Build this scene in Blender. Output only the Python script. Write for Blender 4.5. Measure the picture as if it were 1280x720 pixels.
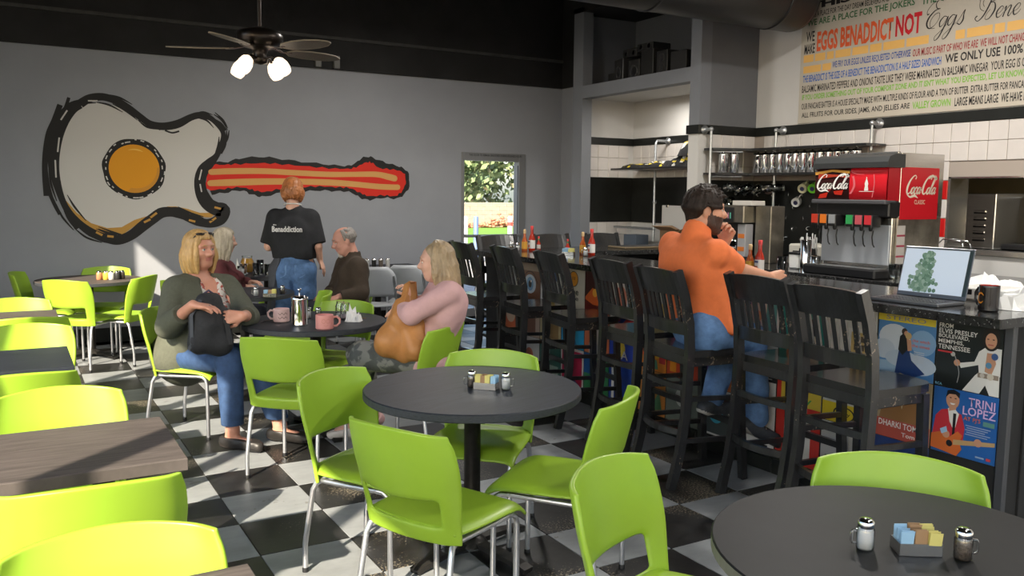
import bpy, math, random
import numpy as np
from mathutils import Vector, Matrix, Euler
from math import sin, cos, pi, radians

for _o in list(bpy.data.objects): bpy.data.objects.remove(_o)
scene = bpy.context.scene
COL = scene.collection
R_ = random.Random(7)

# ------------------------------------------------------------------ camera
cam = bpy.data.objects.new('camera', bpy.data.cameras.new('camera'))
COL.objects.link(cam)
_m = ((0.862785,0.046593,-0.503419,0.000000),(-0.505471,0.099203,-0.857122,0.000000),(0.010005,0.993976,0.109142,1.577421))
cam.matrix_world = Matrix([list(r) for r in _m] + [[0, 0, 0, 1]])
cam.data.lens = 30.0435
cam.data.sensor_width = 36
cam.data.clip_start = 0.05
scene.camera = cam

# ------------------------------------------------------------------ sky, sun, exposure
SUN_AZ, SUN_EL = radians(42), radians(35)       # direction the light travels on plan, and height
world = bpy.data.worlds.new('world'); scene.world = world
world.use_nodes = True
_nt = world.node_tree; _nt.nodes.clear()
_out = _nt.nodes.new('ShaderNodeOutputWorld'); _bg = _nt.nodes.new('ShaderNodeBackground')
_sky = _nt.nodes.new('ShaderNodeTexSky'); _sky.sky_type = 'NISHITA'
_sky.sun_disc = False; _sky.sun_elevation = SUN_EL
_sky.sun_rotation = radians(-132) ; _sky.air_density = 1.0; _sky.dust_density = 2.0
_nt.links.new(_sky.outputs[0], _bg.inputs[0]); _nt.links.new(_bg.outputs[0], _out.inputs[0])
_bg.inputs[1].default_value = 0.34
_sl = bpy.data.lights.new('sun', 'SUN'); _sl.energy = 15.0; _sl.angle = radians(0.6); _sl.color = (1.0, .86, .68)
sun = bpy.data.objects.new('sun', _sl); COL.objects.link(sun)
_d = Vector((cos(SUN_AZ) * cos(SUN_EL), sin(SUN_AZ) * cos(SUN_EL), -sin(SUN_EL)))
sun.rotation_euler = _d.to_track_quat('-Z', 'Y').to_euler(); sun.location = (-8, -6, 8)
def window_portal(name, loc, rot, sx, sy):
    l = bpy.data.lights.new(name, 'AREA'); l.shape = 'RECTANGLE'; l.size = sx; l.size_y = sy
    l.cycles.is_portal = True
    o = bpy.data.objects.new(name, l); COL.objects.link(o); o.location = loc; o.rotation_euler = rot
    return o
window_portal('portal_left', (-1.9, 2.4, 2.05), (0, -pi/2, 0), 3.6, 9.8)
window_portal('portal_front', (2.5, -3.2, 1.65), (pi/2, 0, 0), 8.2, 2.8)
def unseen_light(name, loc, watts, size, color=(1, .95, .88)):
    l = bpy.data.lights.new(name, 'AREA'); l.shape = 'DISK'; l.size = size; l.energy = watts; l.color = color
    o = bpy.data.objects.new(name, l); COL.objects.link(o); o.location = loc
    return o
for _i, (_x, _y, _w) in enumerate(((4.9, 4.2, 64), (4.9, 1.6, 64), (6.45, 7.7, 8), (2.7, 0.9, 30), (8.0, 3.4, 14), (3.6, 7.2, 48))):  # unseen lights added as fill; the kitchen one stands for its own lamp
    unseen_light('unseen_fill_light', (_x, _y, {2: 2.68, 4: 2.5}.get(_i, 3.55)), _w, .3)
vs = scene.view_settings
scene.display_settings.display_device = 'sRGB'
vs.view_transform = 'Standard'; vs.look = 'None'; vs.exposure = 0.48; vs.gamma = 1.0; vs.use_curve_mapping = False
scene.cycles.max_bounces = 7; scene.cycles.diffuse_bounces = 4; scene.cycles.glossy_bounces = 3
scene.cycles.transmission_bounces = 6; scene.cycles.transparent_max_bounces = 12
scene.cycles.caustics_reflective = False; scene.cycles.caustics_refractive = False
scene.cycles.sample_clamp_indirect = 6.0
scene.cycles.use_denoising = True

# ------------------------------------------------------------------ materials
MATS = {}
def mat(name, c, rough=.5, metal=0, var=0.0, vscale=6, stretch=(1, 1, 1), bump=0.0, bscale=60, coat=0, spec=.5,
        trans=0, ior=1.45, emit=0, world=False, alpha=1, sss=0, speck=None, aniso=0):
    if name in MATS: return MATS[name]
    m = bpy.data.materials.new(name); m.use_nodes = True; MATS[name] = m
    nt = m.node_tree; b = nt.nodes['Principled BSDF']
    b.inputs['Base Color'].default_value = (*c, 1); b.inputs['Roughness'].default_value = rough
    b.inputs['Metallic'].default_value = metal; b.inputs['IOR'].default_value = ior
    b.inputs['Specular IOR Level'].default_value = spec
    b.inputs['Coat Weight'].default_value = coat; b.inputs['Coat Roughness'].default_value = .12
    b.inputs['Transmission Weight'].default_value = trans
    b.inputs['Alpha'].default_value = alpha
    if sss:
        b.inputs['Subsurface Weight'].default_value = sss; b.inputs['Subsurface Scale'].default_value = .01
        b.inputs['Subsurface Radius'].default_value = (1, .35, .2)
    if emit:
        b.inputs['Emission Color'].default_value = (*c, 1); b.inputs['Emission Strength'].default_value = emit
    m.diffuse_color = (*c, 1)
    if var or bump or speck:
        if world:
            tc = nt.nodes.new('ShaderNodeNewGeometry'); src = tc.outputs['Position']
        else:
            tc = nt.nodes.new('ShaderNodeTexCoord'); src = tc.outputs['Object']
        mp = nt.nodes.new('ShaderNodeMapping'); mp.inputs['Scale'].default_value = stretch
        nt.links.new(src, mp.inputs['Vector'])
        col_out = None
        if var:
            n = nt.nodes.new('ShaderNodeTexNoise'); n.inputs['Scale'].default_value = vscale; n.inputs['Detail'].default_value = 6
            n.inputs['Roughness'].default_value = .65
            nt.links.new(mp.outputs[0], n.inputs['Vector'])
            r = nt.nodes.new('ShaderNodeMapRange'); r.inputs[1].default_value = .3; r.inputs[2].default_value = .7
            nt.links.new(n.outputs[0], r.inputs[0])
            x = nt.nodes.new('ShaderNodeMix'); x.data_type = 'RGBA'
            x.inputs[6].default_value = (*[v * (1 - var) for v in c], 1); x.inputs[7].default_value = (*[min(1, v * (1 + var)) for v in c], 1)
            nt.links.new(r.outputs[0], x.inputs[0]); col_out = x.outputs[2]
        if speck:   # (colour, scale, threshold, mask scale)
            sc, ss, th, ms = speck
            n2 = nt.nodes.new('ShaderNodeTexNoise'); n2.inputs['Scale'].default_value = ss; n2.inputs['Detail'].default_value = 3
            nt.links.new(src, n2.inputs['Vector'])
            n3 = nt.nodes.new('ShaderNodeTexNoise'); n3.inputs['Scale'].default_value = ms; n3.inputs['Detail'].default_value = 1
            nt.links.new(src, n3.inputs['Vector'])
            ad = nt.nodes.new('ShaderNodeMath'); ad.operation = 'MULTIPLY'; nt.links.new(n2.outputs[0], ad.inputs[0]); nt.links.new(n3.outputs[0], ad.inputs[1])
            r2 = nt.nodes.new('ShaderNodeMapRange'); r2.inputs[1].default_value = th; r2.inputs[2].default_value = th + .03
            nt.links.new(ad.outputs[0], r2.inputs[0])
            x2 = nt.nodes.new('ShaderNodeMix'); x2.data_type = 'RGBA'; x2.inputs[7].default_value = (*sc, 1)
            if col_out is not None: nt.links.new(col_out, x2.inputs[6])
            else: x2.inputs[6].default_value = (*c, 1)
            nt.links.new(r2.outputs[0], x2.inputs[0]); col_out = x2.outputs[2]
        if col_out is not None: nt.links.new(col_out, b.inputs['Base Color'])
        if bump:
            n = nt.nodes.new('ShaderNodeTexNoise'); n.inputs['Scale'].default_value = bscale; n.inputs['Detail'].default_value = 4
            nt.links.new(mp.outputs[0], n.inputs['Vector'])
            bp = nt.nodes.new('ShaderNodeBump'); bp.inputs['Strength'].default_value = bump; bp.inputs['Distance'].default_value = .01
            nt.links.new(n.outputs[0], bp.inputs['Height']); nt.links.new(bp.outputs[0], b.inputs['Normal'])
    return m
def glass_mat(name, tint=(1, 1, 1), gloss=.1):
    if name in MATS: return MATS[name]
    m = bpy.data.materials.new(name); m.use_nodes = True; MATS[name] = m; nt = m.node_tree; nt.nodes.clear()
    o = nt.nodes.new('ShaderNodeOutputMaterial'); x = nt.nodes.new('ShaderNodeMixShader'); t = nt.nodes.new('ShaderNodeBsdfTransparent')
    g = nt.nodes.new('ShaderNodeBsdfGlossy'); g.inputs['Roughness'].default_value = .03; t.inputs[0].default_value = (*tint, 1)
    f = nt.nodes.new('ShaderNodeLayerWeight'); f.inputs[0].default_value = .25
    mr = nt.nodes.new('ShaderNodeMapRange'); mr.inputs[3].default_value = gloss * .5; mr.inputs[4].default_value = min(1, gloss * 5)
    nt.links.new(f.outputs['Fresnel'], mr.inputs[0]); nt.links.new(mr.outputs[0], x.inputs[0])
    nt.links.new(t.outputs[0], x.inputs[1]); nt.links.new(g.outputs[0], x.inputs[2]); nt.links.new(x.outputs[0], o.inputs[0])
    return m
GREEN = mat('green_plastic', (.275, .445, .034), .36, var=.04, vscale=3, bump=.02, bscale=400)
STEEL_TUBE = mat('brushed_tube', (.62, .63, .66), .32, .9, bump=.02, bscale=200)
STEEL = mat('stainless', (.62, .61, .59), .24, .95, var=.10, vscale=3, stretch=(1, 1, 12))
CHROME = mat('chrome', (.8, .8, .8), .09, 1, var=.05)
PIPE = mat('galvanised_pipe', (.5, .52, .54), .35, .9, var=.15, vscale=30)
BLACKWOOD = mat('black_lacquered_wood', (.014, .0145, .016), .30, var=.4, vscale=14, stretch=(6, 6, 1), coat=.6, speck=((.22, .17, .12), 60, .40, 3.5))
BLACKSEAT = mat('black_worn_seat', (.012, .012, .013), .2, var=.3, vscale=9, coat=.3)
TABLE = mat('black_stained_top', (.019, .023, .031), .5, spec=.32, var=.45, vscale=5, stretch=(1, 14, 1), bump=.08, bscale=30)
TABLE_LIT = mat('lit_plank_top', (.075, .064, .060), .62, spec=.3, var=.35, vscale=4, stretch=(1.2, 14, 1), bump=.1, bscale=30)  # lighter, browner copy of the black-stained wood, sunlight put into its colour
TABLE_EDGE = mat('top_edge', (.035, .038, .045), .6, var=.5, vscale=60, stretch=(1, 1, 10))
IRON = mat('dark_iron', (.035, .033, .031), .42, .6, var=.3, vscale=20)
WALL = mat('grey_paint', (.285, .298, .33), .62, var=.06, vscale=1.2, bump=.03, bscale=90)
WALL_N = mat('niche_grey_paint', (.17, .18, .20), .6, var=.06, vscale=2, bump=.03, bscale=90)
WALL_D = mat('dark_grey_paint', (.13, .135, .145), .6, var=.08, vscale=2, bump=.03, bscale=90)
WALL_W = mat('white_paint', (.55, .54, .525), .6, var=.04, vscale=2, bump=.02, bscale=90)
BLACKPAINT = mat('black_paint', (.010, .010, .010), .75, var=.5, vscale=2, bump=.2, bscale=25)
BLACKTRIM = mat('black_tile', (.010, .011, .010), .3, var=.3, vscale=8)
BEAM = mat('beam_grey', (.045, .045, .043), .7, var=.3)
TILE_W = mat('tile_white', (.235, .25, .262), .42, var=.14, vscale=5, stretch=(1, 2, 1), world=True, bump=.03, bscale=20, speck=((.16, .16, .155), 22, .42, 3.0))
TILE_B = mat('tile_black', (.014, .014, .014), .40, var=.5, vscale=9, world=True, bump=.05, bscale=25, speck=((.22, .19, .14), 95, .345, 1.7))
GROUT = mat('tile_joint', (.06, .055, .05), .8)
WTILE = mat('wall_tile_white', (.60, .565, .54), .16, var=.05, vscale=3, world=True)
WGROUT = mat('wall_grout', (.36, .31, .27), .8)
REDTILE = mat('wall_tile_red', (.48, .012, .012), .16)
GRANITE = mat('black_granite', (.018, .018, .018), .13, var=.5, vscale=40, speck=((.17, .17, .165), 150, .36, 60))
GLASS = glass_mat('clear_glass', (.93, .95, .95), .18)
PANE = glass_mat('window_glass', (.97, .98, .98), .05)
WHITE = mat('white_ceramic', (.72, .71, .68), .25)
PAPER = mat('white_paper', (.75, .75, .74), .7)
BLACKP = mat('black_plastic', (.012, .012, .013), .35)
DARKGREY = mat('dark_grey_plastic', (.06, .06, .065), .4)
RED = mat('soda_red', (.50, .012, .02), .25)
def flat(c, rough=.5):
    k = 'print_%02x%02x%02x_%d' % (*[int(255 * max(0, min(1, v)) ** .4545) for v in c], int(rough * 100))
    return mat(k, c, rough)

# ------------------------------------------------------------------ mesh helpers
class MB:
    """collects shapes of one part; every face carries a material slot and a smooth flag"""
    def __init__(s): s.v = []; s.f = []; s.m = []; s.s = []; s.mats = []
    def _mi(s, m):
        if m not in s.mats: s.mats.append(m)
        return s.mats.index(m)
    def add(s, vs, fs, m=None, smooth=False, M=None):
        o = len(s.v)
        if M is not None: vs = [tuple(M @ Vector(p)) for p in vs]
        s.v += [tuple(p) for p in vs]; i = s._mi(m)
        for f in fs: s.f.append([o + k for k in f]); s.m.append(i); s.s.append(smooth)
        return s
    def box(s, a, b, m=None, ch=0.0, M=None):
        x0, y0, z0 = [min(p, q) for p, q in zip(a, b)]; x1, y1, z1 = [max(p, q) for p, q in zip(a, b)]
        if ch <= 0:
            vs = [(x0, y0, z0), (x1, y0, z0), (x1, y1, z0), (x0, y1, z0), (x0, y0, z1), (x1, y0, z1), (x1, y1, z1), (x0, y1, z1)]
            fs = [(3, 2, 1, 0), (4, 5, 6, 7), (0, 1, 5, 4), (1, 2, 6, 5), (2, 3, 7, 6), (3, 0, 4, 7)]
            return s.add(vs, fs, m, False, M)
        c = min(ch, (x1 - x0) * .49, (y1 - y0) * .49, (z1 - z0) * .49)
        vs = []
        for X, sx in ((x0, 1), (x1, -1)):
            for Y, sy in ((y0, 1), (y1, -1)):
                for Z, sz in ((z0, 1), (z1, -1)):
                    vs += [(X, Y + sy * c, Z + sz * c), (X + sx * c, Y, Z + sz * c), (X + sx * c, Y + sy * c, Z)]
        I = lambda ix, iy, iz, k: (ix * 4 + iy * 2 + iz) * 3 + k
        fs = []
        fs.append([I(0,0,0,0), I(0,0,1,0), I(0,1,1,0), I(0,1,0,0)]); fs.append([I(1,0,0,0), I(1,1,0,0), I(1,1,1,0), I(1,0,1,0)])
        fs.append([I(0,0,0,1), I(1,0,0,1), I(1,0,1,1), I(0,0,1,1)]); fs.append([I(0,1,0,1), I(0,1,1,1), I(1,1,1,1), I(1,1,0,1)])
        fs.append([I(0,0,0,2), I(0,1,0,2), I(1,1,0,2), I(1,0,0,2)]); fs.append([I(0,0,1,2), I(1,0,1,2), I(1,1,1,2), I(0,1,1,2)])
        for a_ in (0, 1):
            for b_ in (0, 1):
                q = [I(a_,b_,0,0), I(a_,b_,1,0), I(a_,b_,1,1), I(a_,b_,0,1)]; fs.append(q if a_ == b_ else q[::-1])
                q = [I(a_,0,b_,2), I(a_,1,b_,2), I(a_,1,b_,0), I(a_,0,b_,0)]; fs.append(q if a_ == b_ else q[::-1])
                q = [I(0,a_,b_,1), I(1,a_,b_,1), I(1,a_,b_,2), I(0,a_,b_,2)]; fs.append(q if a_ == b_ else q[::-1])
        for a_ in (0, 1):
            for b_ in (0, 1):
                for c_ in (0, 1):
                    t = [I(a_,b_,c_,0), I(a_,b_,c_,1), I(a_,b_,c_,2)]; fs.append(t if (a_ + b_ + c_) % 2 == 0 else t[::-1])
        return s.add(vs, fs, m, False, M)
    def tube(s, pts, r, m=None, n=8, caps=True, M=None, smooth=True, flat_=None):
        pts = [Vector(p) for p in pts]; rr = r if isinstance(r, (list, tuple)) else [r] * len(pts)
        vs = []; fs = []; up = None
        for i, p in enumerate(pts):
            t = (pts[min(i + 1, len(pts) - 1)] - pts[max(i - 1, 0)])
            if t.length < 1e-9: t = Vector((0, 0, 1))
            t.normalize()
            if up is None:
                up = Vector((0, 0, 1)) if abs(t.z) < .9 else Vector((0, 1, 0))
                if flat_ is not None: up = Vector(flat_)
            sd = t.cross(up)
            if sd.length < 1e-6: sd = t.orthogonal()
            sd.normalize(); up = sd.cross(t).normalized()
            for k in range(n):
                a = 2 * pi * k / n; vs.append(p + (sd * cos(a) + up * sin(a)) * rr[i])
        for i in range(len(pts) - 1):
            for k in range(n):
                a, b = i * n + k, i * n + (k + 1) % n; fs.append((a, b, b + n, a + n))
        s.add(vs, fs, m, smooth, M)
        if caps:
            s.add(vs[:n], [list(range(n))[::-1]], m, False, M); s.add(vs[-n:], [list(range(n))], m, False, M)
        return s
    def bar(s, pts, w, h, up=(0, 0, 1), m=None, M=None):
        """rectangular section swept along pts (w across, h along up)"""
        pts = [Vector(p) for p in pts]; up0 = Vector(up); vs = []; fs = []
        for i, p in enumerate(pts):
            t = (pts[min(i + 1, len(pts) - 1)] - pts[max(i - 1, 0)]).normalized()
            sd = t.cross(up0).normalized(); u = sd.cross(t).normalized()
            for a, b in ((-1, -1), (1, -1), (1, 1), (-1, 1)): vs.append(p + sd * (a * w / 2) + u * (b * h / 2))
        for i in range(len(pts) - 1):
            for k in range(4):
                a, b = i * 4 + k, i * 4 + (k + 1) % 4; fs.append((a, b, b + 4, a + 4))
        fs.append((3, 2, 1, 0)); q = (len(pts) - 1) * 4; fs.append((q, q + 1, q + 2, q + 3))
        return s.add(vs, fs, m, False, M)
    def lathe(s, prof, m=None, n=20, c=(0, 0, 0), M=None, smooth=True, mats=None):
        vs = []; k0 = len(prof)
        for r, z in prof:
            for k in range(n):
                a = 2 * pi * k / n; vs.append((c[0] + r * cos(a), c[1] + r * sin(a), c[2] + z))
        for i in range(k0 - 1):
            fs = [(i * n + k, i * n + (k + 1) % n, (i + 1) * n + (k + 1) % n, (i + 1) * n + k) for k in range(n)]
            sub = sorted({j for f in fs for j in f}); mp = {j: q for q, j in enumerate(sub)}
            if mats is None: pass
            else: s.add([vs[j] for j in sub], [[mp[j] for j in f] for f in fs], mats[i], smooth, M)
        if mats is None:
            s.add(vs, [(i * n + k, i * n + (k + 1) % n, (i + 1) * n + (k + 1) % n, (i + 1) * n + k) for i in range(k0 - 1) for k in range(n)], m, smooth, M)
        for i, rev in ((0, True), (k0 - 1, False)):
            if prof[i][0] > 1e-6:
                l = list(range(n)); s.add(vs[i * n:i * n + n], [l[::-1] if rev else l], (mats[0 if rev else -1] if mats else m), False, M)
        return s
    def prism(s, pts, z0, z1, m=None, M=None, side=None):
        """polygon in xy (counter-clockwise) extruded in z"""
        n = len(pts); vs = [(p[0], p[1], z0) for p in pts] + [(p[0], p[1], z1) for p in pts]
        s.add(vs, [list(range(n))[::-1], list(range(n, 2 * n))], m, False, M)
        s.add(vs, [(i, (i + 1) % n, n + (i + 1) % n, n + i) for i in range(n)], side or m, False, M)
        return s
    def ell(s, c, r, m=None, n=14, k=9, M=None, Rm=None):
        vs = []; fs = []
        for i in range(k + 1):
            t = pi * i / k
            for j in range(n):
                a = 2 * pi * j / n; p = Vector((r[0] * sin(t) * cos(a), r[1] * sin(t) * sin(a), r[2] * cos(t)))
                if Rm is not None: p = Rm @ p
                vs.append((c[0] + p.x, c[1] + p.y, c[2] + p.z))
        for i in range(k):
            for j in range(n): fs.append((i * n + j, (i + 1) * n + j, (i + 1) * n + (j + 1) % n, i * n + (j + 1) % n))
        return s.add(vs, fs, m, True, M)
    def grid(s, P, m=None, smooth=True, M=None, close=False):
        """P[i][j] points"""
        a, b = len(P), len(P[0]); vs = [p for r in P for p in r]; fs = []
        for i in range(a - 1):
            for j in range(b - (0 if close else 1)):
                fs.append((i * b + j, i * b + (j + 1) % b, (i + 1) * b + (j + 1) % b, (i + 1) * b + j))
        return s.add(vs, fs, m, smooth, M)
    def mesh(s, name):
        me = bpy.data.meshes.new(name); me.from_pydata(s.v, [], s.f)
        for m in s.mats: me.materials.append(m)
        me.polygons.foreach_set('material_index', s.m); me.polygons.foreach_set('use_smooth', s.s)
        me.update(); return me
    def obj(s, name, parent=None, loc=None, rot=None):
        return link(s.mesh(name), name, parent, loc, rot)
def link(me, name, parent=None, loc=None, rot=None):
    o = bpy.data.objects.new(name, me); COL.objects.link(o)
    if parent is not None: o.parent = parent
    if loc is not None: o.location = loc
    if rot is not None: o.rotation_euler = rot if isinstance(rot, (tuple, Euler)) else (0, 0, rot)
    return o
def tag(o, label=None, cat=None, group=None, kind=None):
    if label: o['label'] = label
    if cat: o['category'] = cat
    if group: o['group'] = group
    if kind: o['kind'] = kind
    return o
def thing(name, label, cat, loc=(0, 0, 0), rz=0, group=None):
    o = bpy.data.objects.new(name, None); COL.objects.link(o); o.empty_display_size = .1
    o.location = loc; o.rotation_euler = rz if isinstance(rz, (tuple, Euler)) else (0, 0, rz)
    return tag(o, label, cat, group)
KIDS = {}
def kids(o): return [c for c in bpy.data.objects if c.parent is o]
def dup(src, loc, rz, label, group=None, tree=None):
    """copy of a thing, its parts and their sub-parts (tree: list of (part, [subparts]))"""
    r = src.copy(); COL.objects.link(r); r.location = loc; r.rotation_euler = rz if isinstance(rz, tuple) else (0, 0, rz)
    r['label'] = label
    if group: r['group'] = group
    for ch, subs in tree:
        c = ch.copy(); COL.objects.link(c); c.parent = r
        for g in subs:
            d = g.copy(); COL.objects.link(d); d.parent = c
    return r
def tree_of(o): return [(c, kids(c)) for c in kids(o)]
def struct(mb, name, parent=None):
    o = mb.obj(name, parent)
    if parent is None: o['kind'] = 'structure'
    return o
def baked(o, keep_name):
    """apply modifiers into a plain mesh"""
    dg = bpy.context.evaluated_depsgraph_get(); me = bpy.data.meshes.new_from_object(o.evaluated_get(dg))
    old = o.data; o.modifiers.clear(); o.data = me; me.name = keep_name; return o
def bevel(o, w, seg=2, ang=35):
    md = o.modifiers.new('bevel', 'BEVEL'); md.width = w; md.segments = seg; md.limit_method = 'ANGLE'; md.angle_limit = radians(ang)
    return o
def catmull(pts, per=6, closed=False):
    P = [np.array(p, float) for p in pts]; n = len(P); out = []
    rng = n if closed else n - 1
    for i in range(rng):
        a, b, c, d = (P[(i - 1) % n], P[i], P[(i + 1) % n], P[(i + 2) % n]) if closed else (P[max(i - 1, 0)], P[i], P[i + 1], P[min(i + 2, n - 1)])
        for k in range(per):
            t = k / per; out.append(tuple(.5 * ((2 * b) + (-a + c) * t + (2 * a - 5 * b + 4 * c - d) * t * t + (-a + 3 * b - 3 * c + d) * t ** 3)))
    if not closed: out.append(tuple(P[-1]))
    return out
def text_mesh(name, s, w, h, m, bold=0.0, depth=0.0, shear=0.0):
    """lettering as a mesh in xy, filling 0..w, 0..h"""
    cu = bpy.data.curves.new(name, 'FONT'); cu.body = s; cu.offset = bold; cu.extrude = .0; cu.shear = shear; cu.resolution_u = 2
    o = bpy.data.objects.new(name, cu); COL.objects.link(o)
    dg = bpy.context.evaluated_depsgraph_get(); dg.update(); me = bpy.data.meshes.new_from_object(o.evaluated_get(dg))
    bpy.data.objects.remove(o); bpy.data.curves.remove(cu)
    n = len(me.vertices)
    if n:
        co = np.empty(n * 3, np.float32); me.vertices.foreach_get('co', co); co = co.reshape(-1, 3)
        lo, hi = co.min(0), co.max(0)
        co[:, 0] = (co[:, 0] - lo[0]) / max(hi[0] - lo[0], 1e-6) * w; co[:, 1] = (co[:, 1] - lo[1]) / max(hi[1] - lo[1], 1e-6) * h; co[:, 2] = 0
        me.vertices.foreach_set('co', co.ravel())
    me.materials.clear(); me.materials.append(m); me.name = name; me.update()
    return me
def frame_matrix(o, u, v):
    u = Vector(u).normalized(); v = Vector(v).normalized(); n = u.cross(v)
    return Matrix(((u.x, v.x, n.x, o[0]), (u.y, v.y, n.y, o[1]), (u.z, v.z, n.z, o[2]), (0, 0, 0, 1)))
def put_text(name, s, parent, o, u, v, w, h, m, bold=0, shear=0):
    """text lying on a plane: origin o, directions u (reading) and v (up), in the parent's space"""
    ob = link(text_mesh(name, s, w, h, m, bold, shear=shear), name, parent); ob.matrix_local = frame_matrix(o, u, v); return ob
def lift(mb): mb.lift = getattr(mb, 'lift', 0) + 4e-5; return mb.lift      # strokes never lie in one plane
def ribbon(mb, pts, w, m, z=0.0, per=6):
    """brush stroke in xy; w a number or a list of widths at the points"""
    z += lift(mb); q = catmull(pts, per); ws = w if isinstance(w, (list, tuple)) else [w] * len(pts)
    ww = [t[0] for t in catmull([(x, 0) for x in ws], per)]; n = len(q); vs = []
    for i, p in enumerate(q):
        a = q[max(i - 1, 0)]; b = q[min(i + 1, n - 1)]; dx, dy = b[0] - a[0], b[1] - a[1]; l = math.hypot(dx, dy) or 1
        nx, ny = -dy / l * ww[i] / 2, dx / l * ww[i] / 2
        vs += [(p[0] - nx, p[1] - ny, z), (p[0] + nx, p[1] + ny, z)]
    return mb.add(vs, [(2 * i, 2 * i + 2, 2 * i + 3, 2 * i + 1) for i in range(n - 1)], m)
def poly(mb, pts, m, z=0.0):
    a = sum(pts[i][0] * pts[(i + 1) % len(pts)][1] - pts[(i + 1) % len(pts)][0] * pts[i][1] for i in range(len(pts)))
    p = pts if a > 0 else pts[::-1]; z += lift(mb)
    return mb.add([(x, y, z) for x, y in p], [list(range(len(p)))], m)
def circle(cx, cy, rx, ry=None, n=24, a0=0): ry = rx if ry is None else ry; return [(cx + rx * cos(a0 + 2 * pi * k / n), cy + ry * sin(a0 + 2 * pi * k / n)) for k in range(n)]

# ================================================================== the room
YB, XR, XN, YP, XL, YF = 9.75, 6.79, 6.0, 6.55, -1.7, -3.0      # back wall, right wall, niche front, pilaster, left, front
TS = 0.4064; TX, TY = 0.8762, 8.1019                            # floor tile size and a tile corner
fl = struct(MB().box((XL - .2, YF - .2, -.12), (XR + 3, YB + .15, -.004), GROUT), 'floor')
def tile_mesh(m, s, ch, t):
    a = s / 2 - .0012
    return MB().add([(-a, -a, -t), (a, -a, -t), (a, a, -t), (-a, a, -t), (-a + ch, -a + ch, 0), (a - ch, -a + ch, 0), (a - ch, a - ch, 0), (-a + ch, a - ch, 0)],
                    [(4, 5, 6, 7), (0, 1, 5, 4), (1, 2, 6, 5), (2, 3, 7, 6), (3, 0, 4, 7)], m).mesh('tile')
_tw, _tb = tile_mesh(TILE_W, TS, .002, .006), tile_mesh(TILE_B, TS, .002, .006)
far_tiles = {True: MB(), False: MB()}
n_t = 0
for i in range(-8, 16):
    for j in range(-5, 28):
        x0, y0 = TX + i * TS, TY - (j + 1) * TS
        if x0 > XR or y0 < YF or y0 > YB: continue
        cx, cy = x0 + TS / 2, y0 + TS / 2
        white = (i + j) % 2 != 0
        seen = (cx > -.2 and cx < 3.9 and cy > 2.1) or (3.9 <= cx < 6.5 and cy > 7.6)
        if cy < cx * .25: seen = False
        if seen and n_t < 290:
            link(_tw if white else _tb, 'tile', fl, (cx, min(cy, YB), 0)); n_t += 1
        else:
            a = TS / 2 - .0012
            far_tiles[white].add([(cx - a, cy - a, 0), (cx + a, cy - a, 0), (cx + a, cy + a, 0), (cx - a, cy + a, 0)], [(0, 1, 2, 3)], TILE_W if white else TILE_B)
for k, nm in ((True, 'white_tiling'), (False, 'black_tiling')):
    far_tiles[k].obj(nm, fl)['kind'] = 'stuff'

# ---- back wall with a glazed door
DX0, DX1, DZ1 = 4.965, 5.905, 2.10
w = MB()
w.box((XL - .15, YB, 0), (DX0, YB + .15, 4.25), WALL).box((DX1, YB, 0), (6.476, YB + .15, 4.25), WALL).box((DX0, YB, DZ1), (DX1, YB + .15, 4.25), WALL)
wall_back = struct(w, 'wall_back')
struct(MB().box((XL, YB - .035, 2.985), (6.476, YB, 4.25), BLACKPAINT), 'trim_1')
struct(MB().box((XL, YB - .06, 3.315), (6.476, YB - .036, 3.35), BEAM).box((XL, YB - .05, 2.985), (6.44, YB - .036, 3.06), BLACKPAINT), 'trim_2')
struct(MB().box((XL, YB - .018, 0), (DX0 - .01, YB, .148), BLACKTRIM, .004), 'baseboard_back')
for _x, _z in [(3.101,3.024),(3.318,3.033)]: struct(MB().box((_x - .035, YB - .10, 2.99), (_x + .035, YB - .061, 3.13), flat((.16, .16, .155), .7), .006), 'trim_9')
struct(MB().box((6.476, 8.9, 0), (6.62, YB, 4.25), WALL), 'wall_return')
struct(MB().box((6.45, 8.9, 2.985), (6.476, YB, 4.25), BLACKPAINT), 'trim_3')
# door
dr = MB()
FR = mat('door_frame_grey', (.20, .205, .215), .4, .2)
for x0, x1 in ((DX0, DX0 + .035), (DX1 - .10, DX1)): dr.box((x0, YB - .02, 0), (x1, YB + .12, DZ1), FR, .004)
dr.box((DX0 + .035, YB - .02, DZ1 - .10), (DX1 - .10, YB + .12, DZ1), FR, .004).box((DX0 + .035, YB + .0, 0), (DX1 - .1, YB + .1, .10), FR, .004)
door = struct(dr, 'door_1')
MB().box((DX0 + .03, YB + .05, .09), (DX1 - .09, YB + .056, DZ1 - .09), PANE).obj('pane', door)
MB().tube([(DX0 + .04, YB - .05, 1.04), (DX1 - .09, YB - .05, 1.04)], .018, FR).box((DX0 + .035, YB - .05, 1.02), (DX0 + .06, YB + .02, 1.06), FR).box((DX1 - .11, YB - .05, 1.02), (DX1 - .085, YB + .02, 1.06), FR).obj('push_bar', door)
MB().tube([(DX1 - .125, YB - .03, .3), (DX1 - .125, YB - .03, 1.95)], .006, IRON, 6).obj('hinge_rod', door)
put_text('door_notice', 'THIS DOOR TO REMAIN UNLOCKED DURING BUSINESS HOURS', door, (DX0 + .1, YB - .022, DZ1 - .045), (1, 0, 0), (0, 0, 1), .78, .028, flat((.02, .02, .02)), .01)

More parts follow.
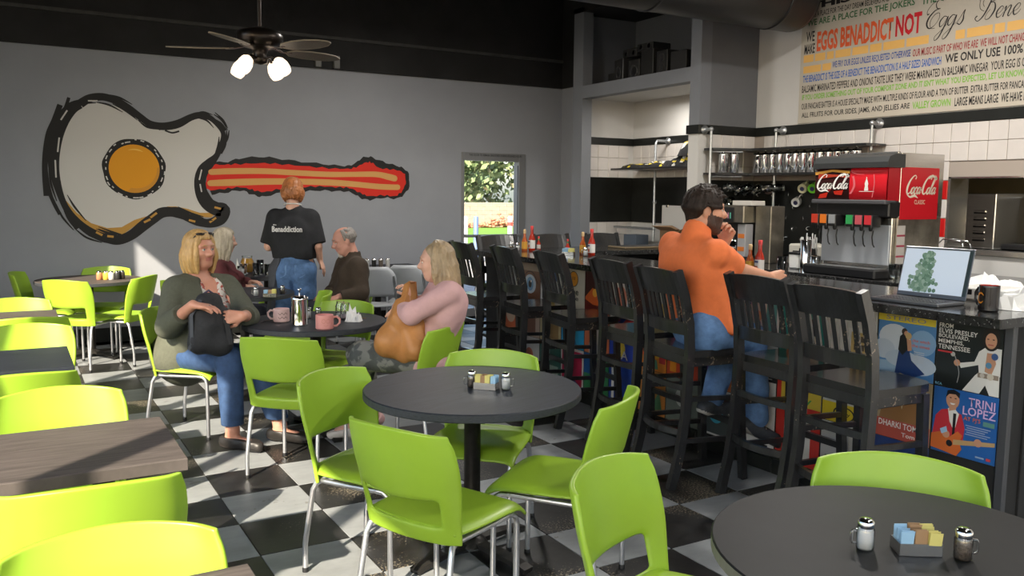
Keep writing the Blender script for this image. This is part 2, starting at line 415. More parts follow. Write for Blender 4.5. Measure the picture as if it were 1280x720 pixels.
# ---- outside the glazed door
LAWN = mat('lawn', (.10, .21, .02), .9, var=.35, vscale=30)
struct(MB().box((-30, YB + .16, -.2), (40, 60, -.05), mat('asphalt', (.30, .29, .28), .9, var=.2, vscale=8)), 'ground')
struct(MB().box((-30, -40, -.2), (XL - .25, YB + .16, -.051), mat('asphalt', (.30, .29, .28), .9)).box((XL - .25, -40, -.2), (40, YF - .25, -.051), mat('asphalt', (.3, .29, .28), .9)), 'ground')
struct(MB().box((2, 21.0, -.049), (40, 35.9, -.0), LAWN), 'ground')
BLOCK = mat('concrete_block', (.27, .23, .185), .85, var=.2, vscale=5)
gw = struct(MB().box((8, 36.03, -.04), (34, 36.2, 1.16), mat('mortar', (.42, .39, .35), .9)), 'wall_garden')
_bm = MB().box((-.395, -.03, 0), (.395, .03, .20), BLOCK, .012).mesh('block')
for r in range(6):
    for k in range(14): link(_bm, 'block', gw, (15.2 + k * .8 + (r % 2) * .4, 36.0, -.03 + .2 * r))
_rd = mat('leaf_litter', (.36, .15, .09), .9, var=.4, vscale=9)
lit = MB()
for k in range(420): 
    a = R_.uniform(15, 24); lit.ell((a, 35.3 + R_.uniform(-.2, .2), .04 + abs(R_.gauss(0, .2)) * (1.1 if 19.6 < a < 21.6 else .4)), (.12, .09, .06), _rd, 5, 3)
tag(lit.obj('red_shrubbery'), 'low reddish shrubs growing along the foot of the pale block wall outside', 'shrub', kind='stuff')
LEAF = [mat('tree_leaf_%d' % k, c, .8) for k, c in enumerate(((.15, .21, .09), (.21, .26, .12), (.28, .26, .14), (.11, .16, .10)))]
TRUNK = mat('bark', (.10, .075, .055), .9, var=.3, vscale=10, bump=.4)
for k, (tx, ty, th, tr, lab) in enumerate(((20.3, 41, 7.6, 2.1, 'leafy tree behind the block wall, at the left edge of the glazed door'),
        (23.7, 44.5, 8.2, 2.4, 'broad leafy tree behind the block wall, in the middle of the glazed door view'),
        (26.5, 41.2, 7.4, 2.1, 'leafy tree behind the block wall, at the right edge of the glazed door'))):
    t = thing('tree', lab, 'tree', (tx, ty, -.05), group='trees outside the door')
    MB().tube([(0, 0, 0), (.1, 0, 1.6), (0, .1, 3.2), (.2, 0, 5)], [.28, .22, .17, .08], TRUNK).tube([(0, 0, 2.4), (-.9, .1, 3.9)], [.12, .05], TRUNK).tube([(.05, 0, 2.8), (1, -.2, 4.4)], [.12, .05], TRUNK).obj('trunk', t)
    lv = MB()
    for q in range(2600):
        u = Vector((R_.gauss(0, 1), R_.gauss(0, 1), R_.gauss(0, 1))).normalized() * (R_.uniform(.55, 1.0))
        lump = 1 + .22 * sin(5 * u.x + k) * sin(4 * u.z + 2 * u.y + k)
        c = Vector((u.x * tr * lump, u.y * tr * lump, th * .47 + u.z * th * .45 * lump))
        n = Vector((R_.gauss(0, 1), R_.gauss(0, 1), R_.gauss(0, 1))).normalized(); a = n.orthogonal().normalized(); b = n.cross(a); s = R_.uniform(.13, .3)
        lv.add([c - a * s, c - b * s * .5, c + a * s, c + b * s * .5], [(0, 1, 2, 3)], LEAF[min(3, int(abs(R_.gauss(0, 1.2))))])
    lv.obj('foliage', t)['kind'] = 'stuff'
for px, py, c, lab in ((9.56, 18, (.10, .15, .30), 'blue steel bollard on the pavement outside the glazed door'), (10.50, 18, (.42, .41, .40), 'white post outside, towards the right jamb of the glazed door'), (9.28, 18, (.42, .41, .40), 'white post outside, against the left jamb of the glazed door')):
    b = thing('bollard', lab, 'bollard', (px, py, -.05))
    MB().lathe([(.06, 0), (.06, 1.06), (.05, 1.09), (0, 1.10)], flat(c), 14).obj('post', b)
    if px > 10: MB().lathe([(.063, .86), (.063, .95)], flat((.6, .05, .04)), 14).obj('reflector', b)

# ---- left and front walls: shop windows with mullions
def storefront(name, axis, at, lo, hi, mull, z0, z1, wi):
    m = MB()
    def bx(a, b, za, zb, ta, tb, mm): m.box((ta, a, za), (tb, b, zb), mm) if axis == 'x' else m.box((a, ta, za), (b, tb, zb), mm)
    bx(lo[0], hi[0], 0, z0, at - .15, at, WALL); bx(lo[0], hi[0], z1, 4.25, at - .15, at, WALL)
    bx(lo[0], lo[1], z0, z1, at - .15, at, WALL); bx(hi[1], hi[0], z0, z1, at - .15, at, WALL)
    struct(m, name)
    f = MB(); m = f
    for q in mull: bx(q - .05, q + .05, z0, z1, at - .11, at - .03, FR)
    bx(lo[1], hi[1], z0, z0 + .05, at - .11, at - .03, FR); bx(lo[1], hi[1], z1 - .05, z1, at - .11, at - .03, FR)
    wf = struct(f, 'window_%d' % wi)
    ed = [lo[1]] + list(mull) + [hi[1]]
    for a, b in zip(ed[:-1], ed[1:]):
        m = MB(); bx(a, b, z0 + .04, z1 - .04, at - .075, at - .069, PANE); m.obj('pane', wf)
storefront('wall_left', 'x', XL, (YF - .15, -2.6), (YB + .15, 7.2), [-1.9 + 1.5 * k for k in range(6)] + [], .25, 3.85, 1)
_lp = MB().box((XL - .15, -2.6, 3.2), (XL, 5.6, 3.85), WALL).box((XL - .11, -2.6, 3.15), (XL - .03, 5.6, 3.2), FR); struct(_lp, 'unseen_sun_header')  # unseen header added over the near bays to cut the sun's reach
storefront('wall_front', 'y', YF, (XL - .15, -1.4), (XR + .15, 6.3), [.1 + 1.5 * k for k in range(5)], .25, 3.2, 2)

# ---- open black ceiling
struct(MB().box((XL - .15, YF - .15, 4.25), (XR + 3.2, YB + .15, 4.4), BLACKPAINT), 'ceiling')
cj = MB()
for k in range(7): cj.box((XL, -2 + k * 1.75, 3.98), (XR, -1.93 + k * 1.75, 4.249), BLACKPAINT)
struct(cj, 'trim_4')

# ---- niche wall, pilaster and right wall
n = MB()
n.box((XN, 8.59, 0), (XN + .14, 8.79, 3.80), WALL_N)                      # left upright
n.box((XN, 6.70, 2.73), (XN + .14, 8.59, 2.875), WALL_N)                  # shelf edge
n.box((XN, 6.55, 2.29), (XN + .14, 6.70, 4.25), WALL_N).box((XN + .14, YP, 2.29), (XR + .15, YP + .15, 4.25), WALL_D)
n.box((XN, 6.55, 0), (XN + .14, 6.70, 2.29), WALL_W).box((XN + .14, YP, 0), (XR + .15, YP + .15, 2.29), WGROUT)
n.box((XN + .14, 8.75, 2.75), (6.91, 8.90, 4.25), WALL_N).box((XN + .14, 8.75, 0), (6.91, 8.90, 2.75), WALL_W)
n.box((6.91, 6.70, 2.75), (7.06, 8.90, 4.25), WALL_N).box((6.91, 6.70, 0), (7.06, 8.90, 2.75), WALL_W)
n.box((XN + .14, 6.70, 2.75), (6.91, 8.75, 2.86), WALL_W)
n.box((XN, 6.7, 3.74), (6.9, 8.79, 4.25), BLACKPAINT)
wall_niche = struct(n, 'wall_niche')
struct(MB().box((XN + .14, 8.732, 2.20), (6.91, 8.75, 2.29), BLACKTRIM, .003).box((6.892, 6.70, 2.20), (6.91, 8.732, 2.29), BLACKTRIM, .003)
       .box((XN - .02, 6.532, 2.20), (XN + .0, 6.72, 2.29), BLACKTRIM, .003).box((XN, YP - .018, 2.20), (XR, YP, 2.29), BLACKTRIM, .003)
       .box((XR - .018, 1.0, 2.20), (XR, YP - .018, 2.29), BLACKTRIM, .003), 'trim_5')
struct(MB().box((XN + .14, 8.735, 1.24), (6.91, 8.75, 1.80), BLACKTRIM, .003).box((6.895, 6.70, 1.24), (6.91, 8.735, 1.80), BLACKTRIM, .003), 'trim_6')
PY0, PY1, PZ0, PZ1 = 2.0, 4.367, 1.17, 1.757                            # kitchen pass-through
r = MB()
r.box((XR, 1.0, 2.20), (XR + .15, YP, 4.25), WALL_W).box((XR, PY1, 0), (XR + .15, YP, 2.20), WGROUT)
r.box((XR, 1.0, PZ1), (XR + .15, PY1, 2.20), WGROUT).box((XR, 1.0, 0), (XR + .15, PY1, PZ0), WALL_W).box((XR, 1.0, PZ0), (XR + .15, PY0, PZ1), WALL_W)
r.box((XR, YF, 0), (XR + .15, 1.0, 4.25), WALL_W)
wall_right = struct(r, 'wall_right')
WS = .158
_wm = MB().box((-.012, -WS / 2 + .0016, -WS / 2 + .0016), (0, WS / 2 - .0016, WS / 2 - .0016), WTILE, .004).mesh('wall_tile')
_rm = MB().box((-.012, -WS / 2 + .0016, -WS / 2 + .0016), (0, WS / 2 - .0016, WS / 2 - .0016), REDTILE, .004).mesh('wall_tile')
for i in range(19):
    for k in range(7):
        y, z = PY1 - .079 + WS * i - WS * 5, 2.20 - WS * (k + .5)
        if y > YP - .08 or y < 3.4: continue
        if z - .07 < PZ1 and y < PY1: continue
        if z < 1.86 and y > 5.2: continue
        red = y < PY1 + .1 and y > PY1 and z < 1.8 and k % 2 == 1
        link(_rm if red else _wm, 'wall_tile', wall_right, (XR, y, z))
for i in range(4):
    for k in range(3): link(_wm, 'wall_tile', wall_niche, (XN + .14 + .079 + i * WS, YP, 2.20 - WS * (k + .5)), (0, 0, pi/2))
for i in range(4):
    for k in range(3): 
        link(_wm, 'wall_tile', wall_niche, (XN + .22 + i * WS + .06, 8.75, 2.20 - WS * (k + .5)), (0, 0, pi/2))
        if k < 2: link(_wm, 'wall_tile', wall_niche, (XN + .22 + i * WS + .06, 8.75, 1.24 - WS * (k + .5)), (0, 0, pi/2))
for i in range(8):
    for k in range(3): link(_wm, 'wall_tile', wall_niche, (6.91, 8.64 - i * WS, 2.20 - WS * (k + .5)))
# pass-through lining
struct(MB().box((XR - .03, PY0, PZ0 - .05), (XR + .30, PY1, PZ0), STEEL, .005).box((XR - .005, PY1 - .02, PZ0), (XR + .25, PY1, PZ1), STEEL).box((XR - .005, PY0, PZ1 - .012), (XR + .2, PY1, PZ1), STEEL), 'trim_7')
# kitchen behind
KW = mat('kitchen_wall', (.22, .17, .08), .6, var=.1)
struct(MB().box((9.6, 1.0, 0), (9.75, 6.7, 4.25), KW).box((XR + .15, 6.6, 0), (9.6, 6.75, 4.25), WALL_D).box((XR + .15, .9, 0), (9.6, 1.0, 4.25), KW), 'wall_kitchen')
# duct
dc = thing('ceiling_duct', 'large black round duct running under the ceiling above the bar', 'duct', (4.4, 5.8, 3.43))
RX = Matrix.Rotation(pi/2, 4, 'Y')
_r = .31
DUCT = mat('duct_black', (.012, .012, .012), .42, var=.3, vscale=4)
MB().lathe([(_r, -1.9), (_r, 2.02), (_r - .012, 2.07), (0, 2.07)], DUCT, 36, M=RX).obj('barrel', dc)
for z in (-1.1, .3, 1.72): MB().lathe([(_r + .001, z - .015), (_r + .008, z - .01), (_r + .008, z + .01), (_r + .001, z + .015)], DUCT, 36, M=RX).obj('seam_band', dc)
for z in (-1.3, 1.1): MB().tube([(z, 0, _r - .01), (z, 0, .82)], .008, IRON, 6).obj('hanger_rod', dc)

# ================================================================== wall painting (flat print on the back wall)
INK, EGGW, GOLD, YOLK, BRED = flat((.012, .011, .011), .7), flat((.60, .585, .56), .7), flat((.50, .27, .055), .7), flat((.75, .32, .012), .7), flat((.62, .022, .010), .7)
def wallmat(o): o.matrix_local = frame_matrix((0, YB - .0015, 0), (1, 0, 0), (0, 0, 1)); return o
mural = wallmat(MB().add([(1.0, 1.5, 0), (1.3, 1.5, 0), (1.3, 2.0, 0), (1.0, 2.0, 0)], [(0, 1, 2, 3)], EGGW).obj('mural', wall_back))
def paint(name, fn, z):
    m = MB(); fn(m, z); o = m.obj(name, mural); o.location = (0, 0, z); return o
EG = [(0.694,2.437),(0.826,2.461),(0.958,2.445),(1.106,2.381),(1.241,2.29),(1.332,2.245),(1.442,2.234),(1.586,2.258),(1.717,2.331),(1.816,2.37),(1.915,2.359),(2.005,2.278),(2.053,2.194),(2.034,2.09),(1.988,1.959),(1.902,1.87),(1.824,1.782),(1.796,1.67),(1.817,1.524),(1.906,1.412),(1.972,1.359),(1.886,1.307),(1.761,1.316),(1.623,1.377),(1.495,1.411),(1.367,1.394),(1.254,1.31),(1.142,1.218),(1.023,1.144),(0.909,1.121),(0.775,1.164),(0.646,1.247),(0.535,1.377),(0.454,1.506),(0.425,1.649),(0.425,1.832),(0.446,1.99),(0.481,2.15),(0.545,2.302),(0.62,2.393)]
EGO = [(0.651,2.451),(0.776,2.514),(0.924,2.516),(1.071,2.46),(1.22,2.355),(1.318,2.278),(1.442,2.259),(1.587,2.3),(1.718,2.374),(1.817,2.404),(1.932,2.385),(2.039,2.288),(2.07,2.195),(2.05,2.09),(2.005,1.959)]
paint('egg_white', lambda m, z: poly(m, EG, EGGW), .0005)
paint('egg_white_shade', lambda m, z: (poly(m, [(0.437,1.601),(0.496,1.474),(0.591,1.345),(0.719,1.239),(0.866,1.188),(1.002,1.195),(1.128,1.269),(1.254,1.31),(1.142,1.218),(1.023,1.128),(0.908,1.105),(0.775,1.148),(0.645,1.231),(0.534,1.361),(0.461,1.49)], GOLD), poly(m, [(1.447,1.411),(1.543,1.411),(1.656,1.386),(1.787,1.342),(1.887,1.342),(1.956,1.386),(1.972,1.359),(1.903,1.29),(1.761,1.299),(1.623,1.36),(1.495,1.394)], GOLD)), .001)
def outline(m, z):
    pts = [(0.665,2.436),(0.754,2.497),(0.872,2.52),(0.997,2.488),(1.108,2.422),(1.227,2.331),(1.317,2.27),(1.442,2.251),(1.586,2.283),(1.718,2.357),(1.817,2.387),(1.915,2.367),(1.997,2.294),(2.053,2.203),(2.034,2.09),(1.98,1.967),(1.902,1.879),(1.833,1.8),(1.797,1.687),(1.81,1.55),(1.865,1.446),(1.956,1.386),(2.032,1.368),(1.995,1.272),(1.884,1.229),(1.768,1.247),(1.638,1.308),(1.509,1.351),(1.397,1.343),(1.3,1.276),(1.203,1.201),(1.091,1.11),(0.967,1.062),(0.862,1.08),(0.73,1.14),(0.616,1.231),(0.519,1.353),(0.461,1.49),(0.419,1.673),(0.404,1.831),(0.418,1.989),(0.453,2.148),(0.516,2.293),(0.591,2.392),(0.665,2.436)]
    w = [.085, .08, .075, .075, .075, .07, .07, .08, .085, .07, .07, .06, .05, .05, .055, .06, .10, .12, .12, .13, .14, .15, .15, .13, .10, .08, .08, .10, .11, .11, .11, .10, .10, .09, .08, .07, .065, .06, .08, .10, .11, .12, .12, .11, .09, .085]
    ribbon(m, pts, w[:len(pts)], INK)
    rr = random.Random(2)
    for k in range(46):
        i = rr.randrange(0, len(pts) - 4); o = rr.choice((-1, 1)) * rr.uniform(.030, .062); s_ = [(pts[i + j][0] + o * rr.uniform(.8, 1.1), pts[i + j][1] + o * rr.uniform(.6, 1.1)) for j in range(3)]
        ribbon(m, s_, [.008, .02, .006], INK)
    for q, ww in (([(0.327,1.513),(0.327,1.829),(0.367,2.105),(0.43,2.265),(0.486,2.417)], .05), ([(0.36,1.948),(0.412,2.186),(0.519,2.364),(0.567,2.493)], .03), ([(0.332,1.79),(0.345,1.592),(0.394,1.433),(0.44,1.329)], .035), ([(1.965,2.344),(2.031,2.305),(2.08,2.238)], .03), ([(0.449,1.554),(0.511,1.313),(0.592,1.183)], .04), ([(2.078,2.161),(2.067,2.074),(2.022,1.986)], .025), ([(1.457,2.21),(1.528,2.188),(1.6,2.208)], .018)): ribbon(m, q, ww, INK)
paint('ink_outline', outline, .0015)
def flecks(m, z):
    for q in ([(0.465,2.094),(0.445,1.951)], [(0.42,1.871),(0.42,1.697)], [(0.486,2.268),(0.547,2.366)], [(1.817,1.808),(1.789,1.696)], [(1.796,1.653),(1.81,1.567)], [(0.738,2.472),(0.826,2.477)]): ribbon(m, q, .014, EGGW)
    for q in ([(1.285,1.293),(1.349,1.343)], [(1.22,1.243),(1.284,1.276)], [(0.863,1.105),(0.923,1.096)], [(1.884,1.238),(1.953,1.289)], [(1.669,1.265),(1.735,1.247)], [(1.939,1.403),(2.007,1.386)], [(0.76,1.148),(0.818,1.114)]): ribbon(m, q, .022, GOLD)
paint('brush_fleck', flecks, .002)
def yolk(m, z):
    c = [(1.147,1.801)][0]; poly(m, [(c[0] + .305 * cos(a) * (1 + .02 * sin(9 * a)), c[1] + .312 * sin(a) * (1 + .02 * sin(7 * a))) for a in [2 * pi * k / 60 for k in range(60)]], INK)
paint('yolk_outline', yolk, .0022)
_yc = [(1.147,1.801)][0]
paint('yolk', lambda m, z: poly(m, circle(*_yc, .245, .25, 48), YOLK), .0028)
def yfl(m, z):
    for k in range(26):
        a = 2 * pi * k / 26 + R_.uniform(-.05, .05); l = R_.uniform(.03, .1); rr = R_.choice((.283, .272, .295))
        ribbon(m, [(_yc[0] + rr * cos(a + t), _yc[1] + rr * 1.02 * sin(a + t)) for t in (0, l, 2 * l)], .012, EGGW)
    ribbon(m, [(_yc[0] + .19 * cos(a), _yc[1] + .2 * sin(a)) for a in (1.1, 1.3, 1.57, 1.85)], [.004, .014, .014, .004], flat((.85, .5, .1), .7))
    poly(m, [(_yc[0] + .243 * cos(a), _yc[1] + .248 * sin(a)) for a in np.linspace(-1.9, .1, 16)] + [(_yc[0] + .21 * cos(a) + .01, _yc[1] + .215 * sin(a) + .012) for a in np.linspace(.0, -1.8, 12)], flat((.62, .27, .03), .7))
paint('yolk_mark', yfl, .0034)
BO = [(1.902,1.879),(2.054,1.892),(2.226,1.94),(2.489,1.965),(2.759,1.938),(3.084,1.91),(3.371,1.89),(3.518,1.903),(3.638,1.982),(3.749,2.004),(3.901,1.951),(4.076,1.908),(4.202,1.863),(4.255,1.738),(4.212,1.591),(4.085,1.512),(3.918,1.521),(3.734,1.491),(3.614,1.519),(3.485,1.584),(3.319,1.591),(3.126,1.599),(2.891,1.578),(2.661,1.566),(2.462,1.52),(2.348,1.546),(2.218,1.589),(2.045,1.561),(1.893,1.568)]
paint('bacon_outline', lambda m, z: poly(m, [(x + .008 * sin(i * 1.3), y + .010 * cos(i * 1.9)) for i, (x, y) in enumerate(catmull(BO, 4, True))], INK), .0008)
BI = [(1.901,1.853),(2.053,1.866),(2.225,1.879),(2.488,1.894),(2.758,1.884),(3.083,1.865),(3.371,1.853),(3.538,1.866),(3.668,1.926),(3.758,1.938),(3.859,1.874),(4.045,1.859),(4.17,1.823),(4.202,1.717),(4.159,1.61),(4.064,1.541),(3.919,1.55),(3.735,1.538),(3.614,1.575),(3.486,1.631),(3.319,1.638),(3.127,1.645),(2.892,1.633),(2.662,1.612),(2.481,1.574),(2.349,1.599),(2.219,1.624),(2.046,1.604),(1.869,1.594),(1.864,1.723)]
paint('bacon', lambda m, z: poly(m, [(x + .006 * sin(i * 1.7), y + .01 * cos(i * 2.7)) for i, (x, y) in enumerate(catmull(BI, 4, True))], BRED), .0014)
def fat(m, z):
    for q, ww in (([(1.916,1.784),(2.137,1.798),(2.486,1.806),(2.848,1.795),(3.225,1.785),(3.517,1.791),(3.818,1.797),(3.972,1.771),(4.055,1.753)], [.062, .066, .064, .062, .062, .060, .066, .075, .075]), ([(1.904,1.663),(2.134,1.675),(2.484,1.69),(2.847,1.696),(3.223,1.692),(3.516,1.678),(3.817,1.654),(4.023,1.647),(4.096,1.648)], [.064, .075, .072, .068, .07, .066, .066, .066, .066])):
        ribbon(m, q, ww, flat((.60, .32, .10), .7)); 
        for e, k in ((q[0], 0), (q[-1], -1)): poly(m, circle(*e, ww[k] / 2, None, 14), flat((.60, .32, .10), .7))
paint('bacon_stripe', fat, .002)

# ================================================================== lettered board on the right wall
BOARD = mat('sign_board', (.46, .42, .35), .6, var=.06, vscale=3)
board = thing('text_sign', 'large cream wall sign covered in lines of coloured lettering', 'sign', (6.778, 0, 0))
MB().box((0, 2.3, 2.30), (.011, 5.985, 3.75), BOARD).obj('board', board)
def sline(s, y0, y1, z0, z1, c, bold=.012):
    put_text('lettering', s, board, (-.0015, y0, z0), (0, -1, 0), (0, 0, 1), y0 - y1, z1 - z0, flat(c, .6), bold)
K, GRN, ORG, RDD, BLU, LGR, DRED, YEL = (.012, .011, .012), (.035, .13, .05), (.66, .10, .025), (.50, .012, .02), (.02, .07, .30), (.20, .42, .07), (.30, .03, .035), (.72, .42, .12)
sline('THIS', 5.915, 5.43, 3.376, 3.445, K, .05); sline('THIS IS A PLACE FOR THE DAY DREAM BELIEVERS AND', 5.932, 5.02, 3.302, 3.353, K)
sline('WE ARE A PLACE FOR THE JOKERS', 5.921, 4.771, 3.206, 3.284, GRN, .02); sline('THE GR', 4.709, 4.45, 3.212, 3.285, GRN, .02)
sline('WE', 5.926, 5.825, 3.075, 3.172, K, .02); sline('MAKE', 5.941, 5.818, 2.962, 3.055, K, .02)
sline('EGGS BENADDICT', 5.795, 4.97, 2.969, 3.157, ORG, .035); sline('NOT', 4.946, 4.697, 2.98, 3.162, RDD, .035)
sline('WE FRY OUR EGGS UNLESS REQUESTED OTHERWISE', 5.602, 4.785, 2.783, 2.854, BLU, .015); sline('OUR MUSIC IS PART OF WHO WE ARE  WE WILL NOT CHANGE', 4.764, 3.80, 2.787, 2.851, DRED, .015)
sline('THE BENADDICT IS THE SIZE OF A BENEDICT THE BENADDICTION IS A HALF SIZED SANDWICH', 5.944, 4.495, 2.69, 2.758, (.02, .11, .42), .015)
sline('WE ONLY USE 100% PU', 4.461, 3.72, 2.697, 2.769, K, .02)
sline('BALSAMIC MARINATED PEPPERS AND ONIONS TASTE LIKE THEY WERE MARINATED IN BALSAMIC VINEGAR  YOUR EGG IS C', 5.95, 3.80, 2.593, 2.662, K)
sline("IF YOU ORDER SOMETHING OUT OF YOUR COMFORT ZONE AND IT ISN'T WHAT YOU EXPECTED, LET US KNOW,", 5.945, 3.80, 2.513, 2.576, LGR, .03)
sline('OUR PANCAKE BATTER IS A HOUSE SPECIALTY MADE WITH MULTIPLE KINDS OF FLOUR AND A TON OF BUTTER  EXTRA BUTTER FOR PANCAKE', 5.945, 3.76, 2.431, 2.49, K)
sline('ALL FRUITS FOR OUR SIDES, JAMS, AND JELLIES ARE', 5.94, 4.763, 2.337, 2.40, K, .015); sline('VALLEY GROWN', 4.738, 4.388, 2.342, 2.404, LGR, .03)
sline('LARGE MEANS LARGE  WE HAVE MU', 4.353, 3.74, 2.335, 2.405, K, .015)
yb = MB()        # words too faint to read: only their blocks show
for ya, yz, z0, z1 in ((5.947, 4.608, 2.881, 2.952), (4.383, 3.70, 2.878, 2.95), (5.944, 5.617, 2.779, 2.845)):
    y = ya
    while y > yz + .03:
        l = min(R_.choice((.08, .12, .17, .21)), y - yz); yb.add([(-.0015, y, z0), (-.0015, y - l, z0), (-.0015, y - l, z1), (-.0015, y, z1)], [(0, 1, 2, 3)], flat(YEL, .6)); y -= l + .018
o = yb.obj('faint_lettering', board); o['kind'] = 'stuff'
# copperplate script drawn stroke by stroke (x to the right, y up, x-height 1)
SCRIPT = {
 'E': ([[(1.5, 2.6, .06), (1.1, 2.85, .05), (.75, 2.5, .09), (.95, 2.0, .10), (1.35, 1.9, .05), (.8, 1.8, .1), (.25, 1.2, .16), (.15, .55, .18), (.55, .1, .12), (1.1, .35, .05), (1.45, 1.0, .05), (1.3, 1.5, .06), (.8, 1.35, .06), (.5, .7, .06), (.75, .1, .05), (1.2, .05, .05)], [(.95, 2.75, .05), (.3, 2.5, .06), (-.1, 1.9, .05), (.0, 1.5, .08), (.15, 1.6, .12)]], 1.6),
 'g': ([[(.75, .95, .06), (.4, 1.05, .08), (.05, .6, .13), (.15, .1, .10), (.5, .3, .05), (.85, 1.0, .08), (.7, .2, .14), (.3, -.9, .12), (-.1, -1.2, .06), (-.15, -.8, .05), (.5, -.2, .05), (.95, .3, .04)]], .92),
 's': ([[(.1, .1, .05), (.55, 1.0, .06), (.75, 1.35, .06), (.7, .9, .1), (.75, .4, .15), (.5, .0, .10), (.2, .15, .12)]], .85),
 'B': ([[(.2, .55, .12), (.0, .3, .09), (.4, .0, .08), (.9, .5, .14), (1.3, 1.6, .14), (1.45, 2.5, .06)], [(.75, 1.35, .05), (.5, 1.9, .06), (.95, 2.8, .08), (1.7, 3.0, .1), (2.15, 2.5, .16), (1.8, 1.9, .1), (1.35, 1.7, .05), (1.8, 1.6, .1), (2.0, .9, .17), (1.6, .1, .1), (1.15, .1, .05), (1.2, .6, .05), (1.5, 1.0, .05)], [(.85, .9, .05), (.3, 1.3, .06), (.15, 2.2, .06), (.7, 3.0, .05)]], 2.15),
 'e': ([[(.1, .35, .05), (.55, .55, .05), (.75, .95, .06), (.5, 1.1, .08), (.15, .6, .14), (.3, .05, .12), (.65, .15, .05), (.9, .5, .04)]], .78),
 'n': ([[(.1, .8, .05), (.3, 1.0, .09), (.15, .0, .13)], [(.2, .4, .05), (.6, 1.0, .06), (.8, .95, .12), (.65, .2, .13), (.8, .0, .08), (1.05, .4, .04)]], 1.0),
 'C': ([[(1.75, 2.4, .16), (1.9, 2.75, .10), (1.3, 3.0, .12), (.5, 2.3, .22), (.1, 1.2, .34), (.25, .25, .3), (.8, -.05, .2), (1.3, .35, .12)]], 1.35),
 'o': ([[(.55, 1.05, .14), (.15, .8, .22), (.08, .25, .28), (.4, -.05, .18), (.8, .35, .26), (.75, .95, .18), (.5, 1.05, .1), (1.1, .85, .08)]], .9),
 'c': ([[(.75, .8, .18), (.55, 1.1, .12), (.15, .75, .24), (.1, .2, .26), (.45, -.05, .16), (.9, .35, .08)]], .78),
 'a': ([[(.75, .9, .12), (.4, 1.05, .14), (.08, .4, .26), (.3, -.05, .2), (.7, .4, .12), (.9, 1.05, .2), (.8, .25, .26), (.95, -.02, .16), (1.25, .35, .08)]], 1.05),
 'l': ([[(.15, .4, .08), (.65, 1.6, .1), (.85, 2.6, .12), (.6, 2.7, .12), (.25, 1.2, .26), (.2, .1, .22), (.5, .05, .1), (.7, .35, .06)]], .62),
 '-': ([[(.0, .55, .14), (.35, .65, .14)]], .38), ' ': ([], .9)}
def script(mb, s, x, y, h, m, k=1.0, wx=1.0, slant=.28):
    """h: x-height; k: stroke weight"""
    for ch in s:
        st, adv = SCRIPT[ch]
        for q in st: ribbon(mb, [(x + (p[0] * wx + slant * p[1]) * h, y + p[1] * h) for p in q], [p[2] * h * k for p in q], m)
        x += adv * wx * h
    return x
sc = MB(); script(sc, 'Eggs', 0, .0, .082, flat(K, .6), 1.0, .98, .2); script(sc, 'Bene', .44, .0, .076, flat(K, .6), 1.0, .98, .2)
o = sc.obj('script_lettering', board); o.matrix_local = frame_matrix((-.0016, 4.67, 2.995), (0, -1, 0), (0, 0, 1))

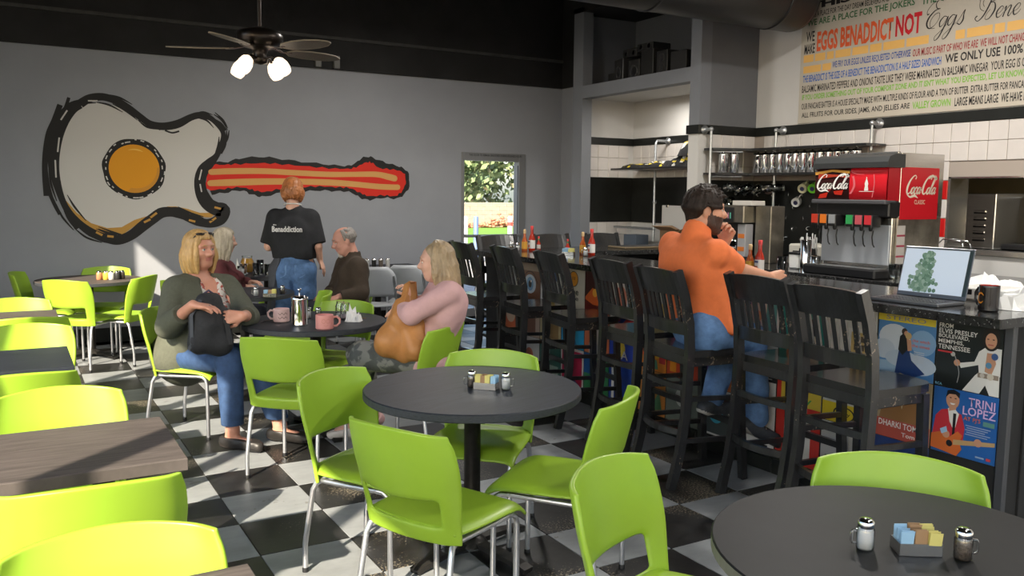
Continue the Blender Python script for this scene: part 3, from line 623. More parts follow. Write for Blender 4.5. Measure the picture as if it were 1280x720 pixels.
# ================================================================== green chairs
def lerp(a, b, t): return a + (b - a) * t
def interp(xs, ys, x): return float(np.interp(x, xs, ys))
def make_chair(name, label, shell, tube_m):
    t = thing(name, label, 'chair')
    m = MB(); P = []
    ys = [-.178, -.165, -.12, -.04, .05, .12, .17, .20, .218, .226]
    xs = [-.221, -.216, -.195, -.13, -.06, 0, .06, .13, .195, .216, .221]
    for y in ys:
        row = []
        for x in xs:
            k = max(0, (abs(x) - .19) / .031)
            z = .447 - .012 * (1 - (x / .2) ** 2) * max(0, 1 - ((y + .03) / .17) ** 2) - .022 * k ** 2
            f = max(0, (y - .15) / .076); z -= .042 * f ** 2; g = max(0, (-.08 - y) / .1)
            row.append((x * (1 - .04 * f - .10 * g), y - .030 * g * (1 - (x / .216) ** 2), z))
        P.append(row)
    m.grid([r[::-1] for r in P], shell); o = m.obj('seat', t)
    s = o.modifiers.new('s', 'SOLIDIFY'); s.thickness = .013; s.offset = -1
    s = o.modifiers.new('d', 'SUBSURF'); s.levels = 1; baked(o, 'seat')
    zs = [.396, .402, .43, .458, .468, .50, .555, .57, .60, .655, .70, .75, .79, .808, .813]
    ss = [-1, -.97, -.87, -.74, -.5, -.25, 0, .25, .5, .74, .87, .97, 1]
    hw = lambda z: interp([.39, .46, .55, .64, .67, .74, .813], [.216, .220, .230, .240, .243, .238, .222], z)
    def pt(s_, z):
        w = hw(z); rake = interp([.39, .46, .6, .813], [-.165, -.175, -.195, -.252], z)
        bow = interp([.39, .46, .6, .813], [.032, .038, .072, .066], z)
        zz = z - (.020 * s_ * s_ if z > .78 else 0) + (-.018 * (1 - s_ * s_) if abs(z - .5625) < .01 else 0)
        return (s_ * w, rake - bow * (1 - s_ * s_) + (.02 * max(0, abs(s_) - .84) / .16), zz)
    m = MB(); vs = [pt(s_, z) for z in zs for s_ in ss]; n = len(ss); fs = []
    for i in range(len(zs) - 1):
        for j in range(n - 1):
            if 3 < i + .5 < 6.9 and 2.9 < j + .5 < n - 3.9: continue
            fs.append((i * n + j, i * n + j + 1, (i + 1) * n + j + 1, (i + 1) * n + j))
    m.add(vs, fs, shell, True); o = m.obj('backrest', t)
    s = o.modifiers.new('s', 'SOLIDIFY'); s.thickness = .016; s.offset = 0
    s = o.modifiers.new('d', 'SUBSURF'); s.levels = 1; baked(o, 'backrest')
    def capped(pts, x):
        l = MB().tube(pts, .0115, tube_m, 10).obj('leg', t)
        p = pts[-1]; MB().lathe([(.0135, 0), (.0135, .016), (.0118, .02)], BLACKP, 10, c=(p[0], p[1], 0)).obj('foot_cap', l)
    for x in (-1, 1):
        MB().tube([(x * .197, .135, .408), (x * .195, 0, .404), (x * .188, -.150, .400)], .0115, tube_m, 8).obj('seat_rail', t)
        capped([(x * .197, .135, .408), (x * .196, .165, .406), (x * .196, .187, .392), (x * .196, .197, .36), (x * .196, .198, .2), (x * .196, .198, .003)], x)
        capped([(x * .188, -.150, .400), (x * .192, -.172, .388), (x * .198, -.186, .36), (x * .206, -.222, .15), (x * .207, -.226, .12), (x * .207, -.227, .003)], x)
    MB().tube([(-.2, .05, .404), (.2, .05, .404)], .008, tube_m, 8).obj('cross_bar', t)
    return t
chair0 = make_chair('green_chair', 'x', GREEN, STEEL_TUBE); _ct = tree_of(chair0)
CH = []
def place_chair(x, y, deg, label, group='lime green chairs', z=0):
    """x, y: middle of the top edge of the back; deg: compass of the way it faces, from +x"""
    a = radians(deg); loc = (x + cos(a) * .27, y + sin(a) * .27, z); rz = a - pi / 2
    if not CH:
        o = chair0; o.location = loc; o.rotation_euler = (0, 0, rz); o['label'] = label; o['group'] = group
    else: o = dup(chair0, loc, rz, label, group, _ct)
    CH.append(o); return o
G = 'lime green chairs'
place_chair(1.068, 2.619, 24, 'lime green chair in the foreground seen from behind, pulled up to the front round table')
place_chair(1.152, 3.529, -58, 'lime green chair left of the front round table, showing its inner back')
place_chair(2.04, 2.60, 128, 'lime green chair right of the front round table, seen from the side')
place_chair(1.437, 1.918, -64, 'lime green chair at bottom centre, facing the right-hand black round table')
place_chair(2.03, 3.62, 226, 'lime green chair on the far side of the front round table')
place_chair(1.195, 4.52, 48, 'lime green chair with its back to us at the round table with pink mugs')
place_chair(.813, 6.01, -42, 'lime green chair under the woman in the olive cardigan')
place_chair(2.223, 4.505, 128, 'lime green chair under the woman in pink')
place_chair(2.067, 5.80, 214, 'lime green chair on the far side of the table with pink mugs')
place_chair(2.10, 6.45, 165, 'lime green chair seen edge-on behind the table with pink mugs')
place_chair(3.12, 8.10, 138, 'lime green chair under the old man in brown')
place_chair(2.72, 9.25, 225, 'lime green chair against the mural wall with a dark bag hung on it')
place_chair(1.27, 7.85, 50, 'lime green chair under the woman with grey-blond hair')
place_chair(.364, 8.25, 48, 'lime green chair with its back to us at the far left round table')
place_chair(.83, 9.47, 248, 'lime green chair against the wall behind the far left round table')
place_chair(1.06, 8.38, 146, 'lime green chair right of the far left round table, seen from the side')
place_chair(.02, 9.2, -12, 'lime green chair at the left edge of the photo, in shade by the wall')
place_chair(.157, 2.45, 88, 'lime green chair pushed in at the near side of the large sunlit plank table')
place_chair(.13, 3.69, 268, 'lime green chair at the far side of the large sunlit plank table')
place_chair(.165, 2.06, 266, 'lime green chair nearest the camera, its sunlit back at the bottom left')
place_chair(.06, 5.56, 266, 'lime green chair at the far side of the second plank table')
place_chair(.0, 4.10, 91, 'lime green chair at the near side of the second plank table')
place_chair(.0, 6.95, 268, 'lime green chair at the far side of the third plank table')
place_chair(.06, 5.90, 90, 'lime green chair at the near side of the third plank table')
place_chair(2.25, 1.55, 219, 'lime green chair on the far side of the black round table at bottom right')
# grey chairs at the back
GREYP = mat('grey_plastic', (.40, .42, .45), .4, var=.03)
def make_grey(label):
    t = thing('grey_chair', label, 'chair')
    P = []
    for y in np.linspace(-.2, .2, 8): P.append([(x, y, .45 - .02 * max(0, (y - .1) / .1) ** 2 - .015 * (1 - (x / .2) ** 2)) for x in np.linspace(.2, -.2, 7)])
    o = MB().grid(P, GREYP).obj('seat', t); s = o.modifiers.new('s', 'SOLIDIFY'); s.thickness = .014; baked(o, 'seat')
    P = []
    for k in range(9):
        z = .55 + k * .0375; w = .205 * (1 if k < 5 else math.sqrt(max(.12, 1 - ((k - 4.4) / 4.4) ** 2)))
        P.append([(s_ * w, -.20 - (z - .45) * .2 - .035 * (1 - s_ * s_), z) for s_ in np.linspace(-1, 1, 9)])
    o = MB().grid(P, GREYP).obj('backrest', t); s = o.modifiers.new('s', 'SOLIDIFY'); s.thickness = .012; s.offset = 0; baked(o, 'backrest')
    for x in (-1, 1):
        MB().tube([(x * .2, -.27, .003), (x * .2, -.21, .44), (x * .195, -.245, .62), (x * .18, -.28, .76)], .011, STEEL_TUBE, 8).obj('leg', t)
        MB().tube([(x * .2, .22, .003), (x * .195, .15, .435), (x * .195, -.18, .44)], .011, STEEL_TUBE, 8).obj('leg', t)
    return t
def at_back(o, x, y, deg): a = radians(deg); o.location = (x + cos(a) * .28, y + sin(a) * .28, 0); o.rotation_euler = (0, 0, a - pi / 2)
g0 = make_grey('pale grey chair with a rounded back, just right of the old man'); g0['group'] = 'grey chairs at the back'; at_back(g0, 3.10, 7.95, 62); _gt = tree_of(g0)
for x, y, d, l in ((3.45, 8.02, 58, 'pale grey chair with a squarer turned back, behind the woman in pink'), (4.35, 9.05, 235, 'pale grey chair beyond the dark table by the wall'), (4.45, 8.25, 150, 'pale grey chair near the glazed door, behind the far bar stools')):
    o = dup(g0, (0, 0, 0), 0, l, 'grey chairs at the back', _gt); at_back(o, x, y, d)

# ================================================================== tables
def round_table(label, x, y, r=.465, m=TABLE, rot=.3, edge=TABLE_EDGE):
    t = thing('round_table', label, 'table', (x, y, 0), rot, 'round black tables')
    MB().lathe([(0, .705), (r - .004, .705), (r, .709), (r, .736), (r - .004, .74), (0, .74)], m, 72, mats=[edge, edge, edge, m, m], smooth=False).obj('tabletop', t)
    MB().lathe([(.036, .05), (.036, .68), (.10, .69), (.10, .704)], IRON, 24).obj('pole', t)
    b = MB().lathe([(.075, .035), (.06, .06), (.036, .075)], IRON, 20).obj('base_hub', t)
    for k in range(4):
        a = k * pi / 2
        MB().bar([(cos(a) * q, sin(a) * q, z) for q, z in ((.04, .045), (.18, .038), (.30, .022), (.335, .012))], .055, .022, (0, 0, 1), IRON).obj('foot', t)
    return t
round_table('black round table at the front centre with sugar packets on it', 1.705, 3.233, .473)
round_table('dark round table with two pink mugs and a coffee press', 1.70, 5.44, .462, rot=.1)
round_table('black round table against the left of the mural wall, green chairs around it', .62, 8.95, .46, TABLE_LIT, .6)
round_table('black round table cut off by the bottom right corner of the photo', 1.82, 1.217, .457, mat('black_laminate', (.011, .012, .013), .5, spec=.2, var=.25, vscale=4), .5, mat('pale_band', (.13, .125, .10), .5))
round_table('dark round table directly in front of the standing waitress, crowded with glasses', 2.27, 8.86, .457, TABLE, .3)
round_table('small dark round table behind the coffee press, with salt and sugar packets', 1.66, 7.25, .41, TABLE, .2)
def plank_table(label, x0, x1, y0, y1, m):
    cx, cy = (x0 + x1) / 2, (y0 + y1) / 2
    t = thing('rectangular_table', label, 'table', (cx, cy, 0), 0, 'rectangular plank tables')
    w, d = (x1 - x0) / 2, (y1 - y0) / 2
    MB().box((-w, -d, .702), (w, d, .74), m, .002).obj('tabletop', t)
    for s in (-1, 1): MB().box((-w, s * d - .004, .7005), (w, s * d + .004, .7385), m, .0015).obj('edge_strip', t)
    for s in (-1, 1):
        MB().lathe([(.034, .04), (.034, .68), (.08, .69), (.08, .70)], IRON, 18, c=(s * (w - .22), 0, 0)).obj('pole', t)
        MB().bar([(s * (w - .22), -.22, .012), (s * (w - .22), -.1, .03), (s * (w - .22), .1, .03), (s * (w - .22), .22, .012)], .06, .022, (0, 0, 1), IRON).obj('foot', t)
    return t
plank_table('large grey-brown plank table at the left, a shadow stripe across its sunlit top', -.75, .45, 2.777, 3.35, TABLE_LIT)
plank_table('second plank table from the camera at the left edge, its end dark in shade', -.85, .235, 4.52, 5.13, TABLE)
plank_table('third plank table from the camera at the left edge, small and grey', -.90, .25, 6.2, 6.76, TABLE_LIT)
plank_table('plank table end at the very bottom left of the photo', -.75, .43, 1.36, 1.90, TABLE_LIT)
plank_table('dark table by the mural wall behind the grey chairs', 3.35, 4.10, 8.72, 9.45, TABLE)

# ================================================================== bar stools
def make_stool(label):
    t = thing('bar_stool', label, 'bar stool', group='black bar stools')
    B = BLACKWOOD
    pts = [(.20, .245), (.13, .235)]
    outl = [(-.205, -.19), (.205, -.19), (.212, .10), (.20, .17), (.16, .205), (.08, .222), (0, .226), (-.08, .222), (-.16, .205), (-.20, .17), (-.212, .10)]
    o = MB().prism(outl, .715, .752, BLACKSEAT).obj('seat', t); bevel(o, .012, 3); baked(o, 'seat')
    MB().box((-.185, -.175, .66), (.185, .175, .716), B, .004).obj('apron', t)
    yb = lambda z: interp([0, .2, .4, .75, .9, 1.05, 1.185], [-.285, -.235, -.205, -.19, -.20, -.235, -.285], z)
    for s in (-1, 1):
        MB().bar([(s * .197, yb(z), z) for z in (0, .1, .2, .3, .4, .55, .75, .83, .9, .98, 1.05, 1.12, 1.185)], .034, .046, (0, 1, 0), B).obj('leg', t)
        MB().bar([(s * .19, .20, 0), (s * .178, .175, .4), (s * .175, .165, .70)], .038, .038, (0, 1, 0), B).obj('leg', t)
        for z in (.47, .24): MB().bar([(s * .193, yb(z), z + .02), (s * .183, .18, z)], .020, .026, (0, 0, 1), B).obj('side_stretcher', t)
    def rail(nm, z0, z1, bow, th, zs=3):
        vs = []; fs = []; xs = np.linspace(-.182, .182, 9)
        for x in xs:
            k = bow * (1 - (x / .182) ** 2)
            for z, d in ((z0, -1), (z1, -1), (z1, 1), (z0, 1)): vs.append((x, yb(z) - k + d * th / 2, z + (0 if nm != 'top_rail' or z == z0 else .012 * (1 - (x / .182) ** 2))))
        for i in range(8):
            for k in range(4): a, b = i * 4 + k, i * 4 + (k + 1) % 4; fs.append((a, b, b + 4, a + 4)[::-1])
        fs.append((0, 1, 2, 3)); fs.append((35, 34, 33, 32))
        return MB().add(vs, fs, B, False).obj(nm, t)
    rail('top_rail', 1.05, 1.178, .025, .024); rail('lower_rail', .835, .905, .022, .024)
    for z in (.53, .29): rail('rear_stretcher', z, z + .032, .045 if z < .4 else .02, .022)
    for k in range(6):
        x = -.135 + k * .054; b = .023 * (1 - (x / .182) ** 2)
        MB().bar([(x, yb(z) - b, z) for z in (.90, .98, 1.055)], .026, .012, (0, 1, 0), B).obj('slat', t)
    MB().bar([(-.18, .185, .30), (.18, .185, .30)], .022, .034, (0, 0, 1), B).obj('foot_rest', t)
    for z in (.86, .88): 
        MB().box((-.19, 0, 0), (-.18, .001, .001), B)
    return t
stool0 = make_stool('x'); _st = tree_of(stool0); ST = []
def place_stool(x, y, deg, label):
    a = radians(deg); loc = (x + cos(a) * .285, y + sin(a) * .285, 0)
    if not ST: o = stool0; o.location = loc; o.rotation_euler = (0, 0, a - pi / 2); o['label'] = label
    else: o = dup(stool0, loc, a - pi / 2, label, 'black bar stools', _st)
    ST.append(o); return o
place_stool(3.09, 2.53, -4, 'black bar stool nearest the camera, its bare seat in front of the record covers')
place_stool(3.20, 3.05, -3, 'black bar stool with a reddish sheen on its post, right of the man in orange')
place_stool(3.035, 3.61, -7, 'black bar stool on which the man in the orange shirt sits')
place_stool(3.14, 4.18, -4, 'black bar stool just left of the man in orange')
place_stool(3.165, 4.91, -8, 'black bar stool second to the left of the man in orange')
place_stool(3.175, 5.55, -6, 'black bar stool in front of the three hot sauce bottles')
place_stool(3.15, 6.21, -3, 'black bar stool directly behind the woman in pink')
place_stool(4.0, 7.12, -90, 'far-side black bar stool standing in front of the glazed door')
place_stool(4.62, 7.14, -90, 'black bar stool on the far side of the bar, right of the left sauce bottles')
place_stool(5.24, 7.14, -90, 'black bar stool on the far side of the bar, under the black wall panel')

# ================================================================== the bar
BX, BY0, BY1 = 3.72, 2.06, 6.80
bar = thing('bar_counter', 'black L-shaped bar with a granite top, its front papered with record covers', 'bar', (0, 0, 0))
MB().box((BX, BY0, .10), (BX + .14, BY1, 1.03), BLACKPAINT, .004).box((BX + .14, BY1 - .14, .10), (5.9, BY1, 1.03), BLACKPAINT, .004).obj('front_panel', bar)
MB().box((BX - .012, BY0 - .02, .0), (BX + .02, BY0 + .022, 1.03), mat('bar_edge_grey', (.05, .052, .058), .4), .004).obj('corner_trim', bar)
MB().box((BX - .01, BY0 + .025, 0.0), (BX + .14, BY1 - .01, .10), BLACKTRIM).obj('toe_kick', bar)
for k in range(15):
    MB().box((BX - .022, BY0 + .03 + k * .315, .002), (BX - .011, BY0 + .34 + k * .315, .088), BLACKTRIM, .003).obj('kick_tile', bar)
MB().box((BX + .141, BY0 - .01, .0), (4.30, BY0 + .04, 1.03), BLACKPAINT, .003).obj('end_panel', bar)
top = [(3.585, 2.03), (4.36, 2.03), (4.36, 6.28), (5.95, 6.28), (5.95, 6.92), (3.585, 6.92)]
o = MB().prism(top, 1.03, 1.072, GRANITE).obj('granite_top', bar); bevel(o, .006, 2); baked(o, 'granite_top')
MB().box((4.36, 2.2, .84), (4.62, 6.1, .87), STEEL, .004).obj('speed_rail', bar)
MB().box((3.95, 6.16, .86), (5.9, 6.27, .9), STEEL, .004).box((3.95, 6.25, .3), (5.9, 6.279, .86), BLACKP).obj('inner_shelf', bar)
# record covers glued to the bar front: (column from the right end, row from the top)
def cover(col, row, label, bg, shapes=(), y0=None):
    y = BY0 + .026 + col * .3155 if y0 is None else y0; z = 1.018 - (row + 1) * .3105
    t = thing('record_cover', label, 'record cover', (BX - .0015, y + .155, z), 0, 'record covers on the bar front')
    MB().box((-.003, -.153, .001), (0, .153, .308), flat(bg, .28), .0008).obj('sleeve', t)
    pr = {}; S = .306
    for k, s in enumerate(shapes):
        q = MB(); zz = -.0034 - .00025 * (k + 1); c = flat(s[-1], .28); nm = 'print'
        T = lambda u, v: (zz, .153 - u * S, .001 + v * S)
        if s[0] == 'r': _, u0, v0, u1, v1, _c = s; q.add([T(u0, v0), T(u1, v0), T(u1, v1), T(u0, v1)], [(0, 1, 2, 3)], c)
        elif s[0] == 'p': q.add([T(u, v) for u, v in s[1]], [list(range(len(s[1])))], c)
        elif s[0] == 'c': q.add([T(u, v) for u, v in circle(s[1], s[2], s[3], s[4] if len(s) > 6 or len(s) == 6 else s[3], 20)], [list(range(20))], c)
        elif s[0] == 's':
            w = MB(); ribbon(w, s[1], s[2], c); q.add([T(p[0], p[1]) for p in w.v], w.f, c)
        elif s[0] == 't':
            _, tx, u0, v0, w, h, _c = s; put_text('lettering', tx, t, T(u0, v0), (0, -1, 0), (0, 0, 1), w * S, h * S, c, .012); continue
        pr.setdefault(s[0] == 'p' or s[0] == 's', []).append(q)
    allq = [q for l in pr.values() for q in l]
    if allq:
        a = MB()
        for q in allq:
            for f, mi in zip(q.f, q.m): a.add([q.v[i] for i in f], [list(range(len(f)))], q.mats[mi])
        o = a.obj('artwork', t); o['kind'] = 'stuff'
    return t
SK, BLK, WHT, CRM = (.50, .26, .16), (.012, .012, .014), (.66, .65, .62), (.50, .44, .34)
cover(0, 0, 'record cover of a singer in a white suit with a microphone, top right', (.012, .015, .015), [
    ('p', [(.44, .0), (.62, .26), (.66, .3), (.98, .3), (.99, .0), (.85, .0), (.78, .14), (.70, .0)], WHT),
    ('p', [(.36, .40), (.60, .46), (.66, .62), (.76, .70), (.99, .70), (.99, .30), (.68, .28), (.66, .42), (.40, .33)], WHT),
    ('p', [(.78, .62), (.88, .62), (.92, .48), (.86, .30), (.76, .34)], SK), ('r', .66, .24, .97, .31, (.25, .20, .16)), ('c', .85, .275, .05, (.55, .5, .42)), ('c', .73, .275, .035, (.5, .45, .4)),
    ('c', .83, .82, .13, .17, (.02, .015, .013)), ('c', .83, .80, .085, .115, SK), ('p', [(.73, .86), (.80, .93), (.92, .88), (.93, .96), (.80, .99), (.72, .93)], (.02, .015, .013)),
    ('r', .77, .815, .80, .83, BLK), ('r', .85, .815, .88, .83, BLK), ('r', .79, .735, .87, .75, (.35, .08, .07)), ('c', .34, .40, .05, SK), ('s', [(.30, .50), (.34, .40), (.38, .25), (.36, .10)], .012, (.3, .3, .3)), ('c', .27, .52, .035, (.4, .4, .38)),
    ('c', .9, .58, .05, (.05, .1, .25)), ('c', .82, .44, .045, (.1, .25, .4)),
    ('t', 'FROM', .03, .90, .22, .07, WHT), ('t', 'ELVIS PRESLEY', .03, .82, .60, .07, WHT), ('t', 'BOULEVARD,', .03, .74, .48, .07, WHT), ('t', 'MEMPHIS,', .03, .66, .40, .07, WHT), ('t', 'TENNESSEE', .03, .58, .50, .07, WHT), ('r', .03, .53, .26, .555, (.5, .04, .05)), ('t', 'RCA', .02, .02, .11, .04, (.2, .45, .6))])
cover(0, 1, 'record cover with a guitarist in a red jacket on blue, lower right of the bar', (.02, .11, .36), [
    ('p', [(.0, .18), (.05, .55), (.14, .66), (.30, .70), (.46, .64), (.52, .45), (.5, .2), (.3, .12)], (.48, .03, .045)), ('p', [(.24, .70), (.34, .72), (.42, .64), (.36, .36), (.28, .5)], WHT), ('p', [(.33, .64), (.38, .64), (.37, .32), (.33, .3)], BLK),
    ('p', [(.26, .66), (.37, .70), (.37, .76), (.26, .76)], SK), ('c', .31, .84, .105, .135, SK), ('p', [(.20, .86), (.22, .97), (.32, 1.0), (.42, .96), (.41, .88), (.35, .93), (.25, .92)], BLK), ('r', .26, .86, .29, .875, BLK), ('r', .34, .86, .37, .875, BLK), ('p', [(.27, .79), (.36, .79), (.33, .765), (.29, .765)], WHT),
    ('p', [(.0, .26), (.0, .05), (.20, .03), (.42, .0), (.50, .12), (.45, .22), (.50, .33), (.42, .38), (.30, .27), (.15, .32)], (.55, .13, .03)), ('p', [(.36, .24), (.99, .34), (.99, .28), (.36, .16)], (.45, .3, .14)), ('c', .3, .17, .05, BLK), ('c', .24, .30, .06, SK), ('c', .74, .28, .06, SK), ('p', [(.14, .36), (.24, .42), (.26, .34), (.17, .29)], (.3, .5, .7)),
    ('t', 'TRINI', .56, .80, .40, .13, (.60, .42, .66)), ('t', 'LOPEZ', .48, .66, .50, .13, (.60, .42, .66)), ('t', 'AT PJ\'S', .50, .56, .26, .08, (.55, .12, .04)), ('r', .80, .55, .97, .62, (.10, .25, .22))] + [('r', .54 + .02 * (k % 2), .50 - k * .033, .92 - .04 * (k % 3), .513 - k * .033, (.30, .38, .52)) for k in range(5)] + [('r', .88, .05, .95, .09, (.5, .05, .05)), ('r', .72, .06, .85, .085, (.25, .35, .5))])
cover(1, 0, 'record cover with a couple dancing among clouds under a yellow STEREO band', (.07, .20, .42), [
    ('c', .3, .62, .28, .22, (.55, .60, .66)), ('c', .12, .42, .2, .16, (.45, .52, .6)), ('c', .72, .24, .32, .16, (.42, .5, .6)), ('c', .2, .12, .34, .12, (.25, .38, .52)), ('c', .8, .6, .22, .2, (.2, .35, .55)), ('c', .45, .3, .3, .14, (.4, .48, .58)), 
    ('p', [(.34, .06), (.40, .50), (.44, .62), (.56, .50), (.62, .30), (.86, .12), (.70, .05)], (.015, .04, .14)), ('p', [(.38, .44), (.40, .66), (.47, .72), (.55, .62), (.54, .46), (.46, .36)], BLK), ('c', .475, .74, .05, .055, (.04, .025, .02)), ('c', .505, .715, .035, .04, SK), ('c', .55, .68, .055, .055, (.5, .35, .16)), ('p', [(.52, .63), (.60, .62), (.62, .46), (.55, .44)], SK),
    ('r', 0, .88, 1, 1, (.62, .50, .03)), ('t', 'STEREO', .14, .905, .7, .07, (.20, .22, .26)), ('t', "the witch", .62, .60, .30, .05, (.6, .16, .14)), ('t', 'the times', .62, .52, .30, .05, (.6, .16, .14)), ('p', [(.40, .05), (.62, .02), (.66, .035), (.44, .07)], (.5, .42, .2))] + [('r', .66, .44 - k * .03, .84, .452 - k * .03, (.45, .5, .56)) for k in range(6)])
cover(2, 0, 'record cover with a yellow brick building seen through a white window', (.42, .41, .38), [
    ('r', .30, .0, 1, .66, (.50, .48, .44)), ('r', .52, .02, .96, .60, (.42, .29, .10))] + [('r', .58 + .13 * (k % 3), .44 - .14 * (k // 3), .65 + .13 * (k % 3), .54 - .14 * (k // 3), (.07, .05, .03)) for k in range(9)] + [('c', .12 + .1 * k, .92, .05, .05, ((.5, .1, .03), (.55, .25, .04), (.4, .04, .02), (.5, .2, .1))[k % 4]) for k in range(6)])
cover(1, 1, 'record cover with a brown suede jacket above a red lettered band', (.30, .24, .15), [('p', [(.1, .3), (.25, 1), (.8, 1), (.95, .3)], (.24, .12, .045)), ('p', [(.4, 1), (.5, .5), (.62, 1)], CRM), ('r', 0, .0, 1, .3, (.36, .07, .05)), ('t', 'DHARKI TOM III', .1, .18, .8, .1, WHT), ('t', 'Tom III', .52, .06, .36, .07, WHT)])
cover(2, 1, 'record cover in white with a yellow round badge, beside the stool seat', (.50, .49, .47), [('r', 0, 0, 1, .34, (.62, .46, .02)), ('c', .45, .17, .22, .13, BLK), ('c', .45, .17, .19, .11, (.62, .46, .02)), ('t', 'Fury', .32, .13, .26, .08, BLK)])
cover(3, 1, 'white and red record cover with green lettering, TA LADY', (.60, .59, .56), [('r', 0, .0, 1, .62, (.55, .04, .03)), ('r', .1, .1, 1, .52, (.60, .44, .05)), ('t', 'Fa', .42, .32, .3, .17, (.05, .28, .06)), ('t', 'lady', .3, .13, .5, .17, (.05, .28, .06))])
cover(4, 1, 'black and white record cover headed BLAZE with a red frame', (.02, .02, .022), [('r', 0, .0, 1, .40, WHT), ('r', .1, .66, .9, .98, (.5, .03, .03)), ('r', .18, .73, .82, .93, BLK), ('t', 'BLAZE', .1, .45, .8, .13, WHT), ('t', 'RED', .6, .05, .25, .1, BLK)])
cover(3, 0, 'teal record cover with orange spots, behind the slats of the nearest stool', (.015, .17, .14), [('c', .3, .62, .16, .16, (.5, .12, .03)), ('c', .7, .5, .2, .2, (.02, .02, .02)), ('t', 'ORCA', .1, .82, .8, .12, WHT), ('r', .5, .1, .9, .4, CRM), ('c', .3, .25, .12, .15, (.5, .14, .04))])
cover(4, 0, 'white record cover with a thin figure, behind the second stool slats', (.52, .50, .47), [('p', [(.4, 0), (.45, .5), (.55, .5), (.62, 0)], (.05, .04, .10)), ('c', .5, .6, .09, .1, SK), ('t', 'THE', .1, .8, .3, .12, (.03, .04, .2)), ('r', .7, .1, .95, .9, (.1, .3, .3))])
cover(5, 0, 'black record cover with two lines of pale type and a row of small figures', (.03, .026, .02), [('r', 0, .0, 1, .62, (.07, .06, .04)), ('t', 'THE GREATEST HITS WITH', .06, .86, .88, .06, WHT), ('t', 'A GREAT BAND SINGING', .06, .76, .88, .06, WHT)] + [('r', .1 + .12 * k, .08, .18 + .12 * k, .3, ((.3, .28, .35), (.05, .05, .12), (.3, .2, .15))[k % 3]) for k in range(7)])
cover(6, 0, 'dark record cover with pink flowers, behind the man in orange', (.05, .03, .05), [('c', .3, .6, .2, (.4, .1, .2)), ('c', .7, .4, .18, (.3, .08, .25))])
cover(7, 0, 'pale record cover with green and yellow blocks, behind the fourth stool slats', (.44, .42, .36), [('r', .1, .5, .5, .9, (.1, .25, .2)), ('r', .5, .1, .9, .5, (.5, .35, .08)), ('c', .3, .3, .14, (.05, .05, .06)), ('t', 'HITS', .55, .7, .4, .16, BLK)])
cover(8, 0, 'white and blue record cover behind the slats of the fourth stool', (.50, .48, .46), [('c', .4, .45, .22, .3, (.45, .15, .1)), ('r', .65, .1, .95, .9, (.12, .3, .42)), ('t', 'LIVE', .1, .84, .5, .1, BLK)])
cover(9, 0, 'dark record cover with a glowing orange sunset', (.05, .012, .01), [('p', [(0, .35), (.3, .6), (.6, .45), (1, .62), (1, .3), (.5, .18), (0, .2)], (.55, .10, .02)), ('c', .4, .48, .1, (.75, .35, .04)), ('p', [(0, 0), (0, .3), (.4, .16), (1, .28), (1, 0)], (.12, .015, .012))])
cover(10, 0, 'cream record cover with an orange disc over sketched line drawings', (.46, .42, .34), [('c', .52, .74, .2, .2, BLK), ('c', .52, .74, .18, .18, (.55, .22, .02)), ('t', 'one', .3, .34, .44, .12, BLK), ('t', 'dee', .3, .2, .44, .12, BLK), ('r', .47, .72, .5, .8, BLK), ('r', .55, .72, .58, .8, BLK)])
cover(11, 0, 'white record cover with scattered coloured letters, behind the fifth stool slats', (.50, .48, .45), [('c', .3, .5, .14, (.5, .05, .05)), ('c', .6, .3, .12, (.55, .36, .03)), ('c', .7, .7, .12, (.05, .12, .3)), ('r', .1, .1, .2, .9, BLK)])
cover(12, 0, 'brown record cover with a large blue eye', (.16, .075, .045), [('r', 0, .78, 1, .98, (.26, .20, .15)), ('c', .5, .42, .30, .26, (.40, .46, .52)), ('c', .5, .42, .17, .19, (.12, .25, .42)), ('c', .5, .42, .08, .1, BLK), ('c', .55, .5, .03, .03, WHT), ('s', [(.1, .45), (.3, .7), (.5, .76), (.7, .7), (.9, .45)], .03, (.05, .02, .015))])
cover(13, 0, 'pale grey record cover at the far left end of the bar', (.42, .42, .42), [('r', .3, .2, .7, .8, (.2, .2, .22))])
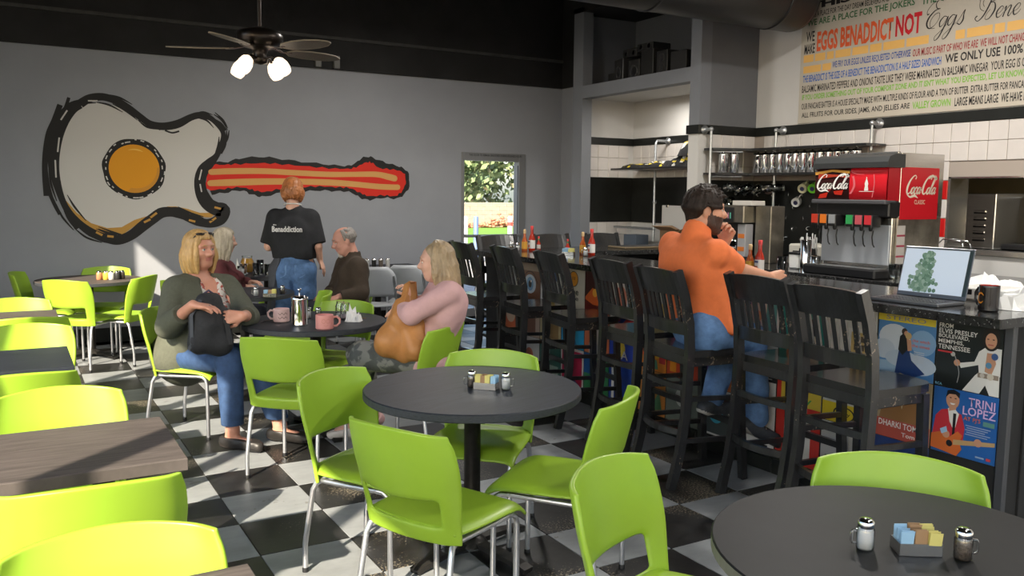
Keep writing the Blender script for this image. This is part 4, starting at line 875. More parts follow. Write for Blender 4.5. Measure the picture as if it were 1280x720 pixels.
row1 = [(5, 'orange and purple record cover behind the man\'s ankle', (.5, .13, .03), [('r', 0, 0, .5, .5, (.12, .05, .2)), ('t', 'LOVE', .1, .7, .8, .16, (.6, .45, .08))]),
 (6, 'red record cover with orange stripes, below the man\'s seat', (.40, .05, .02), [('r', .1, .1, .3, .9, (.6, .22, .02)), ('r', .5, .1, .7, .9, (.6, .3, .05)), ('t', 'DISCO', .1, .8, .8, .12, (.6, .5, .3))]),
 (7, 'bright orange record cover with large coloured letters, BAMBA', (.62, .20, .02), [('r', 0, .68, 1, 1, (.03, .025, .02)), ('t', 'LA', .2, .88, .3, .08, (.5, .1, .05)), ('t', 'BAMBA', .05, .70, .9, .16, (.12, .42, .12)), ('c', .28, .42, .15, .13, (.70, .12, .02)), ('c', .70, .42, .14, .13, (.65, .35, .03)), ('c', .28, .42, .06, BLK), ('c', .70, .42, .06, BLK), ('p', [(.3, .05), (.5, .3), (.7, .25), (.75, .05)], (.08, .2, .12)), ('r', .78, .2, .98, .66, (.45, .02, .03))]),
 (8, 'royal blue and red record cover beside the BAMBA cover', (.02, .05, .35), [('p', [(.0, .5), (.6, 1), (1, 1), (1, .5)], (.5, .03, .03)), ('c', .4, .3, .2, (.6, .45, .05)), ('t', 'FA', .3, .06, .4, .2, WHT)]),
 (9, 'orange-red record cover with a white portrait', (.5, .14, .06), [('c', .5, .5, .22, .3, (.55, .45, .38)), ('r', .2, .0, .8, .25, (.5, .46, .42))]),
 (10, 'bright blue record cover with a dark portrait, lower row', (.02, .30, .55), [('c', .35, .62, .16, .22, (.03, .02, .06)), ('p', [(.1, .1), (.2, .4), (.5, .45), (.7, .1)], (.02, .14, .30)), ('c', .4, .6, .08, .1, (.35, .12, .06))]),
 (11, 'cream record cover with a brown photograph, lower row', (.40, .32, .18), [('r', .1, .1, .9, .7, (.24, .15, .06)), ('c', .4, .5, .1, BLK), ('c', .62, .55, .05, (.5, .05, .04))]),
 (12, 'pale record cover with dark figures, under the eye cover', (.36, .26, .20), [('r', .2, .1, .8, .8, (.14, .06, .04)), ('s', [(.2, .2), (.5, .6), (.8, .8)], .05, (.3, .15, .08))]),
 (13, 'orange record cover at the far left end, lower row', (.5, .10, .03), [('c', .5, .5, .25, (.55, .4, .3)), ('r', .2, .8, .8, .92, WHT)])]
for a in row1: cover(a[0], 1, *a[1:])
row2 = [(1, 'dark blue record cover at the foot of the bar, right end', (.02, .04, .14), []), (2, 'white record cover at the foot of the bar', (.45, .44, .42), [('r', .1, .1, .9, .4, (.1, .1, .12))]), (3, 'red and white record cover low on the bar', (.5, .04, .03), [('r', .2, .1, .8, .9, (.55, .54, .5))]),
 (4, 'white record cover with small red type, low beside the nearest stool legs', (.55, .54, .52), [('r', .6, .1, .85, .2, BLK)]), (5, 'pale grey record cover edged in black behind the second stool legs', (.45, .44, .42), [('r', .08, .08, .92, .92, (.05, .06, .06)), ('c', .5, .5, .2, (.05, .3, .4))]), (6, 'grey-green record cover low behind the man\'s shoe', (.12, .14, .12), [('c', .5, .6, .2, (.4, .4, .36))]),
 (7, 'purple and orange record cover low under the man\'s stool', (.45, .18, .04), [('c', .4, .4, .2, (.1, .03, .2)), ('p', [(.5, .1), (.9, .2), (.8, .6)], (.1, .25, .12))]), (8, 'blue record cover with white stripes, low between two stools', (.02, .06, .32), [('r', .1, .1, .2, .9, WHT), ('r', .3, .1, .4, .9, WHT)]),
 (9, 'green, blue and red record cover low behind the fourth stool', (.05, .25, .1), [('r', 0, .5, .5, 1, (.02, .1, .3)), ('c', .6, .6, .18, (.5, .05, .03))]), (10, 'crimson record cover with a white border, low on the bar', (.55, .53, .50), [('r', .06, .06, .94, .94, (.42, .01, .06)), ('p', [(.2, .06), (.5, .3), (.9, .06)], (.03, .03, .12))]),
 (11, 'dark green record cover with pale blue patches, low on the bar', (.03, .10, .08), [('r', .1, .5, .5, .9, (.2, .3, .3)), ('r', .5, .1, .9, .4, (.25, .35, .3))]), (12, 'white record cover low at the left of the bar', (.42, .41, .40), [('c', .5, .5, .2, (.4, .1, .05))])]
for a in row2: cover(a[0], 2, *a[1:])

# ================================================================== back counter, kitchen, shelves
CX = 5.46
bc = thing('back_counter', 'long black counter under the soda machine along the right wall', 'counter', (0, 0, 0))
o = MB().box((CX, 2.2, .93), (XR - .012, 6.52, .972), GRANITE).obj('counter_top', bc); bevel(o, .006, 2); baked(o, 'counter_top')
MB().box((CX + .04, 2.25, .10), (XR - .02, 6.50, .93), BLACKPAINT).obj('carcass', bc)
for k in range(5):
    y = 2.3 + k * .84
    d = MB().box((CX + .018, y + .008, .62), (CX + .04, y + .83, .91), mat('drawer_front', (.05, .055, .065), .3), .004).obj('drawer', bc)
    MB().box((CX + .005, y + .3, .855), (CX + .018, y + .54, .875), BLACKP, .003).obj('handle', d)
    MB().box((CX + .02, y + .008, .14), (CX + .04, y + .83, .60), mat('drawer_front', (.05, .055, .065), .3), .004).obj('door', bc)
# soda machine
DXX, DY0, DY1 = 5.58, 4.06, 4.71
sm = thing('soda_machine', 'red and black six-valve soda fountain on the back counter', 'soda machine', (DXX, (DY0 + DY1) / 2, .972))
HW = (DY1 - DY0) / 2
MB().box((.10, -HW + .02, .0), (.62, HW - .02, .46), STEEL, .006).obj('cabinet', sm)
MB().box((.075, -HW + .02, .10), (.099, HW - .015, .40), mat('splash_steel', (.50, .52, .56), .38, .6), .003).obj('splash_plate', sm)
MB().box((-.10, -HW - .0, .0), (.09, HW + .02, .075), BLACKP, .012).box((-.085, -HW + .02, .074), (.07, HW, .078), STEEL).obj('drip_tray', sm)
hd = MB().box((.02, -HW - .005, .46), (.62, HW + .005, .58), BLACKP, .01).box((-.03, -HW - .005, .555), (.10, HW + .02, .59), DARKGREY, .008).obj('valve_hood', sm)
prof = [(.0, .585), (-.012, .60), (-.016, .70), (-.010, .80), (.0, .828)]
m = MB().grid([[(x, HW, z) for x, z in prof], [(x, .0, z) for x, z in prof]], flat((.03, .008, .008), .2)); 
m.grid([[(x, .0, z) for x, z in prof], [(x, -HW, z) for x, z in prof]], RED)
m.add([(0, -HW, .585), (.5, -HW, .585), (.5, -HW, .828), (0, -HW, .828)], [(0, 1, 2, 3)], flat((.36, .008, .015), .3)); m.box((.01, -HW + .001, .586), (.5, HW, .828), RED)
lp = m.obj('sign_panel', sm)
MB().prism([(.0, .0), (.20, .0), (.20, .10), (.08, .10), (.025, .08), (.0, .04)], -HW - .012, HW + .012, mat('cap_black', (.03, .032, .033), .35), M=Matrix(((1, 0, 0, -.03), (0, 0, 1, 0), (0, 1, 0, .83), (0, 0, 0, 1)))).obj('top_cap', sm)
MB().box((.1, -HW, .932), (.13, HW - .12, .948), STEEL, .003).obj('top_strip', sm)
art = MB()
TT = lambda u, v: (-.0178 , HW - u * 2 * HW, .585 + v * .243)
for q, c in (([(0, .80), (.25, .90), (.5, .84), (.5, .92), (.25, .97), (0, .90)], (.60, .30, .06)), ([(.05, .85), (.5, .78), (.5, .70), (.3, .74), (.05, .68)], (.35, .04, .02)), ([(.08, .18), (.2, .25), (.18, .08), (.06, .05)], (.40, .02, .01)), ([(.28, .28), (.42, .32), (.40, .16), (.3, .18)], (.40, .02, .01)), ([(.15, .3), (.25, .36), (.22, .26)], (.2, .01, .01))):
    art.add([TT(*p) for p in q], [list(range(len(q)))], flat(c, .25))
BTL = [(.71, .30), (.71, .36), (.718, .44), (.712, .52), (.722, .60), (.73, .66), (.73, .72), (.74, .72), (.742, .66), (.75, .60), (.76, .52), (.755, .44), (.762, .36), (.762, .30)]
art.add([TT(*p) for p in BTL], [list(range(len(BTL)))], flat(WHT, .3)); art.add([TT(.64, .27), TT(.84, .27), TT(.84, .285), TT(.64, .285)], [(0, 1, 2, 3)], flat(WHT, .3))
ribs = MB()
for q, w in (([(.52, .2), (.57, .45), (.55, .75)], .03), ([(.82, .1), (.84, .5), (.83, .8)], .012), ([(.53, .88), (.6, .82), (.7, .80)], .012)): ribbon(ribs, q, w, flat((.66, .16, .18), .15))
art.add([TT(p[0], p[1]) for p in ribs.v], ribs.f, flat((.60, .12, .14), .15))
o = art.obj('panel_artwork', lp); o['kind'] = 'stuff'
def coke(parent, org, u, v, width, c, k=1.35):
    m = MB(); x1 = script(m, 'Coca', 0, 0, 1, flat(c, .35), k, .92, .34); x1 = script(m, '-', x1 - .1, 0, 1, flat(c, .35), k, 1, .3); x1 = script(m, 'Cola', x1 + .15, 0, 1, flat(c, .35), k, .92, .34)
    ribbon(m, [(.3, -.1), (1.2, -.55), (2.4, -.35), (3.3, -.75)], [.1, .3, .42, .06], flat(c, .35)); ribbon(m, [(6.0, 2.5), (7.0, 3.0), (8.2, 2.5), (x1, 3.1)], [.2, .42, .34, .1], flat(c, .35))
    s = width / (x1 + .4); q = MB().add([(p[0] * s, p[1] * s, 0) for p in m.v], m.f, flat(c, .35)); o = q.obj('logo', parent); o.matrix_local = frame_matrix(org, u, v); o['kind'] = 'stuff'; return o
coke(lp, (-.0195, HW - .018, .675), (0, -1, 0), (0, 0, 1), .30, (.75, .73, .70))
VC = [(.45, .04, .02), (.62, .16, .02), (.25, .26, .27), (.03, .28, .08), (.45, .08, .10), (.50, .03, .04)]
for k in range(6):
    y = HW - .05 - (k % 3) * .082 - (k // 3) * .325
    v = MB().box((-.06, y - .034, .385), (.05, y + .034, .475), BLACKP, .006).obj('valve', sm)
    MB().box((-.063, y - .030, .405), (-.0605, y + .030, .474), flat(VC[k], .3)).obj('brand_plate', v)
    MB().lathe([(.010, 0), (.016, .012), (.016, .03)], BLACKP, 10, c=(-.02, y, .355)).tube([(.01, y, .36), (.0, y, .31), (.012, y, .255), (.03, y, .235)], .0055, BLACKP, 6).obj('lever', v)
sd = MB().box((.14, -HW - .002, .46), (.66, -HW + .018, .94), STEEL, .003).box((.14, -HW + .0, .0), (.66, -HW + .018, .46), mat('smeared_steel', (.30, .27, .23), .3, .8, var=.5, vscale=4), .003).obj('side_panel', sm)
cl = MB().box((.145, -HW - .006, .445), (.60, -HW - .002, .835), RED, .001).obj('side_sign', sm)
coke(cl, (.20, -HW - .0066, .64), (1, 0, 0), (0, 0, 1), .37, (.70, .64, .52)); put_text('lettering', 'CLASSIC', cl, (.31, -HW - .0066, .56), (1, 0, 0), (0, 0, 1), .13, .033, flat((.62, .5, .36), .4), .01)
lb = MB()
for k in range(5): 
    z = .40 - k * .078; lb.box((.13, -HW - .005, z - .07), (.225, -HW - .002, z), flat((.45, .42, .39), .5)); 
lb.obj('paper_label', sm)
for k in range(4): MB().box((.13, -HW - .0055, .318 - k * .078), (.225, -HW - .005, .332 - k * .078), flat((.32, .03, .06), .5)).obj('red_stripe', sm)
# coffee machine
cm = thing('coffee_machine', 'tall stainless and black coffee brewer beside the man in orange', 'coffee maker', (5.98, 5.72, .972))
MB().box((-.02, -.20, 0), (.16, -.01, .52), mat('brown_steel', (.28, .26, .22), .3, .85, var=.35, vscale=3), .006).obj('tower', cm)
MB().box((-.16, .0, .36), (.2, .44, .52), mat('brown_steel', (.28, .26, .22), .3, .85), .008).box((-.16, .0, .0), (.2, .44, .05), BLACKP, .008).box((.1, .0, .05), (.2, .44, .36), BLACKP).obj('brew_head', cm)
pn = MB().box((-.168, .12, .37), (-.161, .43, .505), BLACKP, .002).obj('control_panel', cm)
for k in range(5): MB().box((-.1705, .265 - k * .028, .40), (-.1685, .279 - k * .028, .455), flat(((.6, .58, .55), (.6, .58, .55), (.5, .06, .05), (.45, .2, .3), (.1, .4, .3))[k], .4)).obj('button', pn)
MB().box((-.1705, .32, .43), (-.1685, .395, .485), flat((.55, .10, .02), .4)).obj('brand_mark', pn)
MB().box((-.12, .01, .051), (-.02, .11, .35), mat('pale_steel', (.4, .4, .42), .4, .3), .004).box((-.1225, .02, .22), (-.12, .10, .26), flat((.55, .16, .03), .4)).box((-.1225, .02, .10), (-.12, .10, .14), flat((.55, .16, .03), .4)).obj('dispenser_column', cm)
jug = MB().lathe([(.05, .05), (.072, .07), (.075, .14), (.05, .19), (.045, .2)], glass_mat('smoked_glass', (.35, .33, .32), .2), 18, c=(-.06, .20, 0)).lathe([(.047, .2), (.047, .225), (0, .23)], BLACKP, 16, c=(-.06, .20, 0)).tube([(-.13, .2, .19), (-.17, .2, .17), (-.165, .2, .09)], .01, BLACKP, 8).obj('glass_jug', cm)
pb = thing('paper_tray', 'white tray of papers lying on top of the coffee brewer', 'tray', (5.95, 5.80, 1.4935)); MB().box((-.08, -.12, 0), (.1, .12, .045), flat((.52, .50, .46), .5), .004).obj('tray', pb)
pr = thing('receipt_printer', 'cream plastic box with a cable, behind the steel canister', 'printer', (6.16, 5.22, .972)); MB().box((-.12, -.20, 0), (.2, .16, .19), flat((.50, .48, .42), .5), .015).box((-.125, -.12, .11), (-.119, .1, .13), BLACKP).obj('case', pr); MB().tube([(-.12, .16, .05), (-.2, .2, .02), (-.22, .1, .01), (-.15, -.1, .012)], .006, BLACKP, 6).obj('cable', pr)
# canisters and straws in front of the soda machine
cn = thing('steel_canister', 'tall steel canister on the back counter, left of the soda machine', 'canister', (5.74, 4.92, .972)); MB().lathe([(.045, 0), (.045, .245), (.042, .25), (.04, .245), (.04, .02), (0, .02)], CHROME, 24).obj('cup', cn)
st = thing('straw_holder', 'black holder packed with white paper-wrapped straws', 'straw holder', (5.90, 5.035, .972)); MB().box((-.05, -.06, 0), (.05, .06, .17), BLACKP, .006).obj('box', st)
for k in range(24): a, b = R_.uniform(-.045, .045), R_.uniform(-.055, .055); MB().tube([(a, b, .1), (a + R_.uniform(-.01, .01), b * 1.15, R_.uniform(.24, .27) + (.03 if k < 4 else 0))], .005, PAPER, 6).obj('straw', st)
cp = thing('white_container', 'white plastic tub beside the steel canister', 'container', (5.76, 5.03, .972)); MB().box((-.045, -.05, 0), (.045, .05, .13), WHITE, .012).box((-.05, -.055, .12), (.05, .055, .14), BLACKP, .004).obj('tub', cp)
cn2 = thing('cup_dispenser', 'small steel and white cup at the front of the back counter', 'cup', (5.72, 4.80, .972)); MB().lathe([(.038, 0), (.042, .12), (.038, .125), (.036, .02), (0, .02)], CHROME, 20).obj('cup', cn2)
bw = thing('blue_bottle', 'clear bottle with a blue cap by the straw holder', 'bottle', (5.80, 4.775, .972)); MB().lathe([(.03, 0), (.032, .1), (.015, .15), (.012, .165)], GLASS, 14).lathe([(.014, .165), (.014, .185), (0, .186)], flat((.03, .04, .25), .4), 12).obj('body', bw)
gl = MB().lathe([(.028, 0), (.035, .12), (.032, .12), (.025, .012), (0, .012)], GLASS, 16)
g0 = gl.obj('drinking_glass', None, (5.47 + .1, 3.97, .972)); tag(g0, 'clear glass standing just right of the soda machine, nearest the laptop', 'glass', 'glasses by the soda machine')
for k, (x, y) in enumerate(((5.58, 3.885), (5.66, 3.99), (5.66, 3.90))):
    c = g0.copy(); COL.objects.link(c); c.location = (x, y, .972); c['label'] = ('clear glass at the right end of the glass cluster by the soda machine', 'clear glass at the back left of the cluster by the soda machine', 'clear glass at the back right of the cluster by the soda machine')[k]
# wall shelf with pitchers
PP = PIPE
sh = thing('pipe_shelf', 'two-tier black wall shelf hung on galvanised pipes, full of steel pitchers', 'shelf', (0, 0, 0))
for z, nm in ((2.045, 'upper_board'), (1.80, 'lower_board')):
    MB().prism([(6.06, 6.53), (6.06, 6.40 if z > 2 else 6.36), (6.42, 6.26), (6.5, 4.97 if z > 2 else 5.2), (6.77, 4.97 if z > 2 else 5.2), (6.77, 6.53)], z - .011, z + .011, BLACKWOOD).obj(nm, sh)
def pipe_drop(x, y, nx, ny, z1):
    b = MB().tube([(x, y, 2.24), (x + nx * .10, y + ny * .10, 2.24)], .016, PP, 10).lathe([(.045, 0), (.045, .008), (.024, .014), (.022, .03)], PP, 18, M=frame_matrix((x, y, 2.24), (0, 0, 1), Vector((nx, ny, 0)).cross(Vector((0, 0, 1))))).ell((x + nx * .1, y + ny * .1, 2.24), (.024, .024, .024), PP, 12, 8)
    b.tube([(x + nx * .1, y + ny * .1, 2.24), (x + nx * .1, y + ny * .1, z1)], .0135, PP, 10); return b.obj('pipe', sh)
pipe_drop(6.06, 6.535, 0, -1, 1.5); pipe_drop(6.772, 6.16, -1, 0, 1.2); pipe_drop(6.772, 5.05, -1, 0, 2.0)
for z in (2.02, 1.775): MB().tube([(6.07, 6.435, z), (6.36, 6.30, z)], .010, PP, 8).obj('bracket', sh)
pit = thing('steel_pitcher', 'polished steel water pitcher, one of the row along the upper wall shelf', 'pitcher', group='steel pitchers on the wall shelf')
MB().lathe([(.044, 0), (.046, .005), (.046, .18), (.048, .195), (.044, .195), (.042, .02), (0, .02)], CHROME, 22).obj('body', pit)
MB().tube([(.046, 0, .17), (.075, 0, .168), (.082, 0, .13), (.078, 0, .07), (.046, 0, .05)], .0065, CHROME, 8).obj('handle', pit)
MB().lathe([(.047, .196), (.046, .203), (.01, .210), (.008, .225), (.011, .232), (0, .234)], CHROME, 16).obj('lid', pit)
_pt = tree_of(pit)
for k in range(15):
    if k < 2: x, y = 6.20 + .105 * k, 6.40 - .045 * k
    else: x, y = 6.60 - .0 * k, 6.32 - (k - 2) * .098
    rz = R_.uniform(2.2, 4.2)
    lab = 'polished steel water pitcher, one of the row along the upper wall shelf'
    if k == 0: pit.location = (x, y, 1.811); pit.rotation_euler = (0, 0, rz); pit['label'] = 'polished steel water pitcher at the left end of the shelf row, set apart'
    else: dup(pit, (x, y, 1.811), rz, 'polished steel water pitcher, %s from the left in the row on the wall shelf' % ['', 'second', 'third', 'fourth', 'fifth', 'sixth', 'seventh', 'eighth', 'ninth', 'tenth', 'eleventh', 'twelfth', 'thirteenth', 'fourteenth', 'last'][k], 'steel pitchers on the wall shelf', _pt)
# black peg panel with hooks, mugs and glasses
pg = thing('peg_board', 'black wall panel studded with small metal hooks, mugs hanging from its top', 'board', (0, 0, 0))
MB().box((6.15, 6.515, 1.0), (6.777, 6.537, 1.74), BLACKTRIM).box((6.758, 4.75, 1.0), (6.777, 6.515, 1.74), BLACKTRIM).obj('panel', pg)
hk = MB().tube([(0, 0, 0), (-.02, 0, 0), (-.032, 0, -.008), (-.036, 0, -.022), (-.028, 0, -.034), (-.018, 0, -.03)], .0042, CHROME, 6).mesh('hook')
HS = []
for r_, z in enumerate((1.62, 1.50, 1.39, 1.28, 1.18)):
    for k in range(9): HS.append((6.757, 6.42 - k * .19 - (r_ % 2) * .09, z + R_.uniform(-.01, .01)))
for (x, y, z) in HS: link(hk, 'hook', pg, (x, y, z), R_.uniform(-.5, .9))
MUGS = {}
def mug(name, label, cat, loc, rot, r, h, m, parts=(), group=None, inner=None):
    t = thing(name, label, cat, loc, rot, group)
    MB().lathe([(r * .9, 0), (r, h * .06), (r, h * .94), (r * .98, h), (r * .91, h), (r * .9, h * .12), (0, h * .1)], m, 26, mats=[m, m, m, m, inner or m, inner or m]).obj('cup', t)
    MB().tube([(r * .96, 0, h * .82), (r * 1.35, 0, h * .86), (r * 1.68, 0, h * .68), (r * 1.66, 0, h * .42), (r * 1.35, 0, h * .22), (r * .96, 0, h * .2)], r * .13, m, 10).obj('handle', t)
    return t
hangs = [(6.62, 6.19, 1.645, flat((.10, .06, .05), .35), 'brown and white mug hanging bottom-out from the lower shelf board'), (6.60, 5.74, 1.655, flat((.50, .47, .30), .35), 'cream and green mug hanging from the lower shelf board'), (6.60, 5.62, 1.655, flat((.10, .35, .02), .35), 'bright green mug hanging next to the soda machine'), (6.70, 5.90, 1.52, WHITE, 'white mug with a coloured rim hanging lowest on the hook panel')]
for x, y, z, m_, lab in hangs:
    t = mug('hanging_mug', lab, 'mug', (x, y, z), (radians(70), radians(-15), radians(100)), .046, .095, m_, group='mugs hanging under the wall shelf', inner=WHITE)
    t.rotation_euler = Euler((0, 0, 0)); t.matrix_world = Matrix.Translation((x, y, z)) @ Matrix.Rotation(radians(-70), 4, 'Z') @ Matrix.Rotation(radians(-75), 4, 'X') @ Matrix.Rotation(radians(-60), 4, 'Z') 
    MB().lathe([(.018, -.001), (.022, -.001)], flat((.06, .06, .14), .5), 16).obj('base_stamp', t)
for k, (x, y, z) in enumerate(((6.30, 6.36, 1.68), (6.40, 6.32, 1.67), (6.47, 6.28, 1.68), (6.58, 6.37, 1.66), (6.60, 6.27, 1.68), (6.28, 6.45, 1.56), (6.40, 6.46, 1.55), (6.56, 6.08, 1.67), (6.6, 5.97, 1.67))):
    lab = ['leftmost', 'second', 'third', 'fourth', 'fifth', 'lower left', 'lower right', 'sixth', 'seventh'][k]
    t = thing('glass_mug', '%s clear glass mug hanging upside down under the wall shelf' % lab, 'glass', (x, y, z), group='glass mugs under the wall shelf')
    MB().lathe([(.034, 0), (.042, .01), (.042, .10), (.038, .10), (.037, .02), (0, .016)], GLASS, 18).obj('cup', t)
    MB().tube([(.04, 0, .085), (.062, 0, .085), (.07, 0, .055), (.06, 0, .025), (.04, 0, .02)], .005, GLASS, 6).obj('handle', t)
    t.matrix_world = Matrix.Translation((x, y, z)) @ Matrix.Rotation(R_.uniform(-2.2, -.8), 4, 'Z') @ Matrix.Rotation(radians(R_.uniform(95, 130)), 4, 'X')
# niche: pipe shelf with folded shirts, white board, box
ns = thing('niche_shelf', 'black shelf board on a galvanised pipe in the niche, piled with dark shirts', 'shelf', (0, 0, 0))
MB().box((6.45, 6.9, 1.885), (6.895, 8.60, 1.907), BLACKWOOD, .002).obj('shelf_board', ns)
MB().tube([(6.885, 8.05, 2.23), (6.72, 8.05, 2.23), (6.70, 8.05, 2.20), (6.70, 8.05, 1.03)], .016, PP, 10).lathe([(.045, 0), (.045, .008), (.022, .02)], PP, 16, M=frame_matrix((6.89, 8.05, 2.23), (0, 0, 1), (0, 1, 0))).ell((6.705, 8.05, 1.50), (.026, .026, .03), PP).ell((6.705, 8.05, 1.18), (.026, .026, .03), PP).obj('pipe', ns)
MB().tube([(6.70, 8.05, 1.18), (6.60, 8.70, 1.18)], .014, PP, 8).obj('side_pipe', ns)
CLOTH = mat('black_cotton', (.013, .013, .014), .9, var=.3, vscale=20, bump=.3, bscale=40)
YEP = flat((.55, .42, .02), .7)
def cloth_lump(name, label, cx, cy, z, sx, sy, sz, marks, grp, seed):
    rr = random.Random(seed); t = thing(name, label, 'shirt', (cx, cy, z), group=grp)
    n = 13; P = []
    f = lambda x, y: sz * max(0, 1 - abs(x) ** 5) ** .5 * max(0, 1 - abs(y) ** 5) ** .5 * (.72 + .14 * sin(6 * x + seed) + .14 * cos(5 * y + 2 * seed + 3 * x))
    for i in range(n):
        x = -1 + 2 * i / (n - 1); P.append([(x * sx, (-1 + 2 * j / (n - 1)) * sy, f(x, -1 + 2 * j / (n - 1))) for j in range(n)])
    m = MB().grid(P, CLOTH); m.add([(-sx, -sy, 0), (sx, -sy, 0), (sx, sy, 0), (-sx, sy, 0)], [(3, 2, 1, 0)], CLOTH); m.obj('folded_cloth', t)
    pm = MB()
    for q in range(marks):
        x, y = rr.uniform(-.9, -.2), rr.uniform(-.8, .8); w, h = rr.uniform(.012, .035), rr.uniform(.008, .02)
        c = [(x * sx + a * w, y * sy + b * h * 2, f(x + a * w / sx, y + b * h * 2 / sy) + .004) for a, b in ((-1, -1), (1, -.6), (.8, 1), (-1, .7))]
        pm.add(c, [(0, 1, 2, 3)], YEP if rr.random() < .65 else flat((.6, .6, .58), .7))
    if marks: o = pm.obj('print', t); o['kind'] = 'stuff'
    return t
GS = 'folded shirts on the niche shelf'
cloth_lump('folded_shirt', 'dark folded shirts with yellow print at the left of the niche shelf', 6.66, 8.28, 1.908, .17, .20, .06, 7, GS, 1)
cloth_lump('folded_shirt', 'dark folded shirts with yellow print in the middle of the niche shelf', 6.66, 7.86, 1.908, .17, .19, .085, 10, GS, 2)
cloth_lump('folded_shirt', 'lowest of the big heap of dark yellow-printed shirts at the right of the niche shelf', 6.66, 7.28, 1.908, .18, .34, .17, 16, GS, 3)
cloth_lump('folded_shirt', 'topmost crumpled dark shirt with yellow print on the big niche shelf heap', 6.66, 7.20, 2.02, .16, .27, .24, 24, GS, 4)
wb = thing('white_board', 'white board leaning against the back of the niche behind the carton', 'board', (6.84, 7.76, 1.0)); MB().box((-.01, -.30, 0), (.01, .30, .52), flat((.66, .65, .64), .4), .004).obj('board', wb)
for y in (-.24, .2): MB().box((-.018, y - .02, .495), (.014, y + .02, .53), STEEL, .003).obj('clip', wb)
shf = thing('niche_counter', 'low counter across the bottom of the niche', 'counter', (0, 0, 0)); MB().box((6.16, 6.72, .90), (6.90, 8.74, .94), mat('grey_laminate', (.25, .25, .24), .4), .004).obj('counter_top', shf); MB().box((6.2, 6.74, .0), (6.88, 8.72, .90), WALL_D).obj('cupboard', shf)
wb.location.z = .942
KRAFT = mat('kraft_card', (.28, .17, .09), .8, var=.12, vscale=6)
bx = thing('cardboard_box', 'open brown cardboard carton left of the man in orange', 'box', (6.30, 7.14, .942))
m = MB()
for a, b in (((-.14, -.15, 0), (-.136, .15, .26)), ((.136, -.15, 0), (.14, .15, .26)), ((-.14, -.15, 0), (.14, -.146, .26)), ((-.14, .146, 0), (.14, .15, .26)), ((-.14, -.15, 0), (.14, .15, .004))): m.box(a, b, KRAFT)
m.obj('carton', bx)
for M_, w in ((frame_matrix((-.138, .15, .26), (0, -1, 0), (-.9, 0, .35)), .30), (frame_matrix((-.14, .148, .26), (1, 0, 0), (0, .92, .3)), .28), (frame_matrix((.14, -.148, .26), (-1, 0, 0), (0, -.8, .3)), .28)): MB().box((0, 0, -.002), (w, .13, .002), KRAFT).obj('flap', bx).matrix_local = M_
nb = thing('dark_bin', 'small dark blue-grey box at the foot of the niche wall', 'box', (6.62, 8.28, .942)); MB().box((-.1, -.12, 0), (.1, .12, .16), flat((.08, .10, .13), .5), .006).obj('box', nb)
# speakers on the upper ledge
SPK = [(8.28, .16, .13, .10, 0, 'smallest black speaker, at the left end of the ledge pile'), (8.05, .23, .26, .16, 1, 'large black speaker with a shiny cone, left of the ledge pile'), (7.80, .20, .22, .16, 1, 'black speaker with a shiny cone in the middle of the ledge pile'), (7.56, .23, .30, .16, 0, 'tall plain black speaker, right of the ledge pile'), (7.32, .20, .26, .15, 2, 'black speaker with two small cones at the right of the ledge pile'), (7.06, .24, .22, .16, 0, 'dark speaker in shadow at the right end of the ledge')]
for y, w, h, d, c, lab in SPK:
    t = thing('speaker', lab, 'speaker', (6.30, y, 2.876), R_.uniform(-.25, .1), 'speakers piled on the ledge'); MB().box((-d, -w / 2, 0), (d, w / 2, h), mat('speaker_black', (.02, .02, .02), .45), .006).obj('cabinet', t)
    for q in range(c): 
        r, z = (.07, h * .42) if c == 1 else (.045, h * (.3 + .4 * q)); MB().lathe([(r, 0), (r, .006), (r * .9, .008), (r * .4, -.01), (0, -.004)], mat('cone', (.05, .05, .052), .18), 20, M=frame_matrix((-d, 0, z), (0, -1, 0), (0, 0, 1))).obj('cone', t)
for y, lab, w in ((7.93, 'black speaker lying on top of the left large one on the ledge', .25), (7.66, 'black speaker lying on top at the middle of the ledge pile', .27)):
    t = thing('speaker', lab, 'speaker', (6.31, y, 3.138 if y > 7.8 else 3.178), .0, 'speakers piled on the ledge'); MB().box((-.13, -w / 2, 0), (.13, w / 2, .10 if y > 7.8 else .085), mat('speaker_black', (.02, .02, .02), .45), .005).obj('cabinet', t)
    for q in (-.07, .07): MB().lathe([(.035, 0), (.035, .005), (.015, -.006), (0, -.003)], mat('cone', (.05, .05, .052), .18), 16, M=frame_matrix((-.13, q, .045), (0, -1, 0), (0, 0, 1))).obj('cone', t)
# kitchen oven behind the pass-through
ov = thing('steel_oven', 'tall stainless kitchen cabinet with four vents seen through the serving hatch', 'oven', (7.35, 4.41, 0))
MB().box((-.02, -.14, .4), (.62, .16, 1.625), STEEL, .006).obj('cabinet', ov)
for k in range(5):
    z = 1.46 - k * .06; MB().box((-.03, -.06, z), (-.018, .05, z + .018), CHROME, .004).box((-.0215, -.06, z - .012), (-.0195, .05, z), BLACKP).obj('vent', ov)
MB().box((-.0, -.2, 0), (.6, .2, .4), IRON).obj('plinth', ov)
kb = thing('dark_fridge', 'dark brown kitchen unit right of the steel oven in the hatch', 'cabinet', (8.0, 4.05, 0)); MB().box((-.3, -.46, 0), (.3, .24, 1.60), mat('dark_brown', (.03, .024, .014), .4), .01).obj('cabinet', kb); MB().box((-.32, -.1, 1.2), (-.3, -.06, 1.5), STEEL, .004).obj('handle', kb)
kp = thing('black_tray', 'black pan on the serving hatch ledge at the right edge of the photo', 'tray', (6.92, 3.72, 1.171)); MB().box((-.1, -.2, 0), (.1, .2, .05), BLACKP, .012).obj('pan', kp)
kc = thing('wire_rack', 'curved wire holder on the ledge beside the soda machine', 'rack', (6.74, 4.27, .972))
